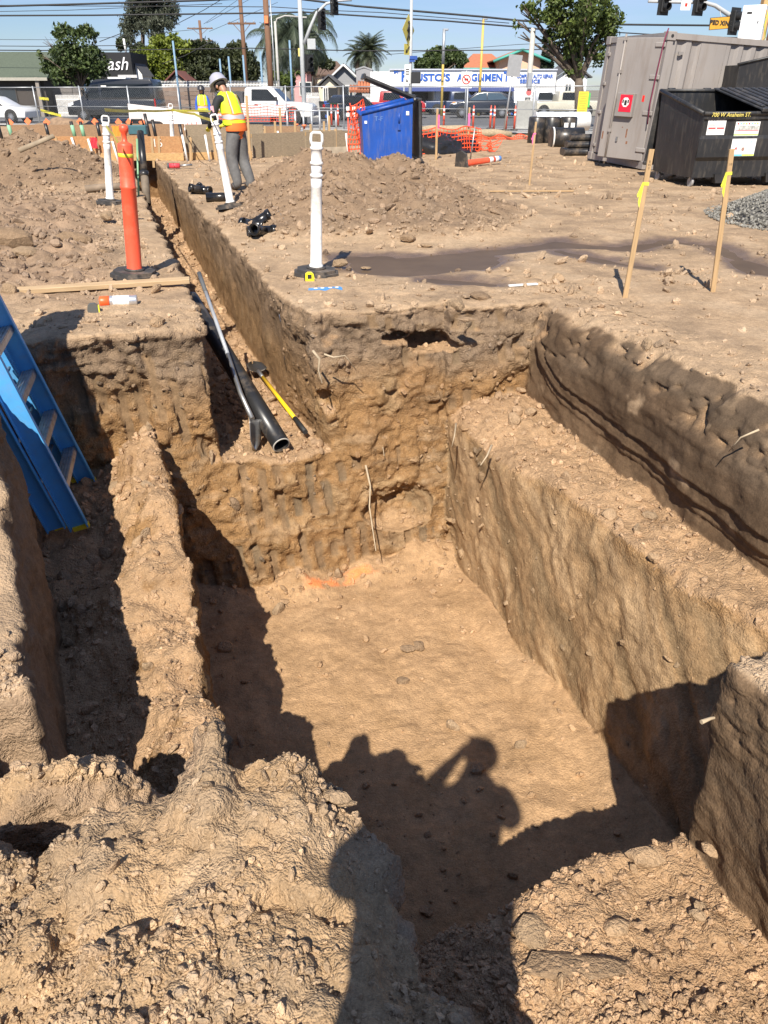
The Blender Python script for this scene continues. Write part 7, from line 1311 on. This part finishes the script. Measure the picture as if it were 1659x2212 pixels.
# ---------------- trees
def leaf_mat(name, c1, c2, tr=.25):
    m = bpy.data.materials.new(name); m.use_nodes = True; t = m.node_tree; b = t.nodes['Principled BSDF']; ln = t.links.new; ge = t.nodes.new('ShaderNodeNewGeometry')
    n1 = t.nodes.new('ShaderNodeTexNoise'); n1.inputs['Scale'].default_value = 1.1; n1.inputs['Detail'].default_value = 3; ln(ge.outputs['Position'], n1.inputs['Vector'])
    ad = t.nodes.new('ShaderNodeMath'); ad.operation = 'ADD'; ln(ge.outputs['Random Per Island'], ad.inputs[0]); ln(n1.outputs['Fac'], ad.inputs[1]); mr = t.nodes.new('ShaderNodeMapRange'); mr.inputs['From Min'].default_value = .4; mr.inputs['From Max'].default_value = 1.4; ln(ad.outputs[0], mr.inputs['Value'])
    mx_ = t.nodes.new('ShaderNodeMix'); mx_.data_type = 'RGBA'; mx_.inputs['A'].default_value = (*c1, 1); mx_.inputs['B'].default_value = (*c2, 1); ln(mr.outputs['Result'], mx_.inputs['Factor']); ln(mx_.outputs['Result'], b.inputs['Base Color']); b.inputs['Roughness'].default_value = .55
    tl = t.nodes.new('ShaderNodeBsdfTranslucent'); ln(mx_.outputs['Result'], tl.inputs['Color']); ms = t.nodes.new('ShaderNodeMixShader'); ms.inputs['Fac'].default_value = tr; ln(b.outputs[0], ms.inputs[1]); ln(tl.outputs[0], ms.inputs[2]); ln(ms.outputs[0], t.nodes['Material Output'].inputs['Surface']); return m
BARK = mat('bark', (.11, .085, .065), .9, var=.3, vscale=6, bump=.5, bscale=20)
def leaves(name, P_, size, m, parent, asp=.55, droop=0.0):
    n = len(P_); Rm = rand_rot(n); 
    if droop: Rm = Rm
    q = np.array([[-.5, 0, 0], [0, -asp*.5, .06], [.5, 0, 0], [0, asp*.5, .06]]); s = size*(.6+.8*rng.random(n))
    V = np.einsum('nij,vj->nvi', Rm, q)*s[:, None, None]+P_[:, None, :]; F = np.arange(n*4).reshape(n, 4); return link(name, np_mesh(name, V.reshape(-1, 3), F, False), m, parent)
def tree(label, px, py_base, y_, clumps, n, lsize, m, trunk_r=.18, name='tree', limbs=True, seed=0, per=None, grp=None, asp=.55, gap=-.42):
    """clumps: (px, py, radius px[, squash]) of the crown as read from the photo, set at the tree's own distance with depth of their own"""
    rl = np.random.default_rng(seed+11); s_ = PXM(y_); b = Vector((XP(px, y_), y_, zg(y_)-.1)); t = empty(name, b, 0, label, 'tree', grp); C_ = []
    for c in clumps:
        q = aty(c[0], c[1], y_)-b; q.y += rl.uniform(-1, 1)*c[2]*s_*.9; C_.append((q, c[2]*s_, c[3] if len(c) > 3 else .9))
    tr = MB(); top = sum((c[0].z for c in C_))/len(C_); k = Vector((C_[0][0].x*.3, 0, top*.55)); tr.tube([(0, 0, 0), (k.x*.4, .05, k.z*.5), tuple(k)], [trunk_r*1.2, trunk_r, trunk_r*.75], 10); tr.build('trunk', BARK, t)
    if limbs:
        lb = MB()
        for q, r_, sq in C_:
            md = k.lerp(q, .5)+Vector((rl.uniform(-.2, .2), rl.uniform(-.2, .2), .15)); lb.tube([tuple(k*.92), tuple(md), tuple(q)], [trunk_r*.5, trunk_r*.28, trunk_r*.1], 6)
            for _ in range(5): e_ = q+Vector(rl.normal(size=3)).normalized()*r_*.85; lb.tube([tuple(md.lerp(q, .6)), tuple(e_)], [trunk_r*.14, trunk_r*.05], 4, cap=False)
        lb.build('limbs', BARK, t)
    wt_ = np.array([r_**2.2 for _, r_, _ in C_]); wt_ /= wt_.sum(); ix = rl.choice(len(C_), n, p=wt_); d_ = rl.normal(size=(n, 3)); d_ /= np.linalg.norm(d_, axis=1, keepdims=True); rr_ = rl.random(n)**.42
    cc = np.array([list(C_[i][0]) for i in ix]); rad_ = np.array([C_[i][1] for i in ix]); sq = np.array([C_[i][2] for i in ix])
    lump = 1+.33*vn3(d_[:, 0]*3+ix*7, d_[:, 1]*3, d_[:, 2]*3, seed+1)+.12*vn3(d_[:, 0]*8+ix*3, d_[:, 1]*8, d_[:, 2]*8, seed+2)
    P_ = cc+d_*(rr_*rad_*lump)[:, None]*np.stack([np.ones(n), np.ones(n), sq], 1)
    g_ = vn3(P_[:, 0]*1.6/s_*.03, P_[:, 1]*1.6/s_*.03, P_[:, 2]*1.6/s_*.03, seed+5); keep = g_ > gap; P_ = P_[keep]
    leaves('crown', P_, lsize, m, t, asp); return t
LD = leaf_mat('dark_leaf', (.018, .036, .012), (.10, .14, .04)); LO = leaf_mat('olive_leaf', (.020, .030, .012), (.075, .088, .035)); LY = leaf_mat('yellow_green_leaf', (.055, .085, .010), (.22, .26, .03)); LG = leaf_mat('mid_leaf', (.025, .05, .010), (.13, .17, .035)); LE = leaf_mat('eucalypt_leaf', (.035, .048, .030), (.105, .115, .075)); LC = leaf_mat('cypress_leaf', (.008, .018, .009), (.03, .045, .02))
tree('dark round street tree in front of the green-roofed building', 178, 200, 60, [(165, 110, 42), (125, 130, 34), (205, 130, 32), (150, 85, 30), (190, 85, 28), (115, 95, 20), (170, 155, 34), (215, 150, 24), (100, 145, 18), (140, 66, 10), (188, 66, 10), (100, 88, 10), (135, 165, 22), (92, 118, 10)], 13000, .26, LD, .14, seed=1, gap=-.15)
tree('tall grey-green eucalyptus rising out of the picture', 315, 200, 100, [(295, 25, 34), (345, 20, 36), (275, 55, 22), (345, 60, 30), (355, 95, 26), (335, 120, 24), (310, -15, 40), (280, 85, 16), (300, 110, 14), (355, 130, 22), (310, 60, 14)], 15000, .42, LE, .35, seed=2, asp=.3)
tree('yellow-green tree behind the blue post', 360, 200, 84, [(350, 110, 30), (330, 130, 30), (375, 100, 22), (395, 108, 20), (320, 155, 26), (360, 150, 34), (345, 88, 14)], 13000, .34, LY, .2, seed=3)
tree('dark green tree left of the black script building', 300, 200, 88, [(300, 120, 24), (290, 150, 22), (310, 160, 24), (265, 96, 12)], 6000, .34, LO, .2, seed=4)
tree('broad dark hedge tree behind the yard wall', 440, 200, 86, [(420, 130, 36), (450, 120, 32), (410, 160, 34), (455, 160, 36), (395, 140, 24), (430, 105, 18), (478, 140, 28)], 15000, .36, LO, .25, seed=5)
tree('dark tree between the slim utility pole and the hedge', 515, 200, 88, [(505, 120, 26), (530, 135, 26), (500, 155, 30), (535, 165, 28), (550, 150, 16), (520, 103, 14)], 11000, .36, LO, .25, seed=6)
tree('dark conifer-like tree behind the alignment shop', 950, 170, 96, [(930, 135, 24), (965, 128, 24), (990, 132, 18), (910, 140, 14), (950, 112, 12), (978, 112, 10), (940, 118, 12)], 13000, .40, LD, .25, seed=7)
tree('light leafy street tree beside the container', 1262, 240, 44, [(1225, 50, 52), (1280, 60, 46), (1190, 20, 42), (1260, 5, 50), (1310, 45, 32), (1240, 110, 34), (1285, 115, 30), (1150, 30, 22), (1130, 20, 14), (1120, 48, 12), (1185, 80, 18), (1262, 150, 22), (1230, 150, 14), (1320, 75, 14), (1125, 75, 10)], 13000, .21, LG, .26, seed=8, gap=-.12)
tree('pale olive bush behind the signal pole', 672, 190, 90, [(690, 128, 14), (706, 135, 14), (675, 140, 12), (715, 140, 9)], 3500, .35, LO, .12, seed=9)
tree('shrub at the foot of the palms', 605, 200, 72, [(600, 170, 16), (622, 175, 16), (640, 168, 14)], 4500, .3, LG, .08, seed=12); tree('low bush at the left fence end of the yard wall', 285, 200, 80, [(255, 175, 10), (240, 178, 9)], 1500, .3, LG, .06, seed=13)
for i, (px, pt) in enumerate(((1176, 96), (1188, 92))): tree(['left one of two slim cypresses behind the street tree', 'right one of two slim cypresses behind the street tree'][i], px, 170, 100, [(px, pt+8, 4, 2), (px, pt+20, 6, 1.6), (px, pt+34, 7, 1.5), (px, pt+50, 8, 1.5)], 3000, .35, LC, .15, limbs=False, seed=14+i)
def palm(label, px, pyc, y_, nf, fl, m, droop, trunk_r, dead=0, seed=0, fan=.9, pxb=None):
    rl = np.random.default_rng(seed); b = Vector((XP(px if pxb is None else pxb, y_), y_, zg(y_)-.1)); c = aty(px, pyc, y_)-b; t = empty('palm_tree', b, 0, label, 'tree'); tk = MB(); n = 14
    tk.tube([c*(i/n)*1.0 for i in range(n+1)], [trunk_r*(1.15 if i % 2 else 1)*(1-.2*i/n) for i in range(n+1)], 12); tk.build('trunk', mat('palm_bark', (.14, .11, .085), .95, var=.3, bump=.6, bscale=10), t)
    for f in range(nf):
        az = f*2.399+rl.uniform(-.2, .2); el = R(80)-R(130)*(f/nf)**1.1*fan; L_ = fl*rl.uniform(.85, 1.1); d_ = Vector((math.cos(az), math.sin(az), 0)); pts_ = []; cur = c.copy(); a_ = el; ns = 9
        for k in range(ns+1): pts_.append(cur.copy()); cur = cur+(d_*math.cos(a_)+Vector((0, 0, 1))*math.sin(a_))*(L_/ns); a_ -= droop/ns*(1+.6*k/ns)
        vs_ = []; fs_ = []; sd = d_.cross(Vector((0, 0, 1)))
        for k in range(ns):
            for q in range(3):
                g_ = (k+q/3)/ns; p0 = pts_[k].lerp(pts_[k+1], q/3); tn_ = (pts_[k+1]-pts_[k]).normalized(); ll = L_*.26*math.sin(math.pi*min(1, .12+g_*.85))+.05
                for s in (-1, 1):
                    tip = p0+sd*s*ll*.8+tn_*ll*.55-Vector((0, 0, ll*(.35 if droop < 1.6 else .7))); wv = tn_*.045*L_/3; bi = len(vs_); vs_ += [p0-wv, p0+wv, tip]; fs_.append((bi, bi+1, bi+2))
        fm = MB().add(vs_, fs_); fm.tube(pts_, [.04*L_/3*(1-.8*k/ns) for k in range(ns+1)], 4, cap=False); fm.build('frond', m, t)
    return t
PF = leaf_mat('palm_frond', (.022, .034, .016), (.085, .10, .05), .15); PFQ = leaf_mat('queen_palm_frond', (.028, .042, .024), (.10, .125, .075), .2)
palm('stout date palm with a round crown beside the alignment shop', 797, 110, 98, 62, 2.5, PF, 1.0, .38, seed=1); palm('low palm crown half hidden left of the date palm', 772, 118, 100, 34, 1.9, PF, 1.1, .3, seed=2)
palm('feathery drooping palm left of the signal pole', 628, 82, 78, 30, 4.1, PFQ, 1.9, .16, seed=3); palm('feathery drooping palm right of the thick brown pole', 655, 70, 80, 28, 4.0, PFQ, 1.9, .16, seed=4); palm('shorter feathery palm behind the thick brown pole', 600, 95, 82, 24, 3.4, PFQ, 1.9, .15, seed=5)
